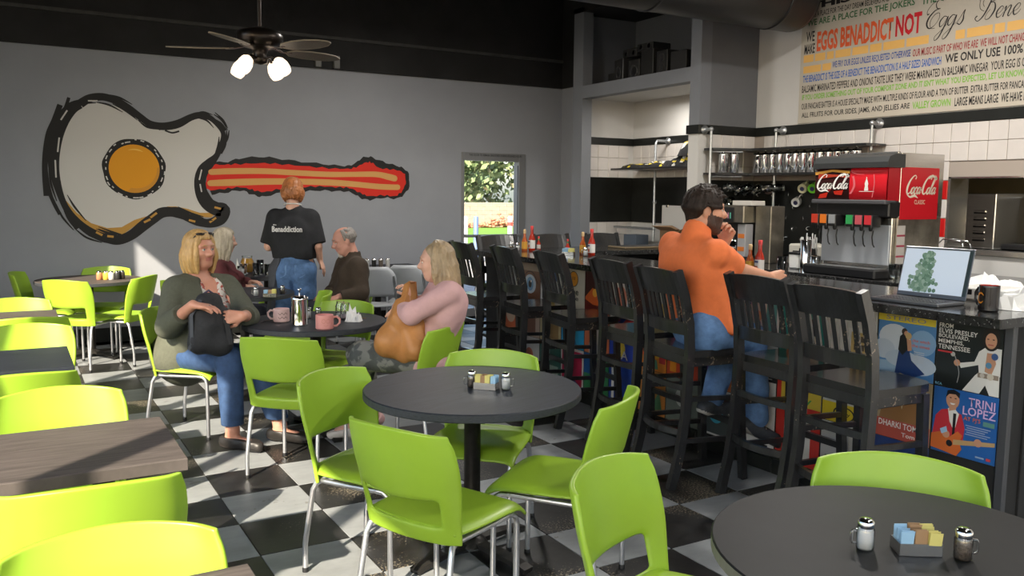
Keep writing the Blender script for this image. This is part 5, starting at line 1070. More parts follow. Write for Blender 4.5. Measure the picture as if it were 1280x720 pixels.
for d in (-.05, .05): MB().tube([(d, -.14, 0), (d, -.14, .2), (d, -.1, .26), (d, .05, .27), (d, .1, .22), (d, .1, 0)], .006, CHROME, 8).obj('wire', kc)

# ================================================================== things on the bar
BT = 1.0725
def sauce(label, x, y, kind, z=BT, rz=0):
    t = thing('sauce_bottle', label, 'bottle', (x, y, z), rz, 'hot sauce bottles on the bar')
    RS = mat('red_sauce', (.36, .022, .008), .2); OS = mat('orange_sauce', (.40, .08, .012), .2)
    if kind == 'big':
        MB().lathe([(.027, 0), (.030, .006), (.030, .10), (.024, .125), (.014, .15), (.012, .20)], RS, 20).obj('bottle', t); MB().lathe([(.014, .19), (.0145, .222), (0, .223)], flat((.5, .03, .03), .4), 14).obj('cap', t)
        l = MB().lathe([(.0305, .022), (.0305, .095)], flat((.62, .60, .57), .5), 20).obj('label_sheet', t); MB().box((-.032, -.012, .03), (-.0306, .012, .055), flat((.45, .1, .05), .5)).box((-.032, -.016, .075), (-.0306, .016, .088), flat((.05, .06, .16), .5)).obj('print', l)
    elif kind == 'mid':
        MB().lathe([(.024, 0), (.026, .006), (.026, .085), (.018, .105), (.012, .125), (.011, .165)], OS, 18).obj('bottle', t); MB().lathe([(.013, .155), (.0135, .185), (.01, .192), (0, .193)], flat((.55, .38, .20), .6), 12).obj('cap', t)
        MB().lathe([(.0265, .018), (.0265, .082)], flat((.60, .30, .03), .5), 18).obj('label_sheet', t)
    else:
        MB().lathe([(.016, 0), (.018, .004), (.018, .065), (.008, .085), (.007, .115)], RS, 14).obj('bottle', t); MB().lathe([(.0078, .085), (.0078, .108)], flat((.03, .22, .05), .4), 10).obj('neck_band', t); MB().lathe([(.008, .108), (.008, .128), (0, .129)], flat((.5, .03, .03), .4), 10).obj('cap', t); MB().lathe([(.0184, .02), (.0184, .055)], flat((.5, .48, .45), .5), 14).obj('label_sheet', t)
sauce('tall red hot sauce bottle with a white label, in the left group on the bar', 4.05, 6.55, 'big'); sauce('orange hot sauce bottle with a pale cap, in the left group on the bar', 3.985, 6.57, 'mid'); sauce('tiny red sauce bottle with a green neck, in the left group on the bar', 4.11, 6.53, 'small')
sauce('tall red hot sauce bottle with a white label, in the middle group on the bar', 4.215, 5.86, 'big'); sauce('orange hot sauce bottle with a pale cap, in the middle group on the bar', 4.20, 5.97, 'mid'); sauce('tiny red sauce bottle with a green neck, in the middle group on the bar', 4.10, 6.05, 'small')
sauce('tall red hot sauce bottle with a picture label beside the man in orange', 4.23, 4.00, 'big'); sauce('orange hot sauce bottle with a pale cap beside the man in orange', 4.22, 4.075, 'mid')
SALT = mat('salt', (.72, .72, .72), .8); PEPPER = mat('pepper', (.12, .09, .07), .9, var=.7, vscale=160)
def shaker(label, x, y, z, salt, rz=0, grp='salt and pepper shakers'):
    t = thing('salt_shaker' if salt else 'pepper_shaker', label, 'shaker', (x, y, z), rz, grp)
    MB().lathe([(.018, .001), (.0205, .004), (.0205, .05), (.0175, .056)], GLASS, 18).obj('jar', t)
    MB().lathe([(.0, .003), (.0185, .004), (.0185, .045 if salt else .042), (0, .046)], SALT if salt else PEPPER, 16).obj('filling', t)
    l = MB().lathe([(.0188, .054), (.0195, .058), (.0195, .068), (.014, .074), (0, .0755)], CHROME, 18).obj('lid', t)
    for k in range(5): MB().lathe([(.0014, 0), (0, .0002)], BLACKP, 6, c=(.007 * cos(k * 1.2566), .007 * sin(k * 1.2566), .0752)).obj('hole', l)
    MB().tube([(.019, 0, .046), (.031, 0, .046), (.034, 0, .04), (.034, 0, .022), (.031, 0, .016), (.019, 0, .014)], .0034, GLASS, 8).obj('handle', t)
    return t
def caddy(label, x, y, z, rz, order):
    t = thing('sugar_caddy', label, 'caddy', (x, y, z), rz, 'sugar caddies')
    MB().box((-.05, -.028, 0), (.05, .028, .002), STEEL).box((-.05, -.028, 0), (.05, -.0268, .030), STEEL).box((-.05, .0268, 0), (.05, .028, .030), STEEL).box((-.05, -.028, 0), (-.0488, .028, .030), STEEL).box((.0488, -.028, 0), (.05, .028, .030), STEEL).obj('tray', t)
    cs = {'b': (.30, .50, .68), 'n': (.33, .20, .10), 'y': (.62, .56, .18), 'w': (.62, .61, .58)}
    for g, (c, n) in enumerate(order):
        x0 = -.046 + .092 * g / len(order); w = .092 / len(order)
        for k in range(n):
            yy = -.024 + .046 * k / max(1, n - 1); a = R_.uniform(-.16, .16)
            p = MB().box((-w * .48, -.0006, .003), (w * .48, .0006, .058 + R_.uniform(-.003, .005)), flat(cs[c], .6)).obj('packet', t); p.location = (x0 + w / 2 + R_.uniform(-.001, .001), yy, 0); p.rotation_euler = (a, R_.uniform(-.05, .05), 0)
    return t
ZT = .7405
q = [(1.734,1.268),(1.825,1.196),(1.884,1.117),(1.703,3.235),(1.744,3.179),(1.81,3.127)]
caddy('steel caddy of blue, brown and yellow sugar packets on the bottom-right table', *q[1], ZT, radians(-33), (('b', 6), ('n', 6), ('y', 6)))
shaker('salt shaker left of the sugar caddy on the bottom-right table', *q[0], ZT, True, radians(150)); shaker('pepper shaker right of the sugar caddy on the bottom-right table', *q[2], ZT, False, radians(-30))
caddy('steel caddy of yellow and blue packets on the front centre table', *q[4], ZT, radians(-48), (('y', 6), ('n', 4), ('y', 5), ('b', 5)))
shaker('pepper shaker left of the packets on the front centre table', *q[3], ZT, False, radians(160)); shaker('salt shaker right of the packets on the front centre table', *q[5], ZT, True, radians(-30))
# laptop, mug, papers
LG = mat('laptop_grey', (.10, .105, .115), .35, .6)
lt = thing('laptop', 'open grey laptop on the bar, its screen showing a tree against pale sky', 'laptop', (3.80, 2.57, BT), radians(180 + 3)); lt.scale = (1, .94, 1)
MB().box((-.11, -.19, 0), (.12, .19, .016), LG, .004).obj('base', lt)
kb = MB().box((-.05, -.165, .016), (.10, .165, .0172), BLACKP).obj('keyboard', lt)
_k = MB().box((-.006, -.007, 0), (.006, .007, .0015), DARKGREY).mesh('key')
for r in range(6):
    for c in range(18): link(_k, 'key', kb, (-.038 + r * .0245, -.153 + c * .018, .0172))
# the screen leans back; its front faces the room side (-x), i.e. +x in the laptop's own turned frame is the hinge
LMx = Matrix.Translation((-.11, 0, .016)) @ Matrix.Rotation(radians(-14), 4, 'Y')
ld = MB().box((-.006, -.19, 0), (.0, .19, .255), LG, .003).obj('lid', lt); ld.matrix_local = LMx
SCR = mat('screen_sky', (.40, .46, .54), .3, emit=.42)
sc_ = MB().add([(.0006, -.183, .022), (.0006, .165, .022), (.0006, .165, .243), (.0006, -.183, .243)], [(0, 1, 2, 3)], SCR).obj('screen', ld)
tr = MB()
rr = random.Random(4)
for k in range(260):
    v = rr.random(); y = -.065 + rr.gauss(0, .030) * (1.1 - v * .8) + .02 * v; z = .032 + v * .195
    tr.add([(.0009 + .000002 * k, y + .011 * cos(a), z + .011 * sin(a)) for a in [2 * pi * i / 6 + k for i in range(6)]], [list(range(6))], mat('screen_leaf%d' % (k % 3), ((.10, .17, .12), (.06, .12, .08), (.16, .23, .18))[k % 3], .4, emit=.35))
tr.box((.0008, -.07, .023), (.0010, -.06, .1), mat('screen_leaf1', (0, 0, 0)))
o = tr.obj('screen_picture', sc_); o['kind'] = 'stuff'
MB().add([(.0007, .165, .022), (.0007, .183, .022), (.0007, .183, .243), (.0007, .165, .243)], [(0, 1, 2, 3)], flat((.02, .035, .035), .3)).obj('screen_border', ld); MB().lathe([(.004, 0), (0, .0005)], flat((.6, .6, .6), .3), 10, M=frame_matrix((.0006, 0, .011), (0, 1, 0), (0, 0, 1))).obj('round_mark', ld)
bm_ = mug('coffee_mug', 'black mug with an orange logo and a red rim, right of the laptop', 'mug', (3.80, 2.215, BT), radians(80), .043, .118, flat((.012, .01, .01), .15), inner=flat((.42, .02, .015), .3))
w = MB(); ribbon(w, [(.018 * cos(a), .022 * sin(a)) for a in np.linspace(.6, 5.6, 9)], [.002, .006, .008, .009, .009, .009, .008, .006, .002], flat((.6, .22, .02), .3)); lo = w.obj('logo', bm_)
def wrap(o, r, a0, z0):
    for v in o.data.vertices: x, y = v.co.x, v.co.y; v.co = ((r) * cos(a0 + x / r), (r) * sin(a0 + x / r), z0 + y)
wrap(lo, .0436, radians(80), .062)
def crumple(name, label, cat, loc, sx, sy, sz, seed, m=PAPER, n=9, grp=None):
    rr = random.Random(seed); P = [[((-1 + 2 * i / (n - 1)) * sx + rr.gauss(0, sx * .07), (-1 + 2 * j / (n - 1)) * sy + rr.gauss(0, sy * .07), max(.001, abs(rr.gauss(0, .5)) * sz * (0 if i in (0, n - 1) or j in (0, n - 1) else 1))) for j in range(n)] for i in range(n)]
    o = MB().grid(P, m, False).obj(name, None, loc, rr.uniform(0, 3)); return tag(o, label, cat, grp)
crumple('paper_napkins', 'heap of crumpled white papers on the bar at the right edge', 'paper', (4.02, 2.17, BT), .10, .12, .12, 3)
crumple('paper_napkins', 'loose white papers on the back counter behind the black mug', 'paper', (5.65, 3.25, .973), .14, .2, .1, 5)
tr_ = thing('cutlery_tray', 'white slotted tray behind the black mug', 'tray', (4.22, 2.45, BT)); MB().box((-.1, -.12, 0), (.1, .12, .07), WHITE, .01).obj('tray', tr_)
for k in range(3): MB().box((-.102, -.09 + k * .065, .03), (-.0995, -.045 + k * .065, .055), BLACKP).obj('slot', tr_)
pn_ = tag(MB().tube([(0, 0, 0), (.14, .03, 0)], .004, flat((.4, .05, .06), .4), 6).obj('pen', None, (3.66, 2.86, BT + .004)), 'red pen lying on the bar left of the laptop', 'pen')
for k, (x, y, c, l) in enumerate(((4.49, 3.35, (.25, .26, .28), 'grey gadget on the speed rail behind the stools'), (4.49, 3.05, (.30, .33, .36), 'small grey box with white feet on the speed rail'), (4.49, 2.75, (.2, .12, .1), 'brown bottle lying on the speed rail'), (4.47, 3.75, (.5, .5, .5), 'crumpled pale cloth on the speed rail'))):
    t = thing(('metal_gadget', 'plastic_box', 'bottle', 'bar_cloth')[k], l, ('gadget', 'box', 'bottle', 'cloth')[k], (x, y, .871)); 
    (MB().box((-.05, -.04, 0), (.05, .04, .1), flat(c, .4), .01) if k != 2 else MB().tube([(0, -.12, .03), (0, .05, .03), (0, .09, .03), (0, .13, .03)], [.03, .03, .012, .012], flat(c, .3), 14)).obj('body', t)
gl2 = MB().lathe([(.03, 0), (.037, .13), (.034, .13), (.028, .012), (0, .012)], GLASS, 18).obj('drinking_glass', None, (4.22, 3.80, BT)); tag(gl2, 'clear drinking glass in the right hand of the man in orange', 'glass')
for k, (x, y, s, l) in enumerate(((3.93, 6.60, True, 'salt shaker left of the left sauce bottles on the bar'), (3.90, 6.66, False, 'pepper shaker at the far left of the left sauce bottles on the bar'), (4.11, 5.80, True, 'salt shaker in front of the middle sauce bottles on the bar'))): shaker(l, x, y, BT, s, 2.5)
caddy('small caddy of pale blue and yellow packets by the middle sauce bottles', 4.03, 5.93, BT, 2.2, (('y', 4), ('b', 4)))
tray2 = thing('tray', 'dark rimmed tray lying on the far leg of the bar', 'tray', (5.35, 6.55, BT)); MB().box((-.35, -.14, 0), (.35, .14, .018), mat('tray_brown', (.16, .12, .07), .35), .006).box((-.33, -.12, .0181), (.33, .12, .019), BLACKP).obj('tray', tray2)

# ================================================================== things on the round tables
ROSE = flat((.62, .27, .25), .3); PALEROSE = flat((.62, .43, .42), .3)
mg = [(1.492,5.49),(1.646,5.079),(1.549,5.273),(1.896,5.409),(1.859,5.428),(1.773,5.351),(1.748,5.524)]
pm1 = mug('pink_mug', 'pale pink mug with dark script, left of the coffee press', 'mug', (*mg[0], ZT), radians(150), .052, .085, PALEROSE)
w = MB(); 
for k in range(2): ribbon(w, [(-.03 + .012 * i, .012 * (1 - k * 2.2) + .006 * ((-1) ** i)) for i in range(6)], .003, flat((.08, .05, .05), .5))
lo = w.obj('lettering', pm1); wrap(lo, .0525, radians(-150 - 95), .045)
pm2 = mug('pink_mug', 'deeper pink mug with an embossed face, right of the coffee press', 'mug', (*mg[1], ZT), radians(-25), .055, .088, ROSE)
w = MB()
for q in ([(.012 * cos(a) - .014, .012 * sin(a) + .008) for a in np.linspace(0, 6.28, 9)], [(.012 * cos(a) + .014, .012 * sin(a) + .008) for a in np.linspace(0, 6.28, 9)], [(-.014, -.016), (0, -.022), (.014, -.016)]): ribbon(w, q, .0025, flat((.50, .19, .17), .4))
lo = w.obj('embossing', pm2); wrap(lo, .0556, radians(25 - 100), .045)
fp = thing('coffee_press', 'polished steel coffee press between the two pink mugs', 'coffee press', (*mg[2], ZT), radians(100))
MB().lathe([(.050, 0), (.052, .004), (.050, .012), (.050, .165), (.052, .17)], CHROME, 28).obj('body', fp); l = MB().lathe([(.053, .168), (.053, .182), (.03, .19), (0, .192)], CHROME, 28).obj('lid', fp)
MB().lathe([(.004, .19), (.004, .222), (.012, .224), (.014, .232), (0, .236)], CHROME, 14).obj('plunger', l); MB().tube([(.05, 0, .16), (.088, 0, .158), (.092, 0, .13), (.09, 0, .05), (.05, 0, .035)], .007, CHROME, 8).obj('handle', fp)
for k, (x, y) in enumerate((mg[3], mg[4])):
    t = thing('glass_jar', ('clear glass jar of jam at the right on the pink-mug table', 'clear glass jar beside the jam jar on the pink-mug table')[k], 'jar', (x + .0 + .03 * k, y + .06 * k, ZT)); MB().lathe([(.03, 0), (.034, .006), (.034, .08), (.026, .098), (.027, .11)], GLASS, 18).obj('jar', t); MB().lathe([(0, .004), (.031, .006), (.031, .03), (0, .032)], flat(((.45, .36, .38), (.5, .48, .46))[k], .6), 16).obj('filling', t)
crumple('napkin', 'crumpled white napkin beside the deeper pink mug', 'napkin', (mg[3][0] + .02, mg[3][1] - .11, ZT), .05, .05, .09, 8)
shaker('pepper shaker with a steel lid behind the deeper pink mug', *mg[6], ZT, False, 1); shaker('salt shaker behind the pink mugs, half hidden by the press', mg[6][0] - .06, mg[6][1] + .03, ZT, True, 2)
kn = [(1.37,5.513),(1.507,5.603),(1.95,5.465),(2.019,5.348),(1.963,5.63),(2.041,5.591)]
for k, l in ((0, 'knife on the pink-mug table, left of the pale mug'), (2, 'knife on the pink-mug table, right of the napkin'), (4, 'fork on the pink-mug table, behind the napkin')):
    a, b = kn[k], kn[k + 1]; tag(MB().bar([(*a, ZT + .003), ((a[0] + b[0]) / 2, (a[1] + b[1]) / 2, ZT + .004), (*b, ZT + .003)], .014, .003, (0, 0, 1), CHROME).obj('knife' if k < 4 else 'fork'), l, 'cutlery')
# the small table behind
t2 = [(1.686,6.948),(1.792,6.838),(1.905,6.966)]
shaker('salt shaker left of the packets on the small table behind the press', *t2[0], ZT, True, 2.5); caddy('caddy of blue, brown and yellow packets on the small table behind the press', t2[1][0] - .02, t2[1][1], ZT, -.45, (('b', 5), ('n', 5), ('y', 5))); shaker('pepper shaker right of the packets on the small table behind the press', *t2[2], ZT, False, -.5)
# the waitress's table
for k, (px, c, h, l) in enumerate((((2.10, 8.62), None, .13, 'clear tumbler at the front of the waitress\'s table'), ((2.17, 8.74), None, .15, 'taller clear glass on the waitress\'s table'), ((2.20, 8.56), None, .12, 'clear tumbler nearest the waitress on her table'), ((2.02, 8.82), (.25, .12, .06), .11, 'brown drink in a glass on the waitress\'s table'), ((1.96, 8.66), (.5, .5, .5), .10, 'glass of water at the left of the waitress\'s table'))):
    t = thing('tumbler', l, 'glass', (*px, ZT), group='glasses on the waitress\'s table'); MB().lathe([(.03, 0), (.037, h), (.034, h), (.028, .01), (0, .01)], GLASS, 16).obj('glass', t)
    if c: MB().lathe([(0, .012), (.029, .012), (.033, h * .7), (0, h * .7)], flat(c, .2), 14).obj('drink', t)
oj = thing('juice_carafe', 'squat carafe of orange juice on the waitress\'s table', 'carafe', (2.12, 9.08, ZT)); MB().lathe([(.05, 0), (.07, .05), (.065, .11), (.05, .14)], flat((.55, .28, .03), .25), 20).obj('juice', oj); MB().lathe([(.052, 0), (.072, .05), (.067, .11), (.05, .145), (.055, .17)], GLASS, 20).obj('glass', oj)
fp2 = thing('coffee_press', 'steel coffee press held in front of the waitress', 'coffee press', (2.29, 8.50, ZT), 2.0); MB().lathe([(.045, 0), (.047, .16)], CHROME, 22).obj('body', fp2); l = MB().lathe([(.049, .158), (.049, .172), (0, .182)], CHROME, 22).obj('lid', fp2); MB().lathe([(.004, .18), (.004, .22), (.012, .225), (0, .235)], CHROME, 12).obj('plunger', l); MB().tube([(.045, 0, .15), (.08, 0, .15), (.085, 0, .06), (.045, 0, .04)], .007, BLACKP, 8).obj('handle', fp2)
crumple('napkin', 'white napkins in front of the woman with grey-blond hair', 'napkin', (1.98, 8.92, ZT), .09, .07, .09, 12)
for k, (x, y) in enumerate(((2.20, 8.46), (2.26, 8.44))): shaker(('salt shaker at the front edge of the waitress\'s table', 'pepper shaker at the front edge of the waitress\'s table')[k], x, y, ZT, k == 0, 1)
# far left table and the dark table by the wall
for k, (px, c, l) in enumerate((((.70, 8.84), (.45, .2, .1), 'small jar with reddish filling on the far left round table'), ((.755, 8.82), (.6, .38, .06), 'amber glass candle on the far left round table'), ((.80, 8.80), (.5, .5, .48), 'pale jar on the far left round table'), ((.85, 8.80), (.03, .03, .03), 'dark jar on the far left round table'), ((.895, 8.83), (.04, .03, .025), 'second dark jar at the right of the far left round table'))):
    t = thing('condiment_jar', l, 'jar', (*px, ZT), group='jars on the far left table'); MB().lathe([(.022, 0), (.026, .005), (.026, .06), (.02, .07)], flat(c, .2), 14).obj('jar', t); MB().lathe([(.021, .068), (.021, .083), (0, .085)], CHROME, 14).obj('lid', t)
for k, (x, l) in enumerate(((3.43, 'left salt pot on the dark table by the wall'), (3.50, 'second pot on the dark table by the wall'), (3.57, 'third pot on the dark table by the wall'), (3.64, 'right-hand pot on the dark table by the wall'))):
    t = thing('condiment_jar', l, 'jar', (x, 9.05 - k * .03, ZT), group='pots on the dark wall table'); MB().lathe([(.024, 0), (.026, .09)], flat(((.4, .4, .4), (.02, .02, .02), (.12, .1, .08), (.5, .5, .48))[k], .3), 14).obj('jar', t); MB().lathe([(.026, .088), (.026, .105), (0, .108)], CHROME, 14).obj('lid', t)

# ================================================================== ceiling fan with four lamps
fn = thing('ceiling_fan', 'dark five-blade ceiling fan with four glowing glass lamps', 'ceiling fan', (1.636, 6.453, 2.60))
BRZ = mat('dark_bronze', (.035, .028, .024), .3, .8)
MB().tube([(0, 0, .16), (0, 0, 1.38)], .014, BRZ, 12).lathe([(.065, 1.38), (.065, 1.345), (.02, 1.30)], BRZ, 20).obj('down_rod', fn)
MB().lathe([(.02, .17), (.06, .16), (.15, .135), (.165, .105), (.165, .06), (.13, .03), (.10, .02), (.06, .01), (.045, -.03), (.055, -.05), (.05, -.09), (.0, -.10)], BRZ, 32).obj('motor_housing', fn)
BLADE = mat('woven_blade', (.10, .09, .08), .5, bump=.4, bscale=80)
for k in range(5):
    a = radians(12 + 72 * k); M = Matrix.Rotation(a, 4, 'Z') @ Matrix.Rotation(radians(-11), 4, 'X')
    b = MB().bar([(.10, 0, .03), (.18, .01, .012), (.25, 0, .01)], .035, .008, (0, 0, 1), BRZ).obj('blade_iron', fn); b.matrix_local = Matrix.Rotation(a, 4, 'Z')
    q = [(.20, 0), (.26, .058), (.38, .078), (.50, .076), (.60, .055), (.655, .018), (.66, 0), (.655, -.018), (.60, -.055), (.50, -.076), (.38, -.078), (.26, -.058)]
    o = MB().prism(q[::-1], .008, .016, BLADE).tube([(x, y, .012) for x, y in q] + [(.20, 0, .012)], .005, mat('blade_rim', (.25, .21, .16), .5), 6).obj('blade', fn); o.matrix_local = M
for k in range(4):
    a = radians(40 + 90 * k); d = Vector((cos(a), sin(a), 0))
    ar = MB().tube([d * .03 + Vector((0, 0, -.06)), d * .11 + Vector((0, 0, -.045)), d * .145 + Vector((0, 0, -.075))], .010, BRZ, 8).obj('lamp_arm', fn)
    ax = (d * .75 + Vector((0, 0, -1))).normalized(); M = frame_matrix(tuple(d * .14 + Vector((0, 0, -.065))), d.cross(Vector((0, 0, 1))), ax.cross(d.cross(Vector((0, 0, 1)))))
    MB().lathe([(.022, 0), (.042, .02), (.054, .06), (.053, .10), (.044, .128)], mat('lit_glass', (.95, .78, .60), .4, emit=1.1), 18, M=M).obj('lamp_shade', ar)
    MB().ell((0, 0, .075), (.024, .024, .034), mat('lamp_bulb', (1, .84, .62), .5, emit=9), 12, 8, M=M).obj('bulb', ar)

# ================================================================== people: smooth solids grown from joints, meshed as one skin
V3 = lambda p: np.array(p, np.float64)
class Field:
    def __init__(s, lo, hi, h):
        s.h = h; s.lo = V3(lo) - 3 * h; s.n = np.ceil((V3(hi) + 3 * h - s.lo) / h).astype(int) + 1
        s.F = np.full(tuple(s.n), 1.0, np.float32)
    def slab(s, lo, hi):
        a = np.maximum(np.floor((V3(lo) - s.lo) / s.h).astype(int), 0); b = np.minimum(np.ceil((V3(hi) - s.lo) / s.h).astype(int) + 1, s.n)
        if np.any(b <= a): return None
        g = [(s.lo[i] + s.h * np.arange(a[i], b[i])).astype(np.float32) for i in range(3)]
        return (slice(a[0], b[0]), slice(a[1], b[1]), slice(a[2], b[2])), g[0][:, None, None], g[1][None, :, None], g[2][None, None, :]
    @staticmethod
    def dist(pr, X, Y, Z, off):
        if pr[0] == 'rc':
            _, a, b, ra, rb = pr[:5]; a = V3(a); ba = V3(b) - a; l2 = float(ba @ ba) + 1e-9
            x, y, z = X - a[0], Y - a[1], Z - a[2]
            t = np.clip((x * ba[0] + y * ba[1] + z * ba[2]) / l2, 0, 1)
            return np.sqrt((x - t * ba[0]) ** 2 + (y - t * ba[1]) ** 2 + (z - t * ba[2]) ** 2) - (ra + off + (rb - ra) * t)
        _, c, r, R = pr[:4]; x, y, z = X - c[0], Y - c[1], Z - c[2]
        q = [(x * R[0][i] + y * R[1][i] + z * R[2][i]) for i in range(3)]; r = [v + off for v in r]
        k0 = np.sqrt((q[0] / r[0]) ** 2 + (q[1] / r[1]) ** 2 + (q[2] / r[2]) ** 2); k1 = np.sqrt((q[0] / r[0] ** 2) ** 2 + (q[1] / r[1] ** 2) ** 2 + (q[2] / r[2] ** 2) ** 2) + 1e-6
        return k0 * (k0 - 1) / k1
    @staticmethod
    def box(pr, off):
        if pr[0] == 'rc': a, b = V3(pr[1]), V3(pr[2]); r = max(pr[3], pr[4]) + off; return np.minimum(a, b) - r, np.maximum(a, b) + r
        r = max(pr[2]) + off; return V3(pr[1]) - r, V3(pr[1]) + r
    def add(s, pr, k=.02, off=0.0, clip=()):
        lo, hi = s.box(pr, off); q = s.slab(lo - k - .02, hi + k + .02)
        if q is None: return s
        sl, X, Y, Z = q; d = s.dist(pr, X, Y, Z, off)
        for o, n in clip: d = np.maximum(d, (X - o[0]) * n[0] + (Y - o[1]) * n[1] + (Z - o[2]) * n[2])
        f = s.F[sl]
        if k > 0: m = np.maximum(k - np.abs(f - d), 0) / k; s.F[sl] = np.minimum(f, d) - m * m * k * .25
        else: s.F[sl] = np.minimum(f, d)
        return s
    def cut(s, pr, k=.01, off=0.0, clip=()):
        lo, hi = s.box(pr, off); q = s.slab(lo - k - .02, hi + k + .02)
        if q is None: return s
        sl, X, Y, Z = q; d = s.dist(pr, X, Y, Z, off)
        for o, n in clip: d = np.maximum(d, (X - o[0]) * n[0] + (Y - o[1]) * n[1] + (Z - o[2]) * n[2])
        f, d = s.F[sl], -d; m = np.maximum(k - np.abs(f - d), 0) / max(k, 1e-6); s.F[sl] = np.maximum(f, d) + m * m * k * .25
        return s
    def half(s, o, n, lo=None, hi=None):
        q = s.slab(s.lo if lo is None else lo, s.lo + s.n * s.h if hi is None else hi); sl, X, Y, Z = q
        s.F[sl] = np.maximum(s.F[sl], (X - o[0]) * n[0] + (Y - o[1]) * n[1] + (Z - o[2]) * n[2]); return s
    def mesh(s, smooth=1):
        F = s.F; ins = F < 0; nx, ny, nz = F.shape
        c = [ins[i:nx - 1 + i, j:ny - 1 + j, k:nz - 1 + k] for i in (0, 1) for j in (0, 1) for k in (0, 1)]
        tot = sum(q.astype(np.int8) for q in c); act = (tot > 0) & (tot < 8); idx = np.argwhere(act); n = len(idx)
        vid = np.full(act.shape, -1, np.int32); vid[act] = np.arange(n)
        acc = np.zeros((n, 3)); cnt = np.zeros(n); C8 = [(i, j, k) for i in (0, 1) for j in (0, 1) for k in (0, 1)]
        val = {q: F[idx[:, 0] + q[0], idx[:, 1] + q[1], idx[:, 2] + q[2]] for q in C8}
        for q in C8:
            for ax in range(3):
                if q[ax]: continue
                r = list(q); r[ax] = 1; r = tuple(r); a, b = val[q], val[r]; m = (a < 0) != (b < 0); t = a[m] / (a[m] - b[m])
                p = np.tile(np.array(q, float), (m.sum(), 1)); p[:, ax] += t; acc[m] += p; cnt[m] += 1
        v = s.lo + s.h * (idx + acc / cnt[:, None]); quads = []
        for ax in range(3):
            e = [slice(None)] * 3; g = [slice(None)] * 3; e[ax] = slice(0, -1); g[ax] = slice(1, None)
            a, b = ins[tuple(e)], ins[tuple(g)]; ed = np.argwhere(a != b); o1, o2 = [(1, 2), (2, 0), (0, 1)][ax]
            ed = ed[(ed[:, o1] > 0) & (ed[:, o2] > 0) & (ed[:, o1] < F.shape[o1] - 1) & (ed[:, o2] < F.shape[o2] - 1)]
            fl = a[tuple(ed.T)]; Q = []
            for d1, d2 in ((-1, -1), (0, -1), (0, 0), (-1, 0)):
                t = ed.copy(); t[:, o1] += d1; t[:, o2] += d2; Q.append(vid[tuple(t.T)])
            Q = np.stack(Q, 1); Q[~fl] = Q[~fl][:, ::-1]; quads.append(Q)
        Q = np.concatenate(quads); Q = Q[(Q >= 0).all(1)]
        for _ in range(smooth):
            ac = np.zeros_like(v); ct = np.zeros(len(v))
            for i in range(4):
                a, b = Q[:, i], Q[:, (i + 1) % 4]; np.add.at(ac, a, v[b]); np.add.at(ct, a, 1); np.add.at(ac, b, v[a]); np.add.at(ct, b, 1)
            v = v * .5 + .5 * ac / np.maximum(ct, 1)[:, None]
        return v, Q
def skin_mesh(name, v, Q, mats, parent=None, region=None, fold=None):
    if fold is not None:
        e1, e2 = v[Q[:, 2]] - v[Q[:, 0]], v[Q[:, 3]] - v[Q[:, 1]]; fn = np.cross(e1, e2); vn = np.zeros_like(v)
        for i in range(4): np.add.at(vn, Q[:, i], fn)
        vn /= np.linalg.norm(vn, axis=1)[:, None] + 1e-9; v = v + vn * fold(v)[:, None]
    me = bpy.data.meshes.new(name); me.vertices.add(len(v)); me.vertices.foreach_set('co', v.astype(np.float32).ravel())
    me.loops.add(len(Q) * 4); me.loops.foreach_set('vertex_index', Q.astype(np.int32).ravel()); me.polygons.add(len(Q))
    me.polygons.foreach_set('loop_start', np.arange(len(Q), dtype=np.int32) * 4); 
    for m in mats: me.materials.append(m)
    me.update(calc_edges=True); me.polygons.foreach_set('use_smooth', np.ones(len(Q), bool))
    if region is not None: me.polygons.foreach_set('material_index', region(v[Q].mean(1)).astype(np.int32))
    me.update(); me.validate(); return link(me, name, parent)
def bounds(prs, off=0):
    bs = [Field.box(p, off) for p in prs]; return np.min([b[0] for b in bs], 0), np.max([b[1] for b in bs], 0)
def solid(name, prs, h, mats, parent=None, k=.02, off=0.0, region=None, fold=None, cuts=(), smooth=1, clips=None):
    """prs: prims, or (prim, clip planes)"""
    pl = [p if isinstance(p[0], tuple) else (p, ()) for p in prs]; lo, hi = bounds([p for p, _ in pl], off); F = Field(lo, hi, h)
    for p, cl in pl: F.add(p, p[5] if len(p) > 5 and p[0] == 'rc' else (p[4] if len(p) > 4 and p[0] == 'el' else k), off, cl)
    for c in cuts: F.cut(*c) if isinstance(c[0][0], str) else F.half(*c)
    v, Q = F.mesh(smooth); return skin_mesh(name, v, Q, mats, parent, region, fold)
def unit(v): v = V3(v); return v / (np.linalg.norm(v) + 1e-9)
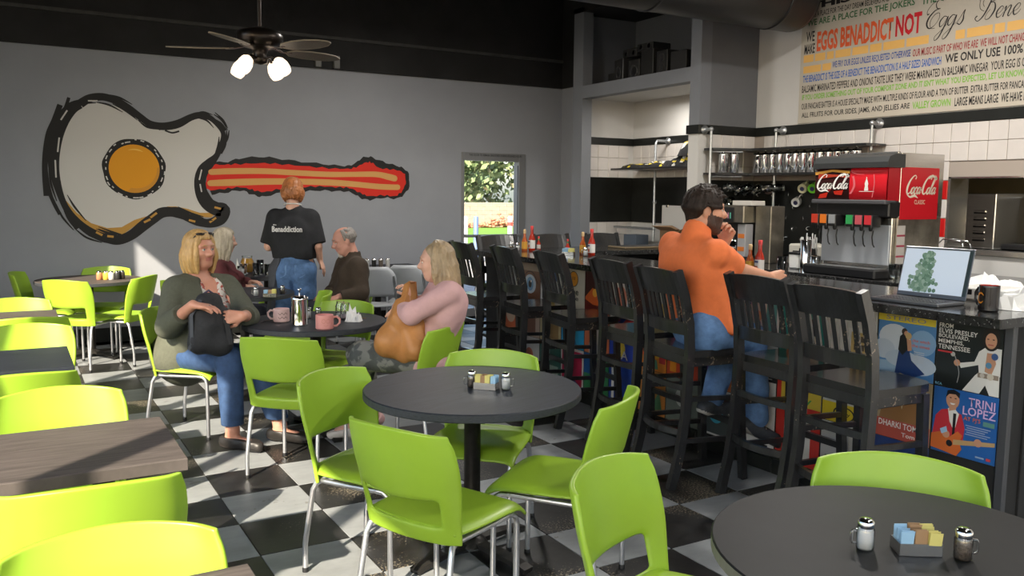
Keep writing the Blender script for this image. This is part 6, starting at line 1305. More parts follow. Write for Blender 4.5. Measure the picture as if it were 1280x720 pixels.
class Head:
    """frame of a head: s = height chin to crown; f, l, u"""
    def __init__(h, c, fwd, s=.225, up=(0, 0, 1)):
        h.c = V3(c); h.f = unit(fwd); h.l = unit(np.cross(up, h.f)); h.u = np.cross(h.f, h.l); h.s = s; h.R = np.stack([h.f, h.l, h.u], 1)
    def p(h, f, l, u): return h.c + h.s * (h.f * f + h.l * l + h.u * u)
    def loc(h, P): return ((P - h.c) @ h.R) / h.s
    def el(h, c, r, k=.02): return ('el', h.p(*c), [x * h.s for x in r], h.R, k)
    def rc(h, a, b, ra, rb, k=.012): return ('rc', h.p(*a), h.p(*b), ra * h.s, rb * h.s, k)
    def prims(h, nb, nr=.052, nose=1.0, jaw=1.0):
        o = [h.el((-.04, 0, .14), (.40, .325, .35)), h.el((.09, 0, -.14), (.27, .25 * jaw, .31), .04), h.el((.20, 0, -.40), (.13, .14 * jaw, .095), .05)]
        for d in (-1, 1):
            o += [h.rc((.0, d * .21 * jaw, -.25), (.16, d * .11, -.37), .09, .08, .04), h.el((.26, d * .15, -.09), (.10, .10, .10), .03), h.el((-.06, d * .335, -.03), (.085, .036, .13), .010), h.el((.30, d * .13, .115), (.08, .11, .03), .03),
                  h.rc((.405, d * .05, -.12), (.40, d * .055, -.125), .043, .04, .015)]
        o += [h.rc((.335, 0, .07), (.465 * nose + .00, 0, -.095), .04, .058, .02), h.el((.352, 0, -.225), (.05, .10, .022), .012), h.el((.342, 0, -.265), (.05, .085, .028), .012)]
        o.append(('rc', h.p(-.12, 0, -.18), V3(nb), nr, nr * 1.12, .03)); return o
    def cuts(h): return [(h.el((.405, d * .145, .035), (.055, .085, .05)), .02) for d in (-1, 1)] + [(h.el((.40, 0, -.245), (.03, .10, .008)), .006)]
    def eyes(h, body, iris=(.06, .10, .14), closed=False):
        for d in (-1, 1):
            e = MB().ell(h.p(.315, d * .14, .032), (h.s * .055,) * 3, flat((.62, .60, .58), .2), 14, 9)
            if not closed: e.ell(h.p(.352, d * .142, .03), (h.s * .027,) * 3, flat(iris, .15), 10, 7)
            e.obj('eye', body)
            MB().tube([h.p(.335, d * .075, .045), h.p(.372, d * .13, .078), h.p(.345, d * .20, .05)], h.s * .017, h.skin, 8).obj('eyelid', body)
            MB().tube([h.p(.385, d * .05, .115), h.p(.392, d * .14, .15), h.p(.335, d * .22, .12)], [h.s * .012, h.s * .016, h.s * .008], h.hair, 8).obj('eyebrow', body)
def region_face(h, beard=False):
    """0 skin, 1 lips, 2 beard"""
    def f(P):
        q = h.loc(P); r = np.zeros(len(P), np.int32)
        if beard: r[(q[:, 2] < -.10 - .2 * np.maximum(0, q[:, 0] - .12)) & (q[:, 0] > -.03) & (q[:, 0] < .42) & (np.abs(q[:, 1]) < .40) & (q[:, 2] > -.55) & ((np.abs(q[:, 1]) > .12) | (q[:, 2] < -.29) | (q[:, 2] > -.20) & (q[:, 2] < -.14))] = 2
        r[(q[:, 0] > .33) & (np.abs(q[:, 1]) < .105) & (q[:, 2] < -.20) & (q[:, 2] > -.29)] = 1
        return r
    return f
def hand(wrist, d, n, thumb, curl=.5, sc=1.0, spread=1.0):
    """wrist point, pointing direction d, direction the palm faces n, thumb side +1/-1 along d x n"""
    d = unit(d); n = unit(V3(n) - d * (V3(n) @ d)); s = np.cross(d, n); w = V3(wrist); o = []
    for i, (off, L, st) in enumerate(((-.033, .060, .082), (-.011, .076, .090), (.011, .082, .092), (.033, .074, .087))):
        off *= -thumb * -1 * sc * spread; kn = w + d * st * sc + s * off
        o.append(('rc', w + s * off * .45 + d * .01, kn, .016 * sc, .0125 * sc, .012)); a = 0; p = kn
        for j, fr in enumerate((.46, .31, .23)):
            a += curl * (.75, .95, .7)[j]; q = p + (d * cos(a) + n * sin(a) + s * off * 1.2) * (L * fr * sc); o.append(('rc', p, q, (.0092 - .0008 * j) * sc, (.0086 - .0008 * j) * sc, .003)); p = q
    o.append(('el', w + d * .05 * sc + n * .004, (.045 * sc, .036 * sc, .016 * sc), np.stack([d, s, n], 1), .012))
    b = w + d * .022 * sc + s * thumb * .022 * sc + n * .008; m = b + (d * .62 + s * thumb * .62 + n * .35) * .042 * sc; t = m + (d * .80 + s * thumb * .15 + n * (.35 + .4 * curl)) * .034 * sc; e = t + (d * .85 + n * (.3 + .6 * curl)) * .024 * sc
    o += [('rc', b, m, .016 * sc, .012 * sc, .010), ('rc', m, t, .0115 * sc, .010 * sc, .004), ('rc', t, e, .010 * sc, .008 * sc, .004)]; return o
def torso(J, fat=1.0, bust=0.0, fwd=None):
    sl, sr, hl, hr, ch, pe = (V3(J[k]) for k in ('sl', 'sr', 'hl', 'hr', 'chest', 'pelvis')); o = []; ax = unit(sl - sr); f = unit(fwd)
    for s_, h_, d in ((sl, hl, 1), (sr, hr, -1)):
        c_ = ch + ax * d * .075; w_ = lerp(ch, pe, .55) + ax * d * .06; p_ = pe + ax * d * .085
        o += [('rc', s_ - ax * d * .055 - np.array([0, 0, .03]), c_, .065, .098 * fat, .05), ('rc', c_, w_, .098 * fat, .092 * fat, .05), ('rc', w_, p_, .092 * fat, .112 * fat, .05)]
        if bust: o.append(('el', ch + ax * d * .075 + f * (.075 + .02 * bust) - np.array([0, 0, .01]), (.075 * bust, .07 * bust, .075 * bust), np.stack([f, ax, np.cross(f, ax)], 1), .04))
    o += [('rc', sl - ax * .075 - np.array([0, 0, .055]) - f * .02, sr + ax * .075 - np.array([0, 0, .055]) - f * .02, .080 * fat, .080 * fat, .06), ('rc', lerp(sl, ch, .45) - ax * .06 - f * .03, lerp(sr, ch, .45) + ax * .06 - f * .03, .085 * fat, .085 * fat, .06)]
    o += [('rc', V3(J['neck']) - np.array([0, 0, .035]), sl - ax * .03, .052, .058, .04), ('rc', V3(J['neck']) - np.array([0, 0, .035]), sr + ax * .03, .052, .058, .04)]
    if fat > 1.1: o.append(('el', lerp(ch, pe, .6) + f * .06, (.11 * fat, .13 * fat, .12 * fat), np.stack([f, ax, np.cross(f, ax)], 1), .05))
    return o
def limb(a, b, c, r, k=.02): return [('rc', V3(a), V3(b), r[0], r[1], k), ('rc', V3(b), V3(c), r[1], r[2], k)]
ARM, LEG = (.056, .043, .029), (.090, .062, .040)
def calf(kn, an): m = lerp(V3(kn), V3(an), .32); return [('rc', m - unit(V3(an) - V3(kn)) * .04, m + unit(V3(an) - V3(kn)) * .08, .056, .05, .03)]
def foot(an, toe): a, t = V3(an), V3(toe); d = t - a; d[2] = 0; d = unit(d); return [('rc', a, a - d * .02 - np.array([0, 0, .045]), .036, .034, .02), ('rc', a - np.array([0, 0, .05]), lerp(a, t, .62) - np.array([0, 0, .01]), .028, .022, .03)]
def shoe(name, an, toe, parent, m, sole, h=.006, up=.055, wid=1.0, lace=None):
    a, t = V3(an), V3(toe); d = t - a; dz = d[2]; d = unit(d); sd = unit(np.cross(d, (0, 0, 1))); up_ = np.cross(sd, d); b = a - up_ * .062
    prs = [('rc', b - d * .035, t - d * .06, .040 * wid, .040 * wid, .02), ('rc', t - d * .08, t - d * .012, .041 * wid, .030 * wid, .02), ('rc', a - up_ * (.062 - up), b - d * .03, .044 * wid, .040, .02)]
    zs = [V3(p) for p in (b, t)]; bot = b - up_ * .030
    o = solid(name, prs, h, [m, sole], parent, cuts=[(tuple(bot), tuple(-up_)), (tuple(a - up_ * (.062 - up)), tuple(unit(up_ * 1.0 - d * .25)))], region=lambda P: (((P - bot) @ up_) < .018).astype(np.int32))
    if lace is not None:
        for q in range(4): c = lerp(a, t, .30 + .12 * q) - up_ * .0 ; c = c + up_ * (.012 - .016 * q) * 1; MB().tube([c - sd * .028 - up_ * .012, c + up_ * .004, c + sd * .028 - up_ * .012], .0035, lace, 6).obj('shoe_lace', o)
    return o
def hair_locks(h, n, length, seed, r=.014, bangs=True, part=0.0, flare=.06, face=52, back=True, h_vox=.0042, k=.0025, wavy=.0, top=(.43, .355, .385), jitter=.03, front_len=None):
    rr = random.Random(seed); prs = [h.el((-.075, 0, .165), (top[0] * .93, top[1] * .965, top[2] * .94), .01)]; c0 = np.array((-.05, 0, .14))
    for q in range(n):
        phi = radians(rr.uniform(-180, 180)); a = abs(math.degrees(phi)); fr = a < face
        if fr and not bangs: continue
        st = rr.uniform(2, 70) if not fr else rr.uniform(2, 40)
        end = 95 if not fr else rr.uniform(52, 64); P = []
        g = 1 + rr.uniform(-jitter, jitter)
        for t in np.linspace(0, 1, 6):
            th = radians(lerp(st, end, t)); ph = phi + (part * .5 * (1 - t)); v = np.array((sin(th) * cos(ph) * top[0] * g, sin(th) * sin(ph) * top[1] * g, cos(th) * top[2] * g)); P.append(c0 + v)
        if not fr:
            L = (length if front_len is None or a > 95 else front_len) * rr.uniform(.82, 1.05); p = P[-1].copy(); m = 6
            for t in range(1, m + 1):
                u = t / m; out = flare * sin(u * pi) ; w = wavy * sin(u * 7 + q); P.append(p + np.array((cos(phi) * (out + w) , sin(phi) * (out + w) * .8 - .05 * u * u * sin(phi), -L * u)))
        m = len(P); R = r * rr.uniform(.75, 1.2)
        for i in range(m - 1):
            f0, f1 = i / (m - 1), (i + 1) / (m - 1); tap = lambda x: R * (1 if x < .7 else 1 - .6 * (x - .7) / .3); prs.append(('rc', h.p(*P[i]), h.p(*P[i + 1]), tap(f0), tap(f1), k))
    return prs
def hair_mat(name, a, b): 
    if name in MATS: return MATS[name]
    m = mat(name, a, .42, var=.35, vscale=26, stretch=(1, 1, .18), bump=.35, bscale=120); return m
def folds(amp, fr=28, dirv=(0, 0, 1), seed=0):
    rng = np.random.RandomState(seed); W = rng.normal(size=(5, 3)) * fr; W -= np.outer(W @ V3(dirv), V3(dirv)) * .65; ph = rng.uniform(0, 6, 5)
    return lambda v: amp * sum(np.sin(v @ W[i] + ph[i] + 1.2 * np.sin(v @ W[(i + 1) % 5] * .5)) for i in range(5)) / 3
def cloth(name, c, rough=.85, var=.12, sc=40, bump=.12): return mat(name, c, rough, var=var, vscale=sc, bump=bump, bscale=300)
def person(name_label, prs, h, mats, region=None, cuts=()):
    o = solid('person', prs, h, mats, None, cuts=cuts, region=region); tag(o, name_label, 'person'); return o
SKIN_F = mat('skin_warm', (.56, .27, .19), .45, var=.08, vscale=14, sss=.08); LIP = mat('lips', (.46, .17, .14), .4)
SKIN_P = mat('skin_pale', (.62, .36, .27), .45, var=.06, vscale=14, sss=.08); SKIN_M = mat('skin_tan', (.50, .25, .16), .45, var=.08, vscale=14, sss=.08)
DENIM = cloth('denim', (.028, .062, .145), .85, .25, 24); DENIM_L = cloth('denim_light', (.075, .15, .30), .85, .3, 20)
RT = V3((0.862, -0.506, 0)); AW = V3((.506, .862, 0))
def dirv(r, a, z=0): return unit(RT * r + AW * a + np.array([0, 0, z]))

# ---------------- woman in the olive cardigan
J = dict(zip(('head', 'neck', 'sr', 'sl', 'chest', 'pelvis', 'er', 'wr', 'el', 'wl', 'hr', 'kr', 'ar', 'tr', 'hl', 'kl', 'al', 'tl'), [V3(p) for p in
  [(1.057,5.806,1.199),(1.042,5.829,1.036),(0.892,5.767,0.955),(1.227,5.826,0.949),(1.049,5.771,0.795),(0.975,5.849,0.514),(0.827,5.637,0.735),(0.919,5.324,0.902),(1.281,5.517,0.787),(1.203,5.287,0.821),(0.911,5.817,0.52),(1.132,5.363,0.542),(1.122,5.28,0.118),(1.245,5.116,0.033),(1.04,5.878,0.493),(1.306,5.458,0.525),(1.419,5.303,0.109),(1.546,5.15,0.047)]]))
F_ = dirv(.87, -.5); H = Head(J['head'], dirv(.86, -.52, -.02), .23); H.skin = SKIN_F; H.hair = hair_mat('hair_blonde', (.50, .31, .12), None)
legs = limb(J['hr'], J['kr'], J['ar'], LEG) + limb(J['hl'], J['kl'], J['al'], LEG) + calf(J['kr'], J['ar']) + calf(J['kl'], J['al'])
arms = limb(J['sr'], J['er'], J['wr'], (.058, .046, .029)) + limb(J['sl'], J['el'], J['wl'], (.054, .044, .029))
to = torso(J, 1.18, 1.15, F_)
hands = hand(J['wr'], dirv(.95, -.05, -.10), (0, 0, -1), 1, .28) + hand(J['wl'], dirv(-.95, -.25, -.05), dirv(-.2, .9, -.3), 1, .45)
wo = person('seated woman with blonde fringe in an olive cardigan, both hands on a black bag', H.prims(J['neck'], .058, jaw=1.08) + to + arms + hands + legs + foot(J['ar'], J['tr']) + foot(J['al'], J['tl']), .0055, [SKIN_F, LIP], region_face(H), H.cuts())
H.eyes(wo, (.10, .12, .14))
OLIVE = cloth('olive_knit', (.080, .085, .062), .9, .12, 60); FLOR = mat('floral_blouse', (.58, .54, .50), .8, var=.1, vscale=30, speck=((.34, .07, .05), 55, .27, 30))
nk = J['neck']; fr = J['chest'] + F_ * .15
blouse = solid('blouse', to, .0065, [FLOR], wo, off=.008, cuts=[(('rc', nk + F_ * .10 + np.array([0, 0, .03]), nk + F_ * .15 - np.array([0, 0, .12]), .075, .03), .01), (('rc', nk + np.array([0, 0, .02]), nk + np.array([0, 0, .1]), .08, .12), .01)], fold=folds(.003, 40, seed=2))
sleeve_r = [(('rc', J['sr'], J['er'], .062, .058, .02), ()), (('rc', J['er'], lerp(J['er'], J['wr'], .70), .058, .040, .02), ((lerp(J['er'], J['wr'], .58), unit(J['wr'] - J['er'])),))]
sleeve_l = [(('rc', J['sl'], J['el'], .058, .050, .02), ()), (('rc', J['el'], lerp(J['el'], J['wl'], .6), .050, .038, .02), ((lerp(J['el'], J['wl'], .45), unit(J['wl'] - J['el'])),))]
skirt = [('rc', J['pelvis'] + RT * -.07, J['pelvis'] + RT * -.03 - np.array([0, 0, .06]), .145, .14, .04), ('rc', J['pelvis'] + F_ * .02, J['hr'] - np.array([0, 0, .02]), .13, .125, .04)]
cg = solid('cardigan', [(p, ()) for p in to + skirt] + sleeve_r + sleeve_l, .0065, [OLIVE], wo, off=.020, cuts=[(('rc', nk + F_ * .12 + np.array([0, 0, .05]), J['chest'] + F_ * .22 - np.array([0, 0, .26]), .07, .10), .012), (('rc', nk + np.array([0, 0, .03]), nk + np.array([0, 0, .15]), .085, .11), .01)], fold=folds(.0045, 34, seed=5))
jeans = [('rc', J['pelvis'] - RT * .04, J['pelvis'] + RT * .03, .125, .125, .04)] + limb(J['hr'], J['kr'], lerp(J['kr'], J['ar'], .94), (.102, .076, .062)) + limb(J['hl'], J['kl'], lerp(J['kl'], J['al'], .94), (.102, .076, .062))
solid('jeans', jeans, .0065, [DENIM], wo, off=.006, fold=folds(.003, 45, seed=9), cuts=[(tuple(J['ar'] + np.array([0, 0, .035])), (0, 0, -1))])
CLOG = mat('clog_black', (.02, .018, .017), .45); CSOLE = mat('clog_sole', (.035, .03, .028), .7)
J['tr'][2] = .035; J['tl'][2] = .035
for n_ in ('r', 'l'): shoe('clog', (J['a' + n_][0], J['a' + n_][1], .095), J['t' + n_], wo, CLOG, CSOLE, up=.045, wid=1.12)
solid('hair', hair_locks(H, 520, .88, 3, .0095, True, .3, .09, 46, wavy=.02, front_len=.74, jitter=.055), .004, [H.hair], wo, smooth=0)
sg = MB()
for d in (-1, 1): sg.ell(H.p(.22, d * .16, .455), (.026, .030, .010), flat((.012, .01, .01), .1), 14, 8, Rm=Matrix(H.R.tolist()))
sg.tube([H.p(.24, -.10, .47), H.p(.25, 0, .485), H.p(.24, .10, .47)], .004, BLACKP, 8).tube([H.p(.2, .3, .42), H.p(.0, .37, .2)], .0035, BLACKP, 6).tube([H.p(.2, -.3, .42), H.p(.0, -.37, .2)], .0035, BLACKP, 6).obj('sunglasses', wo)
MB().tube([hand_p for hand_p in [J['wr'] + unit(J['tr'] * 0 + dirv(.95, -.05, -.1)) * .10 + np.array([.01 * cos(a), 0, .01 * sin(a)]) for a in np.linspace(0, 6.28, 12)]], .0018, CHROME, 6).obj('ring', wo)
# her backpack on the lap
BAGM = cloth('black_nylon', (.014, .015, .018), .75, .3, 60, .2)
bp = [(1.019,5.364,0.759),(1.031,5.407,0.871),(0.959,5.353,0.667),(1.077,5.339,0.65),(0.958,5.398,0.837),(1.106,5.39,0.814),(1.034,5.42,0.899),(0.912,5.353,0.632),(0.993,5.4,0.923),(1.064,5.428,0.916),(1.126,5.374,0.78),(1.143,5.336,0.655)]
B = [V3(p) for p in bp]
bag = solid('backpack', [('rc', B[4], B[2], .052, .062, .05), ('rc', B[5], B[3], .052, .062, .05), ('rc', B[1], B[0], .070, .085, .05), ('rc', B[2], B[3], .062, .062, .05), ('rc', B[8], B[9], .035, .035, .05)], .006, [BAGM], None, fold=folds(.004, 40, seed=21)); tag(bag, 'black backpack standing on the lap of the woman in the olive cardigan', 'bag')
MB().bar([B[6] + np.array([0, 0, .02]), B[5] + dirv(.3, -1) * .07, B[10] + dirv(.3, -1) * .08, B[11] + dirv(.2, -1) * .07], .028, .006, tuple(dirv(.3, -1)), BAGM).obj('strap', bag)
MB().bar([B[8] + dirv(0, -1) * .04, B[4] + dirv(-.2, -1) * .066, B[2] + dirv(-.3, -1) * .075, B[7] + dirv(-.3, -1) * .03], .024, .006, tuple(dirv(-.3, -1)), mat('bag_webbing', (.05, .055, .065), .8)).obj('strap', bag)
MB().tube([B[8] + np.array([0, 0, .03]), lerp(B[8], B[9], .5) + np.array([0, 0, .055]), B[9] + np.array([0, 0, .03])], .007, flat((.05, .04, .09), .5), 8).obj('grab_handle', bag)

# ---------------- woman in pink
J = dict(zip(('head', 'neck', 'sl', 'sr', 'chest', 'pelvis', 'el', 'wl', 'er', 'wr', 'hl', 'kl', 'al', 'tl', 'hr', 'kr', 'ar', 'tr'), [V3(p) for p in
  [(2.183,4.616,1.173),(2.231,4.582,1.03),(2.187,4.44,0.999),(2.261,4.734,0.989),(2.211,4.596,0.87),(2.133,4.655,0.599),(1.961,4.477,0.886),(1.985,4.697,0.891),(2.184,4.851,0.82),(2.11,4.768,0.924),(2.087,4.578,0.607),(1.818,4.85,0.589),(1.819,5.12,0.148),(1.693,5.156,0.036),(2.144,4.75,0.577),(1.863,5.054,0.565),(2.015,5.234,0.113),(1.953,5.191,0.04)]]))
F_ = dirv(-.9, .42); H = Head(J['head'], dirv(-.98, .02, -.10), .222); H.skin = SKIN_P; H.hair = hair_mat('hair_ash_blonde', (.34, .25, .15), None)
legs = limb(J['hr'], J['kr'], J['ar'], LEG) + limb(J['hl'], J['kl'], J['al'], LEG)
arms = limb(J['sr'], J['er'], J['wr'], ARM) + limb(J['sl'], J['el'], J['wl'], ARM); to = torso(J, 1.06, .95, F_)
wp = person('seated woman with long blonde hair in a pink top, reaching into an orange bag', H.prims(J['neck'], .050) + to + arms + hand(J['wr'], dirv(-.45, -.1, .88), dirv(-.9, -.3, -.2), -1, .75, .95) + hand(J['wl'], dirv(-.5, .3, -.6), dirv(0, 1, 0), 1, .5) + legs + foot(J['ar'], J['tr']) + foot(J['al'], J['tl']), .0055, [SKIN_P, LIP], region_face(H), H.cuts())
H.eyes(wp, (.12, .12, .10))
PINK = cloth('pink_jersey', (.56, .34, .34), .8, .05, 30); CAMO = mat('camouflage', (.085, .09, .085), .85, var=.25, vscale=9, speck=((.21, .21, .19), 13, .245, 9), bump=.08, bscale=200)
slv = [(('rc', J['sl'], J['el'], .060, .050, .02), ()), (('rc', J['el'], J['wl'], .050, .040, .02), ()), (('rc', J['sr'], J['er'], .066, .052, .02), ()), (('rc', J['er'], lerp(J['er'], J['wr'], .85), .052, .036, .02), ((lerp(J['er'], J['wr'], .8), unit(J['wr'] - J['er'])),))]
solid('pink_top', [(p, ()) for p in to] + slv, .006, [PINK], wp, off=.010, cuts=[(('rc', J['neck'] + np.array([0, 0, .035]), J['neck'] + np.array([0, 0, .12]), .066, .09), .008)], fold=folds(.0042, 40, (.5, .3, .8), seed=31))
pants = [('rc', J['pelvis'] - RT * .02, J['pelvis'] + RT * .03, .125, .125, .04)] + limb(J['hl'], J['kl'], lerp(J['kl'], J['al'], .85), (.105, .080, .066)) + limb(J['hr'], J['kr'], lerp(J['kr'], J['ar'], .82), (.105, .078, .062))
solid('camouflage_trousers', pants, .0065, [CAMO], wp, off=.006, fold=folds(.004, 40, seed=33))
J['tl'][2] = .04; J['tr'][2] = .04
shoe('trainer', (J['al'][0], J['al'][1], .10), J['tl'], wp, flat((.62, .58, .56), .6), flat((.66, .65, .63), .6), up=.05, lace=flat((.6, .4, .38), .6)); shoe('trainer', (J['ar'][0], J['ar'][1], .10), J['tr'], wp, flat((.55, .33, .32), .6), flat((.66, .65, .63), .6), up=.05)
solid('hair', hair_locks(H, 560, 1.55, 8, .0095, False, .25, .05, 76, wavy=.05, front_len=.80, jitter=.055), .0042, [H.hair], wp, smooth=0)
LEATHER = mat('tan_leather', (.44, .19, .055), .5, var=.15, vscale=8, bump=.25, bscale=26)
B = [V3(p) for p in [(1.951,4.594,0.839),(1.896,4.633,0.714),(2.016,4.511,0.676),(1.974,4.578,0.64),(2.001,4.638,0.964),(2.029,4.69,1.043),(2.039,4.562,0.809),(1.959,4.671,0.934),(1.886,4.682,0.679),(2.079,4.72,1.048),(2.092,4.727,0.886)]]
tb = solid('tote_bag', [('rc', B[0], B[1], .05, .078, .04), ('rc', B[0], B[2], .052, .07, .04), ('rc', B[1], B[3], .078, .066, .04), ('rc', B[6], B[2], .045, .07, .04), ('rc', B[4], B[0], .026, .06, .04), ('rc', B[7], B[1], .02, .06, .05), ('rc', B[8], B[1], .06, .08, .05), ('rc', B[10], B[6], .03, .05, .05)], .006, [LEATHER], None, fold=folds(.011, 24, (.2, 0, .9), seed=41)); tag(tb, 'slouchy orange leather tote bag on the lap of the woman in pink', 'bag')
MB().bar([B[0] + dirv(-.3, -1) * .05, B[4] + dirv(-.4, -.6) * .02, B[5], B[9], B[10] + np.array([0, 0, .02])], .05, .010, tuple(dirv(-.6, -.8)), LEATHER).obj('handle', tb)

# ---------------- man in the orange shirt
J = dict(zip(('head', 'neck', 'sr', 'sl', 'chest', 'pelvis', 'er', 'wr', 'el', 'wl', 'hr', 'kr', 'ar', 'tr', 'hl', 'kl', 'al', 'tl'), [V3(p) for p in
  [(3.375,3.608,1.498),(3.305,3.609,1.368),(3.282,3.423,1.265),(3.342,3.822,1.284),(3.326,3.601,1.13),(3.347,3.564,0.842),(3.511,3.486,1.169),(3.805,3.516,1.109),(3.623,3.815,1.158),(3.621,3.706,1.298),(3.281,3.462,0.839),(3.626,3.461,0.768),(3.598,3.373,0.315),(3.735,3.32,0.17),(3.387,3.666,0.816),(3.683,3.682,0.749),(3.44,3.571,0.411),(3.623,3.548,0.338)]]))
F_ = dirv(.862, .506); H = Head(J['head'], dirv(1, .04, -.05), .245); H.skin = SKIN_M; H.hair = mat('hair_dark_brown', (.018, .011, .008), .62, var=.4, vscale=40, bump=.3, bscale=120, spec=.3)
legs = limb(J['hr'], J['kr'], J['ar'], LEG) + limb(J['hl'], J['kl'], J['al'], LEG)
arms = limb(J['sr'], J['er'], J['wr'], (.060, .046, .031)) + limb(J['sl'], J['el'], J['wl'], (.060, .046, .031)); to = torso(J, 1.16, 0, F_)
hands = hand(J['wr'], dirv(.88, .35, -.02), dirv(-.25, .8, -.2), -1, .55, 1.05) + hand(J['wl'], dirv(.25, -.15, .85), dirv(-.75, -.55, .1), -1, 1.25, 1.05)
STUB = mat('beard_brown', (.050, .026, .018), .7, var=.3, vscale=120)
mn = person('bearded man in an orange shirt and jeans sitting at the bar, chin on his fist', H.prims(J['neck'], .060, jaw=1.1) + to + arms + hands + legs + foot(J['ar'], J['tr']) + foot(J['al'], J['tl']), .0055, [SKIN_M, LIP, STUB], region_face(H, True), H.cuts())
H.eyes(mn, (.05, .04, .03))
ORANGE = cloth('orange_cotton', (.66, .155, .045), .85, .06, 30)
sl = [(('rc', J['sr'], lerp(J['sr'], J['er'], .98), .074, .064, .02), ((lerp(J['sr'], J['er'], .80), unit(J['er'] - J['sr'])),)), (('rc', J['sl'], lerp(J['sl'], J['el'], .98), .074, .062, .02), ((lerp(J['sl'], J['el'], .80), unit(J['el'] - J['sl'])),))]
solid('orange_shirt', [(p, ()) for p in to] + [(('rc', J['pelvis'] + np.array([0, 0, .06]) + V3((0, d * .09, 0)), J['chest'] + V3((0, d * .105, 0)), .118, .122, .05), ()) for d in (-1, 1)] + [(('rc', J['neck'] - np.array([0, 0, .01]), J['neck'] + unit(J['head'] - J['neck']) * .012, .072, .070, .02), ())] + sl, .0058, [ORANGE], mn, off=.011, cuts=[(('rc', J['neck'] + unit(J['head'] - J['neck']) * .03, J['head'], .058, .09), .004), (tuple(J['pelvis'] + np.array([0, 0, -.005])), (-.25 * F_[0], -.25 * F_[1], -1))], fold=folds(.0065, 24, (.35, .2, .9), seed=51))
jn = [('rc', J['pelvis'] + V3((0, -.06, .03)), J['pelvis'] + V3((0, .06, .03)), .132, .132, .04), ('rc', J['hr'], J['hl'], .124, .124, .04)] + limb(J['hr'], J['kr'], lerp(J['kr'], J['ar'], .95), (.108, .080, .060)) + limb(J['hl'], J['kl'], lerp(J['kl'], J['al'], .95), (.108, .080, .060))
jo = solid('jeans', jn, .006, [DENIM_L], mn, off=.006, fold=folds(.0035, 40, seed=53))
SNK = mat('sneaker_dark', (.03, .034, .042), .7, var=.3, vscale=40); SSOLE = mat('sneaker_sole', (.36, .34, .31), .7)
for n_ in ('r', 'l'): shoe('sneaker', J['a' + n_], J['t' + n_], mn, SNK, SSOLE, up=.06, lace=flat((.5, .5, .48), .7))
hp = hair_locks(H, 260, .10, 12, .012, True, .2, .02, 44, jitter=.07, top=(.425, .342, .385), front_len=.04); rr = random.Random(77)
for q in range(420):
    th, ph = radians(rr.uniform(0, 88)), radians(rr.uniform(-180, 180)); v = np.array((sin(th) * cos(ph) * .44 - .05, sin(th) * sin(ph) * .36, cos(th) * .40 + .14)); e = v + np.array((rr.uniform(-.04, .11), rr.uniform(-.06, .06), rr.uniform(.0, .07))); hp.append(('rc', H.p(*v), H.p(*e), .011, .005, .002)) if not (abs(ph) < .75 and th > 1.15) else None
for d in (-1, 1): hp.append(H.rc((.03, d * .30, .05), (.06, d * .285, -.12), .05, .035, .02))
hp += [H.rc((-.36, -.14, -.02), (-.33, -.12, -.22), .10, .07, .03), H.rc((-.36, .14, -.02), (-.33, .12, -.22), .10, .07, .03), H.rc((-.36, 0, -.02), (-.36, 0, -.24), .11, .07, .03), H.rc((-.22, -.27, .0), (-.24, -.2, -.16), .10, .06, .03), H.rc((-.22, .27, .0), (-.24, .2, -.16), .10, .06, .03)]
solid('hair', hp, .004, [H.hair], mn, smooth=0, cuts=[(H.el((-.04, d * .37, -.05), (.10, .10, .14)), .01) for d in (-1, 1)])
bd = [H.rc((.05, d * .285, -.08), (.10, d * .26, -.30), .045, .085, .03) for d in (-1, 1)] + [H.rc((.12, .17, -.37), (.27, .0, -.44), .07, .085, .03), H.rc((.12, -.17, -.37), (.27, 0, -.44), .07, .085, .03), H.rc((.375, .09, -.19), (.375, -.09, -.19), .026, .026, .01), H.rc((.375, .09, -.19), (.31, .11, -.36), .026, .05, .01), H.rc((.375, -.09, -.19), (.31, -.11, -.36), .026, .05, .01)]
solid('beard', bd, .005, [STUB], mn, fold=folds(.002, 160, seed=3))
pk = MB().bar([lerp(J['hr'], J['kr'], .1) + dirv(0, -1, .25) * .118, lerp(J['hr'], J['kr'], .5) + dirv(0, -1, .25) * .108], .004, .003, tuple(dirv(0, -1)), flat((.25, .33, .45), .8)).obj('seam', jo)

# ---------------- waitress seen from behind
J = dict(zip(('head', 'neck', 'sl', 'sr', 'chest', 'pelvis', 'el', 'wl', 'er', 'wr', 'hl', 'kl', 'hr', 'kr'), [V3(p) for p in
  [(2.253,7.824,1.584),(2.241,7.79,1.439),(2.108,7.877,1.327),(2.38,7.717,1.331),(2.235,7.785,1.19),(2.233,7.748,0.891),(2.04,7.885,1.079),(2.105,8.106,1.095),(2.426,7.659,1.083),(2.458,7.694,0.955),(2.162,7.784,0.847),(2.124,7.755,0.445),(2.307,7.699,0.849),(2.314,7.644,0.448)]]))
for n_ in ('l', 'r'): J['a' + n_] = np.array([J['k' + n_][0], J['k' + n_][1], .10]); J['t' + n_] = J['a' + n_] + dirv(0, 1) * .16 - np.array([0, 0, .065])
F_ = dirv(-.05, 1); H = Head(J['head'], dirv(-.1, 1, -.25), .222); H.skin = SKIN_P; H.hair = hair_mat('hair_copper', (.36, .135, .045), None)
legs = limb(J['hr'], J['kr'], J['ar'], LEG) + limb(J['hl'], J['kl'], J['al'], LEG); arms = limb(J['sr'], J['er'], J['wr'], (.050, .040, .027)) + limb(J['sl'], J['el'], J['wl'], (.050, .040, .027)); to = torso(J, .98, .8, F_)
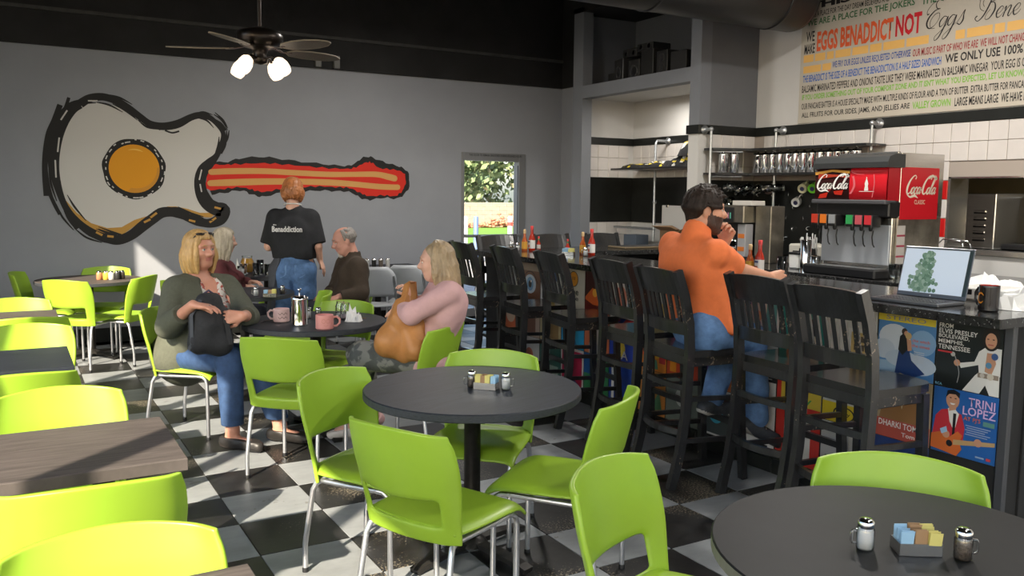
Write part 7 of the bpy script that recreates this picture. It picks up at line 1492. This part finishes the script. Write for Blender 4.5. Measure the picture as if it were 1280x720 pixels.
ws = person('standing waitress seen from behind in a black printed T-shirt, jeans and dark apron', H.prims(J['neck'], .048) + to + arms + legs + hand(J['wr'], dirv(.35, .1, -.9), dirv(-.9, 0, -.2), 1, .3, .95) + hand(J['wl'], dirv(.1, .9, .1), dirv(.9, 0, -.2), 1, .8, .95) + foot(J['al'], J['tl']) + foot(J['ar'], J['tr']), .0075, [SKIN_P, LIP], region_face(H), H.cuts()); H.eyes(ws)
TEE = cloth('black_tee', (.012, .013, .016), .85, .2, 30)
tt = solid('t_shirt', [(p, ()) for p in to] + [(('rc', J['chest'] + RT * -.10, J['pelvis'] + RT * -.06 + np.array([0, 0, .14]), .125, .12, .05), ()), (('rc', J['chest'] + RT * .10, J['pelvis'] + RT * .06 + np.array([0, 0, .14]), .125, .12, .05), ()), (('rc', J['sl'], J['el'], .080, .072, .03), ((lerp(J['sl'], J['el'], .92), unit(J['el'] - J['sl'])),)), (('rc', J['sr'], J['er'], .080, .072, .03), ((lerp(J['sr'], J['er'], .92), unit(J['er'] - J['sr'])),))], .007, [TEE], ws, off=.012, cuts=[(('rc', J['neck'] + np.array([0, 0, .045]), J['neck'] + np.array([0, 0, .12]), .072, .09), .006), (tuple(J['pelvis'] + np.array([0, 0, .085])), (0, 0, -1))], fold=folds(.008, 22, (0, 0, 1), seed=61))
def on_back(o, mesh_o):
    """lay a flat print on the cloth behind it"""
    from mathutils.bvhtree import BVHTree
    t = BVHTree.FromPolygons([v.co for v in mesh_o.data.vertices], [p.vertices for p in mesh_o.data.polygons]); M = o.matrix_world.copy() if False else o.matrix_local.copy(); Mi = M.inverted(); d = Vector(AW)
    for v in o.data.vertices:
        p = M @ v.co; h_ = t.ray_cast(p - d * .6, d)
        if h_[0] is not None: v.co = Mi @ (h_[0] - d * .003)
    o.data.update()
C0 = J['chest'] + RT * .0
l1 = put_text('lettering', 'Benaddiction', tt, tuple(C0 + RT * -.135 + np.array([0, 0, .03]) - AW * .2), tuple(RT), (0, 0, 1), .27, .052, flat((.6, .6, .6), .7), .03); on_back(l1, tt)
l2 = put_text('lettering', 'the', tt, tuple(C0 + RT * -.125 + np.array([0, 0, .088]) - AW * .2), tuple(RT), (0, 0, 1), .03, .014, flat((.6, .6, .6), .7), .02); on_back(l2, tt)
jn = [('rc', J['hl'] + np.array([0, 0, .02]), J['hr'] + np.array([0, 0, .02]), .112, .112, .04), ('rc', J['pelvis'] + RT * .03 + np.array([0, 0, .05]), J['pelvis'] + RT * .03 + np.array([0, 0, .12]), .125, .12, .04), ('rc', J['pelvis'] - RT * .03 + np.array([0, 0, .05]), J['pelvis'] - RT * .03 + np.array([0, 0, .12]), .125, .12, .04)] + limb(J['hl'], J['kl'], J['al'], (.105, .072, .058)) + limb(J['hr'], J['kr'], J['ar'], (.105, .072, .058)) + [('el', J['h' + n_] - AW * .05 - np.array([0, 0, .01]), (.09, .085, .10), np.eye(3), .04) for n_ in 'lr']
jw = solid('jeans', jn, .007, [DENIM_L], ws, off=.006, fold=folds(.004, 40, seed=63), cuts=[(tuple(J['pelvis'] + np.array([0, 0, .098])), (0, 0, 1))])
for d, n_ in ((-1, 'l'), (1, 'r')):
    b = MB().add([tuple(J['pelvis'] + RT * (d * .085 + u) + np.array([0, 0, z]) - AW * .25) for u, z in ((-.05, .03), (.05, .03), (.045, -.06), (0, -.085), (-.045, -.06))], [(0, 1, 2, 3, 4)], cloth('denim_pocket', (.12, .22, .40), .85, .2, 30)).obj('back_pocket', jw); on_back(b, jw)
APR = mat('apron_dark_stripe', (.055, .060, .072), .85, var=.1, vscale=30, bump=.1)
ap = solid('apron', [q for q in jn if q[0] == 'rc'] + [('rc', J['kl'] - RT * .01, J['kl'] - RT * .02 - np.array([0, 0, .2]), .10, .11, .03), ('rc', J['hl'] - RT * .02, J['kl'] - RT * .02, .115, .105, .04)], .008, [APR], ws, off=.020, cuts=[(tuple(J['pelvis'] + np.array([0, 0, .088])), (0, 0, 1)), (tuple(J['pelvis'] - RT * .045), tuple(unit(RT * .8 - AW * .45 + np.array([0, 0, -.12])))), (tuple(J['al'] + np.array([0, 0, .22])), (0, 0, -1))], fold=folds(.004, 30, seed=65))
for n_ in ('l', 'r'): shoe('shoe', J['a' + n_], J['t' + n_], ws, BLACKP, BLACKP, .008)
solid('hair', hair_locks(H, 380, .52, 15, .0105, True, .2, .05, 50, wavy=.06, jitter=.07), .005, [H.hair], ws, smooth=0)
MB().tube([J['neck'] + (RT * cos(a) * .075 - AW * sin(a) * .07) + np.array([0, 0, .022 + .012 * sin(a)]) for a in np.linspace(-.2, 3.3, 14)], .006, flat((.65, .64, .62), .5), 8).obj('necklace', ws)

# ---------------- old man
J = dict(zip(('head', 'neck', 'sl', 'sr', 'chest', 'pelvis', 'el', 'wl', 'er', 'wr', 'hl', 'kl', 'hr', 'kr'), [V3(p) for p in
  [(2.556,7.311,1.15),(2.627,7.285,1),(2.614,7.11,0.936),(2.607,7.44,0.932),(2.591,7.273,0.831),(2.615,7.244,0.53),(2.608,7.038,0.711),(2.424,7.072,0.681),(2.54,7.496,0.696),(2.405,7.294,0.687),(2.571,7.164,0.521),(2.252,7.25,0.552),(2.629,7.326,0.505),(2.288,7.46,0.538)]]))
for n_ in ('l', 'r'): J['a' + n_] = np.array([J['k' + n_][0] + .05, J['k' + n_][1], .10]); J['t' + n_] = J['a' + n_] + np.array([-.15, 0, -.06])
F_ = dirv(-.88, -.45); H = Head(J['head'], dirv(-.88, -.38, -.30), .240); H.skin = mat('skin_ruddy', (.50, .25, .19), .5, var=.12, vscale=16); H.hair = mat('hair_grey', (.22, .20, .185), .6, var=.3, vscale=60, bump=.3, bscale=120)
legs = limb(J['hr'], J['kr'], J['ar'], LEG) + limb(J['hl'], J['kl'], J['al'], LEG); arms = limb(J['sr'], J['er'], J['wr'], ARM) + limb(J['sl'], J['el'], J['wl'], ARM); to = torso(J, 1.12, 0, F_)
WB = mat('beard_white', (.50, .46, .42), .7, var=.2, vscale=120)
om = person('old man with grey hair and white goatee in a dark brown shirt, looking down', H.prims(J['neck'], .056, jaw=1.08) + to + arms + legs + hand(J['wl'], dirv(-.9, 0, -.3), dirv(0, .3, -.9), 1, .5) + hand(J['wr'], dirv(-.8, -.4, -.3), dirv(0, .3, -.9), -1, .5) + foot(J['al'], J['tl']) + foot(J['ar'], J['tr']), .007, [H.skin, LIP], region_face(H), H.cuts()); H.eyes(om, closed=True)
BRN = cloth('brown_shirt', (.038, .025, .015), .85, .15, 40)
so = solid('brown_shirt', [(p, ()) for p in to] + [(('rc', J['sl'], J['el'], .072, .062, .03), ()), (('rc', J['el'], J['wl'], .062, .048, .03), ((lerp(J['el'], J['wl'], .92), unit(J['wl'] - J['el'])),)), (('rc', J['sr'], J['er'], .072, .06, .03), ()), (('rc', J['er'], J['wr'], .06, .046, .03), ((lerp(J['er'], J['wr'], .92), unit(J['wr'] - J['er'])),)), (('rc', J['neck'] - np.array([0, 0, .01]), J['neck'] + np.array([0, 0, .03]), .062, .06, .02), ())], .007, [BRN], om, off=.011, cuts=[(('rc', J['neck'] + np.array([0, 0, .045]), J['neck'] + np.array([0, 0, .14]), .058, .09), .004)], fold=folds(.005, 30, seed=71))
for k in range(5): p = lerp(J['neck'] - np.array([0, 0, .03]), J['pelvis'], .1 + .17 * k) + F_ * (.115 + .03 * sin(k * .8)); MB().ell(p, (.008, .008, .008), flat((.6, .58, .52), .4), 8, 6).obj('button', so)
solid('trousers', [('rc', J['pelvis'] - RT * .02, J['pelvis'] + RT * .03, .125, .125, .04)] + limb(J['hl'], J['kl'], J['al'], (.1, .075, .06)) + limb(J['hr'], J['kr'], J['ar'], (.1, .075, .06)), .008, [cloth('dark_navy', (.015, .018, .03), .9)], om, off=.006)
for n_ in ('l', 'r'): shoe('shoe', J['a' + n_], J['t' + n_], om, BLACKP, BLACKP, .008)
hp = [H.el((-.14, 0, .08), (.335, .345, .31), .02)]; rr = random.Random(5)
for q in range(150):
    ph = radians(rr.uniform(62, 298)); th = radians(rr.uniform(35, 80)); v = np.array((sin(th) * cos(ph) * .43 - .05, sin(th) * sin(ph) * .355, cos(th) * .38 + .10)); e = v + np.array((-.05, 0, -.14)); hp.append(('rc', H.p(*v), H.p(*e), .012, .006, .006))
solid('hair', hp, .005, [H.hair], om, cuts=[(tuple(H.p(.06, 0, 0)), tuple(H.f)), (tuple(H.p(0, 0, -.27)), tuple(-H.u))])
solid('goatee', [H.rc((.34, .09, -.20), (.36, -.09, -.20), .03, .03, .01), H.rc((.30, .09, -.33), (.26, 0, -.47), .05, .085, .03), H.rc((.30, -.09, -.33), (.26, 0, -.47), .05, .085, .03)], .005, [WB], om)

# ---------------- woman mostly hidden at the back
J = dict(zip(('head', 'neck', 'sr', 'sl', 'chest', 'pelvis', 'er', 'wr', 'el', 'wl', 'hr', 'kr', 'hl', 'kl'), [V3(p) for p in
  [(1.737,8.301,1.114),(1.711,8.305,0.934),(1.641,8.185,0.863),(1.779,8.429,0.846),(1.716,8.28,0.762),(1.677,8.274,0.445),(1.679,8.116,0.674),(1.874,8.236,0.683),(1.873,8.467,0.66),(1.969,8.416,0.708),(1.654,8.194,0.442),(2.006,8.126,0.428),(1.709,8.358,0.425),(2.071,8.296,0.418)]]))
for n_ in ('l', 'r'): J['a' + n_] = np.array([*J['k' + n_][:2], .10]); J['t' + n_] = J['a' + n_] + dirv(1, .2) * .15 - np.array([0, 0, .06])
F_ = dirv(.95, .3); H = Head(J['head'], dirv(.93, .32, -.1), .222); H.skin = SKIN_P; H.hair = mat('hair_grey_blonde', (.40, .35, .27), .5, var=.35, vscale=26, stretch=(1, 1, .2), bump=.3, bscale=120)
legs = limb(J['hr'], J['kr'], J['ar'], LEG) + limb(J['hl'], J['kl'], J['al'], LEG); arms = limb(J['sr'], J['er'], J['wr'], ARM) + limb(J['sl'], J['el'], J['wl'], ARM); to = torso(J, 1.0, .9, F_)
fw = person('woman with grey-blond hair at the back table, mostly hidden behind the woman in olive', H.prims(J['neck'], .05) + to + arms + legs + hand(J['wr'], dirv(.9, .2, 0), (0, 0, -1), 1, .4) + hand(J['wl'], dirv(.9, -.2, 0), (0, 0, -1), -1, .4) + foot(J['al'], J['tl']) + foot(J['ar'], J['tr']), .0085, [SKIN_P, LIP], region_face(H), H.cuts()); H.eyes(fw)
solid('maroon_top', [(p, ()) for p in to] + [(('rc', J['sr'], J['er'], .066, .058, .03), ()), (('rc', J['er'], lerp(J['er'], J['wr'], .9), .058, .04, .03), ()), (('rc', J['sl'], J['el'], .066, .058, .03), ()), (('rc', J['el'], lerp(J['el'], J['wl'], .9), .058, .04, .03), ())], .008, [cloth('maroon', (.12, .03, .035), .85)], fw, off=.01, cuts=[(('rc', J['neck'] + np.array([0, 0, .04]), J['neck'] + np.array([0, 0, .12]), .065, .09), .006)])
solid('trousers', [('rc', J['pelvis'] - RT * .02, J['pelvis'] + RT * .03, .125, .125, .04)] + limb(J['hl'], J['kl'], J['al'], (.1, .075, .06)) + limb(J['hr'], J['kr'], J['ar'], (.1, .075, .06)), .009, [cloth('dark_navy', (.015, .018, .03), .9)], fw, off=.006)
for n_ in ('l', 'r'): shoe('shoe', J['a' + n_], J['t' + n_], fw, BLACKP, BLACKP, .008)
solid('hair', hair_locks(H, 360, .95, 19, .011, True, .2, .05, 46, wavy=.03, jitter=.05), .005, [H.hair], fw, smooth=0)
FARW = J['pelvis']
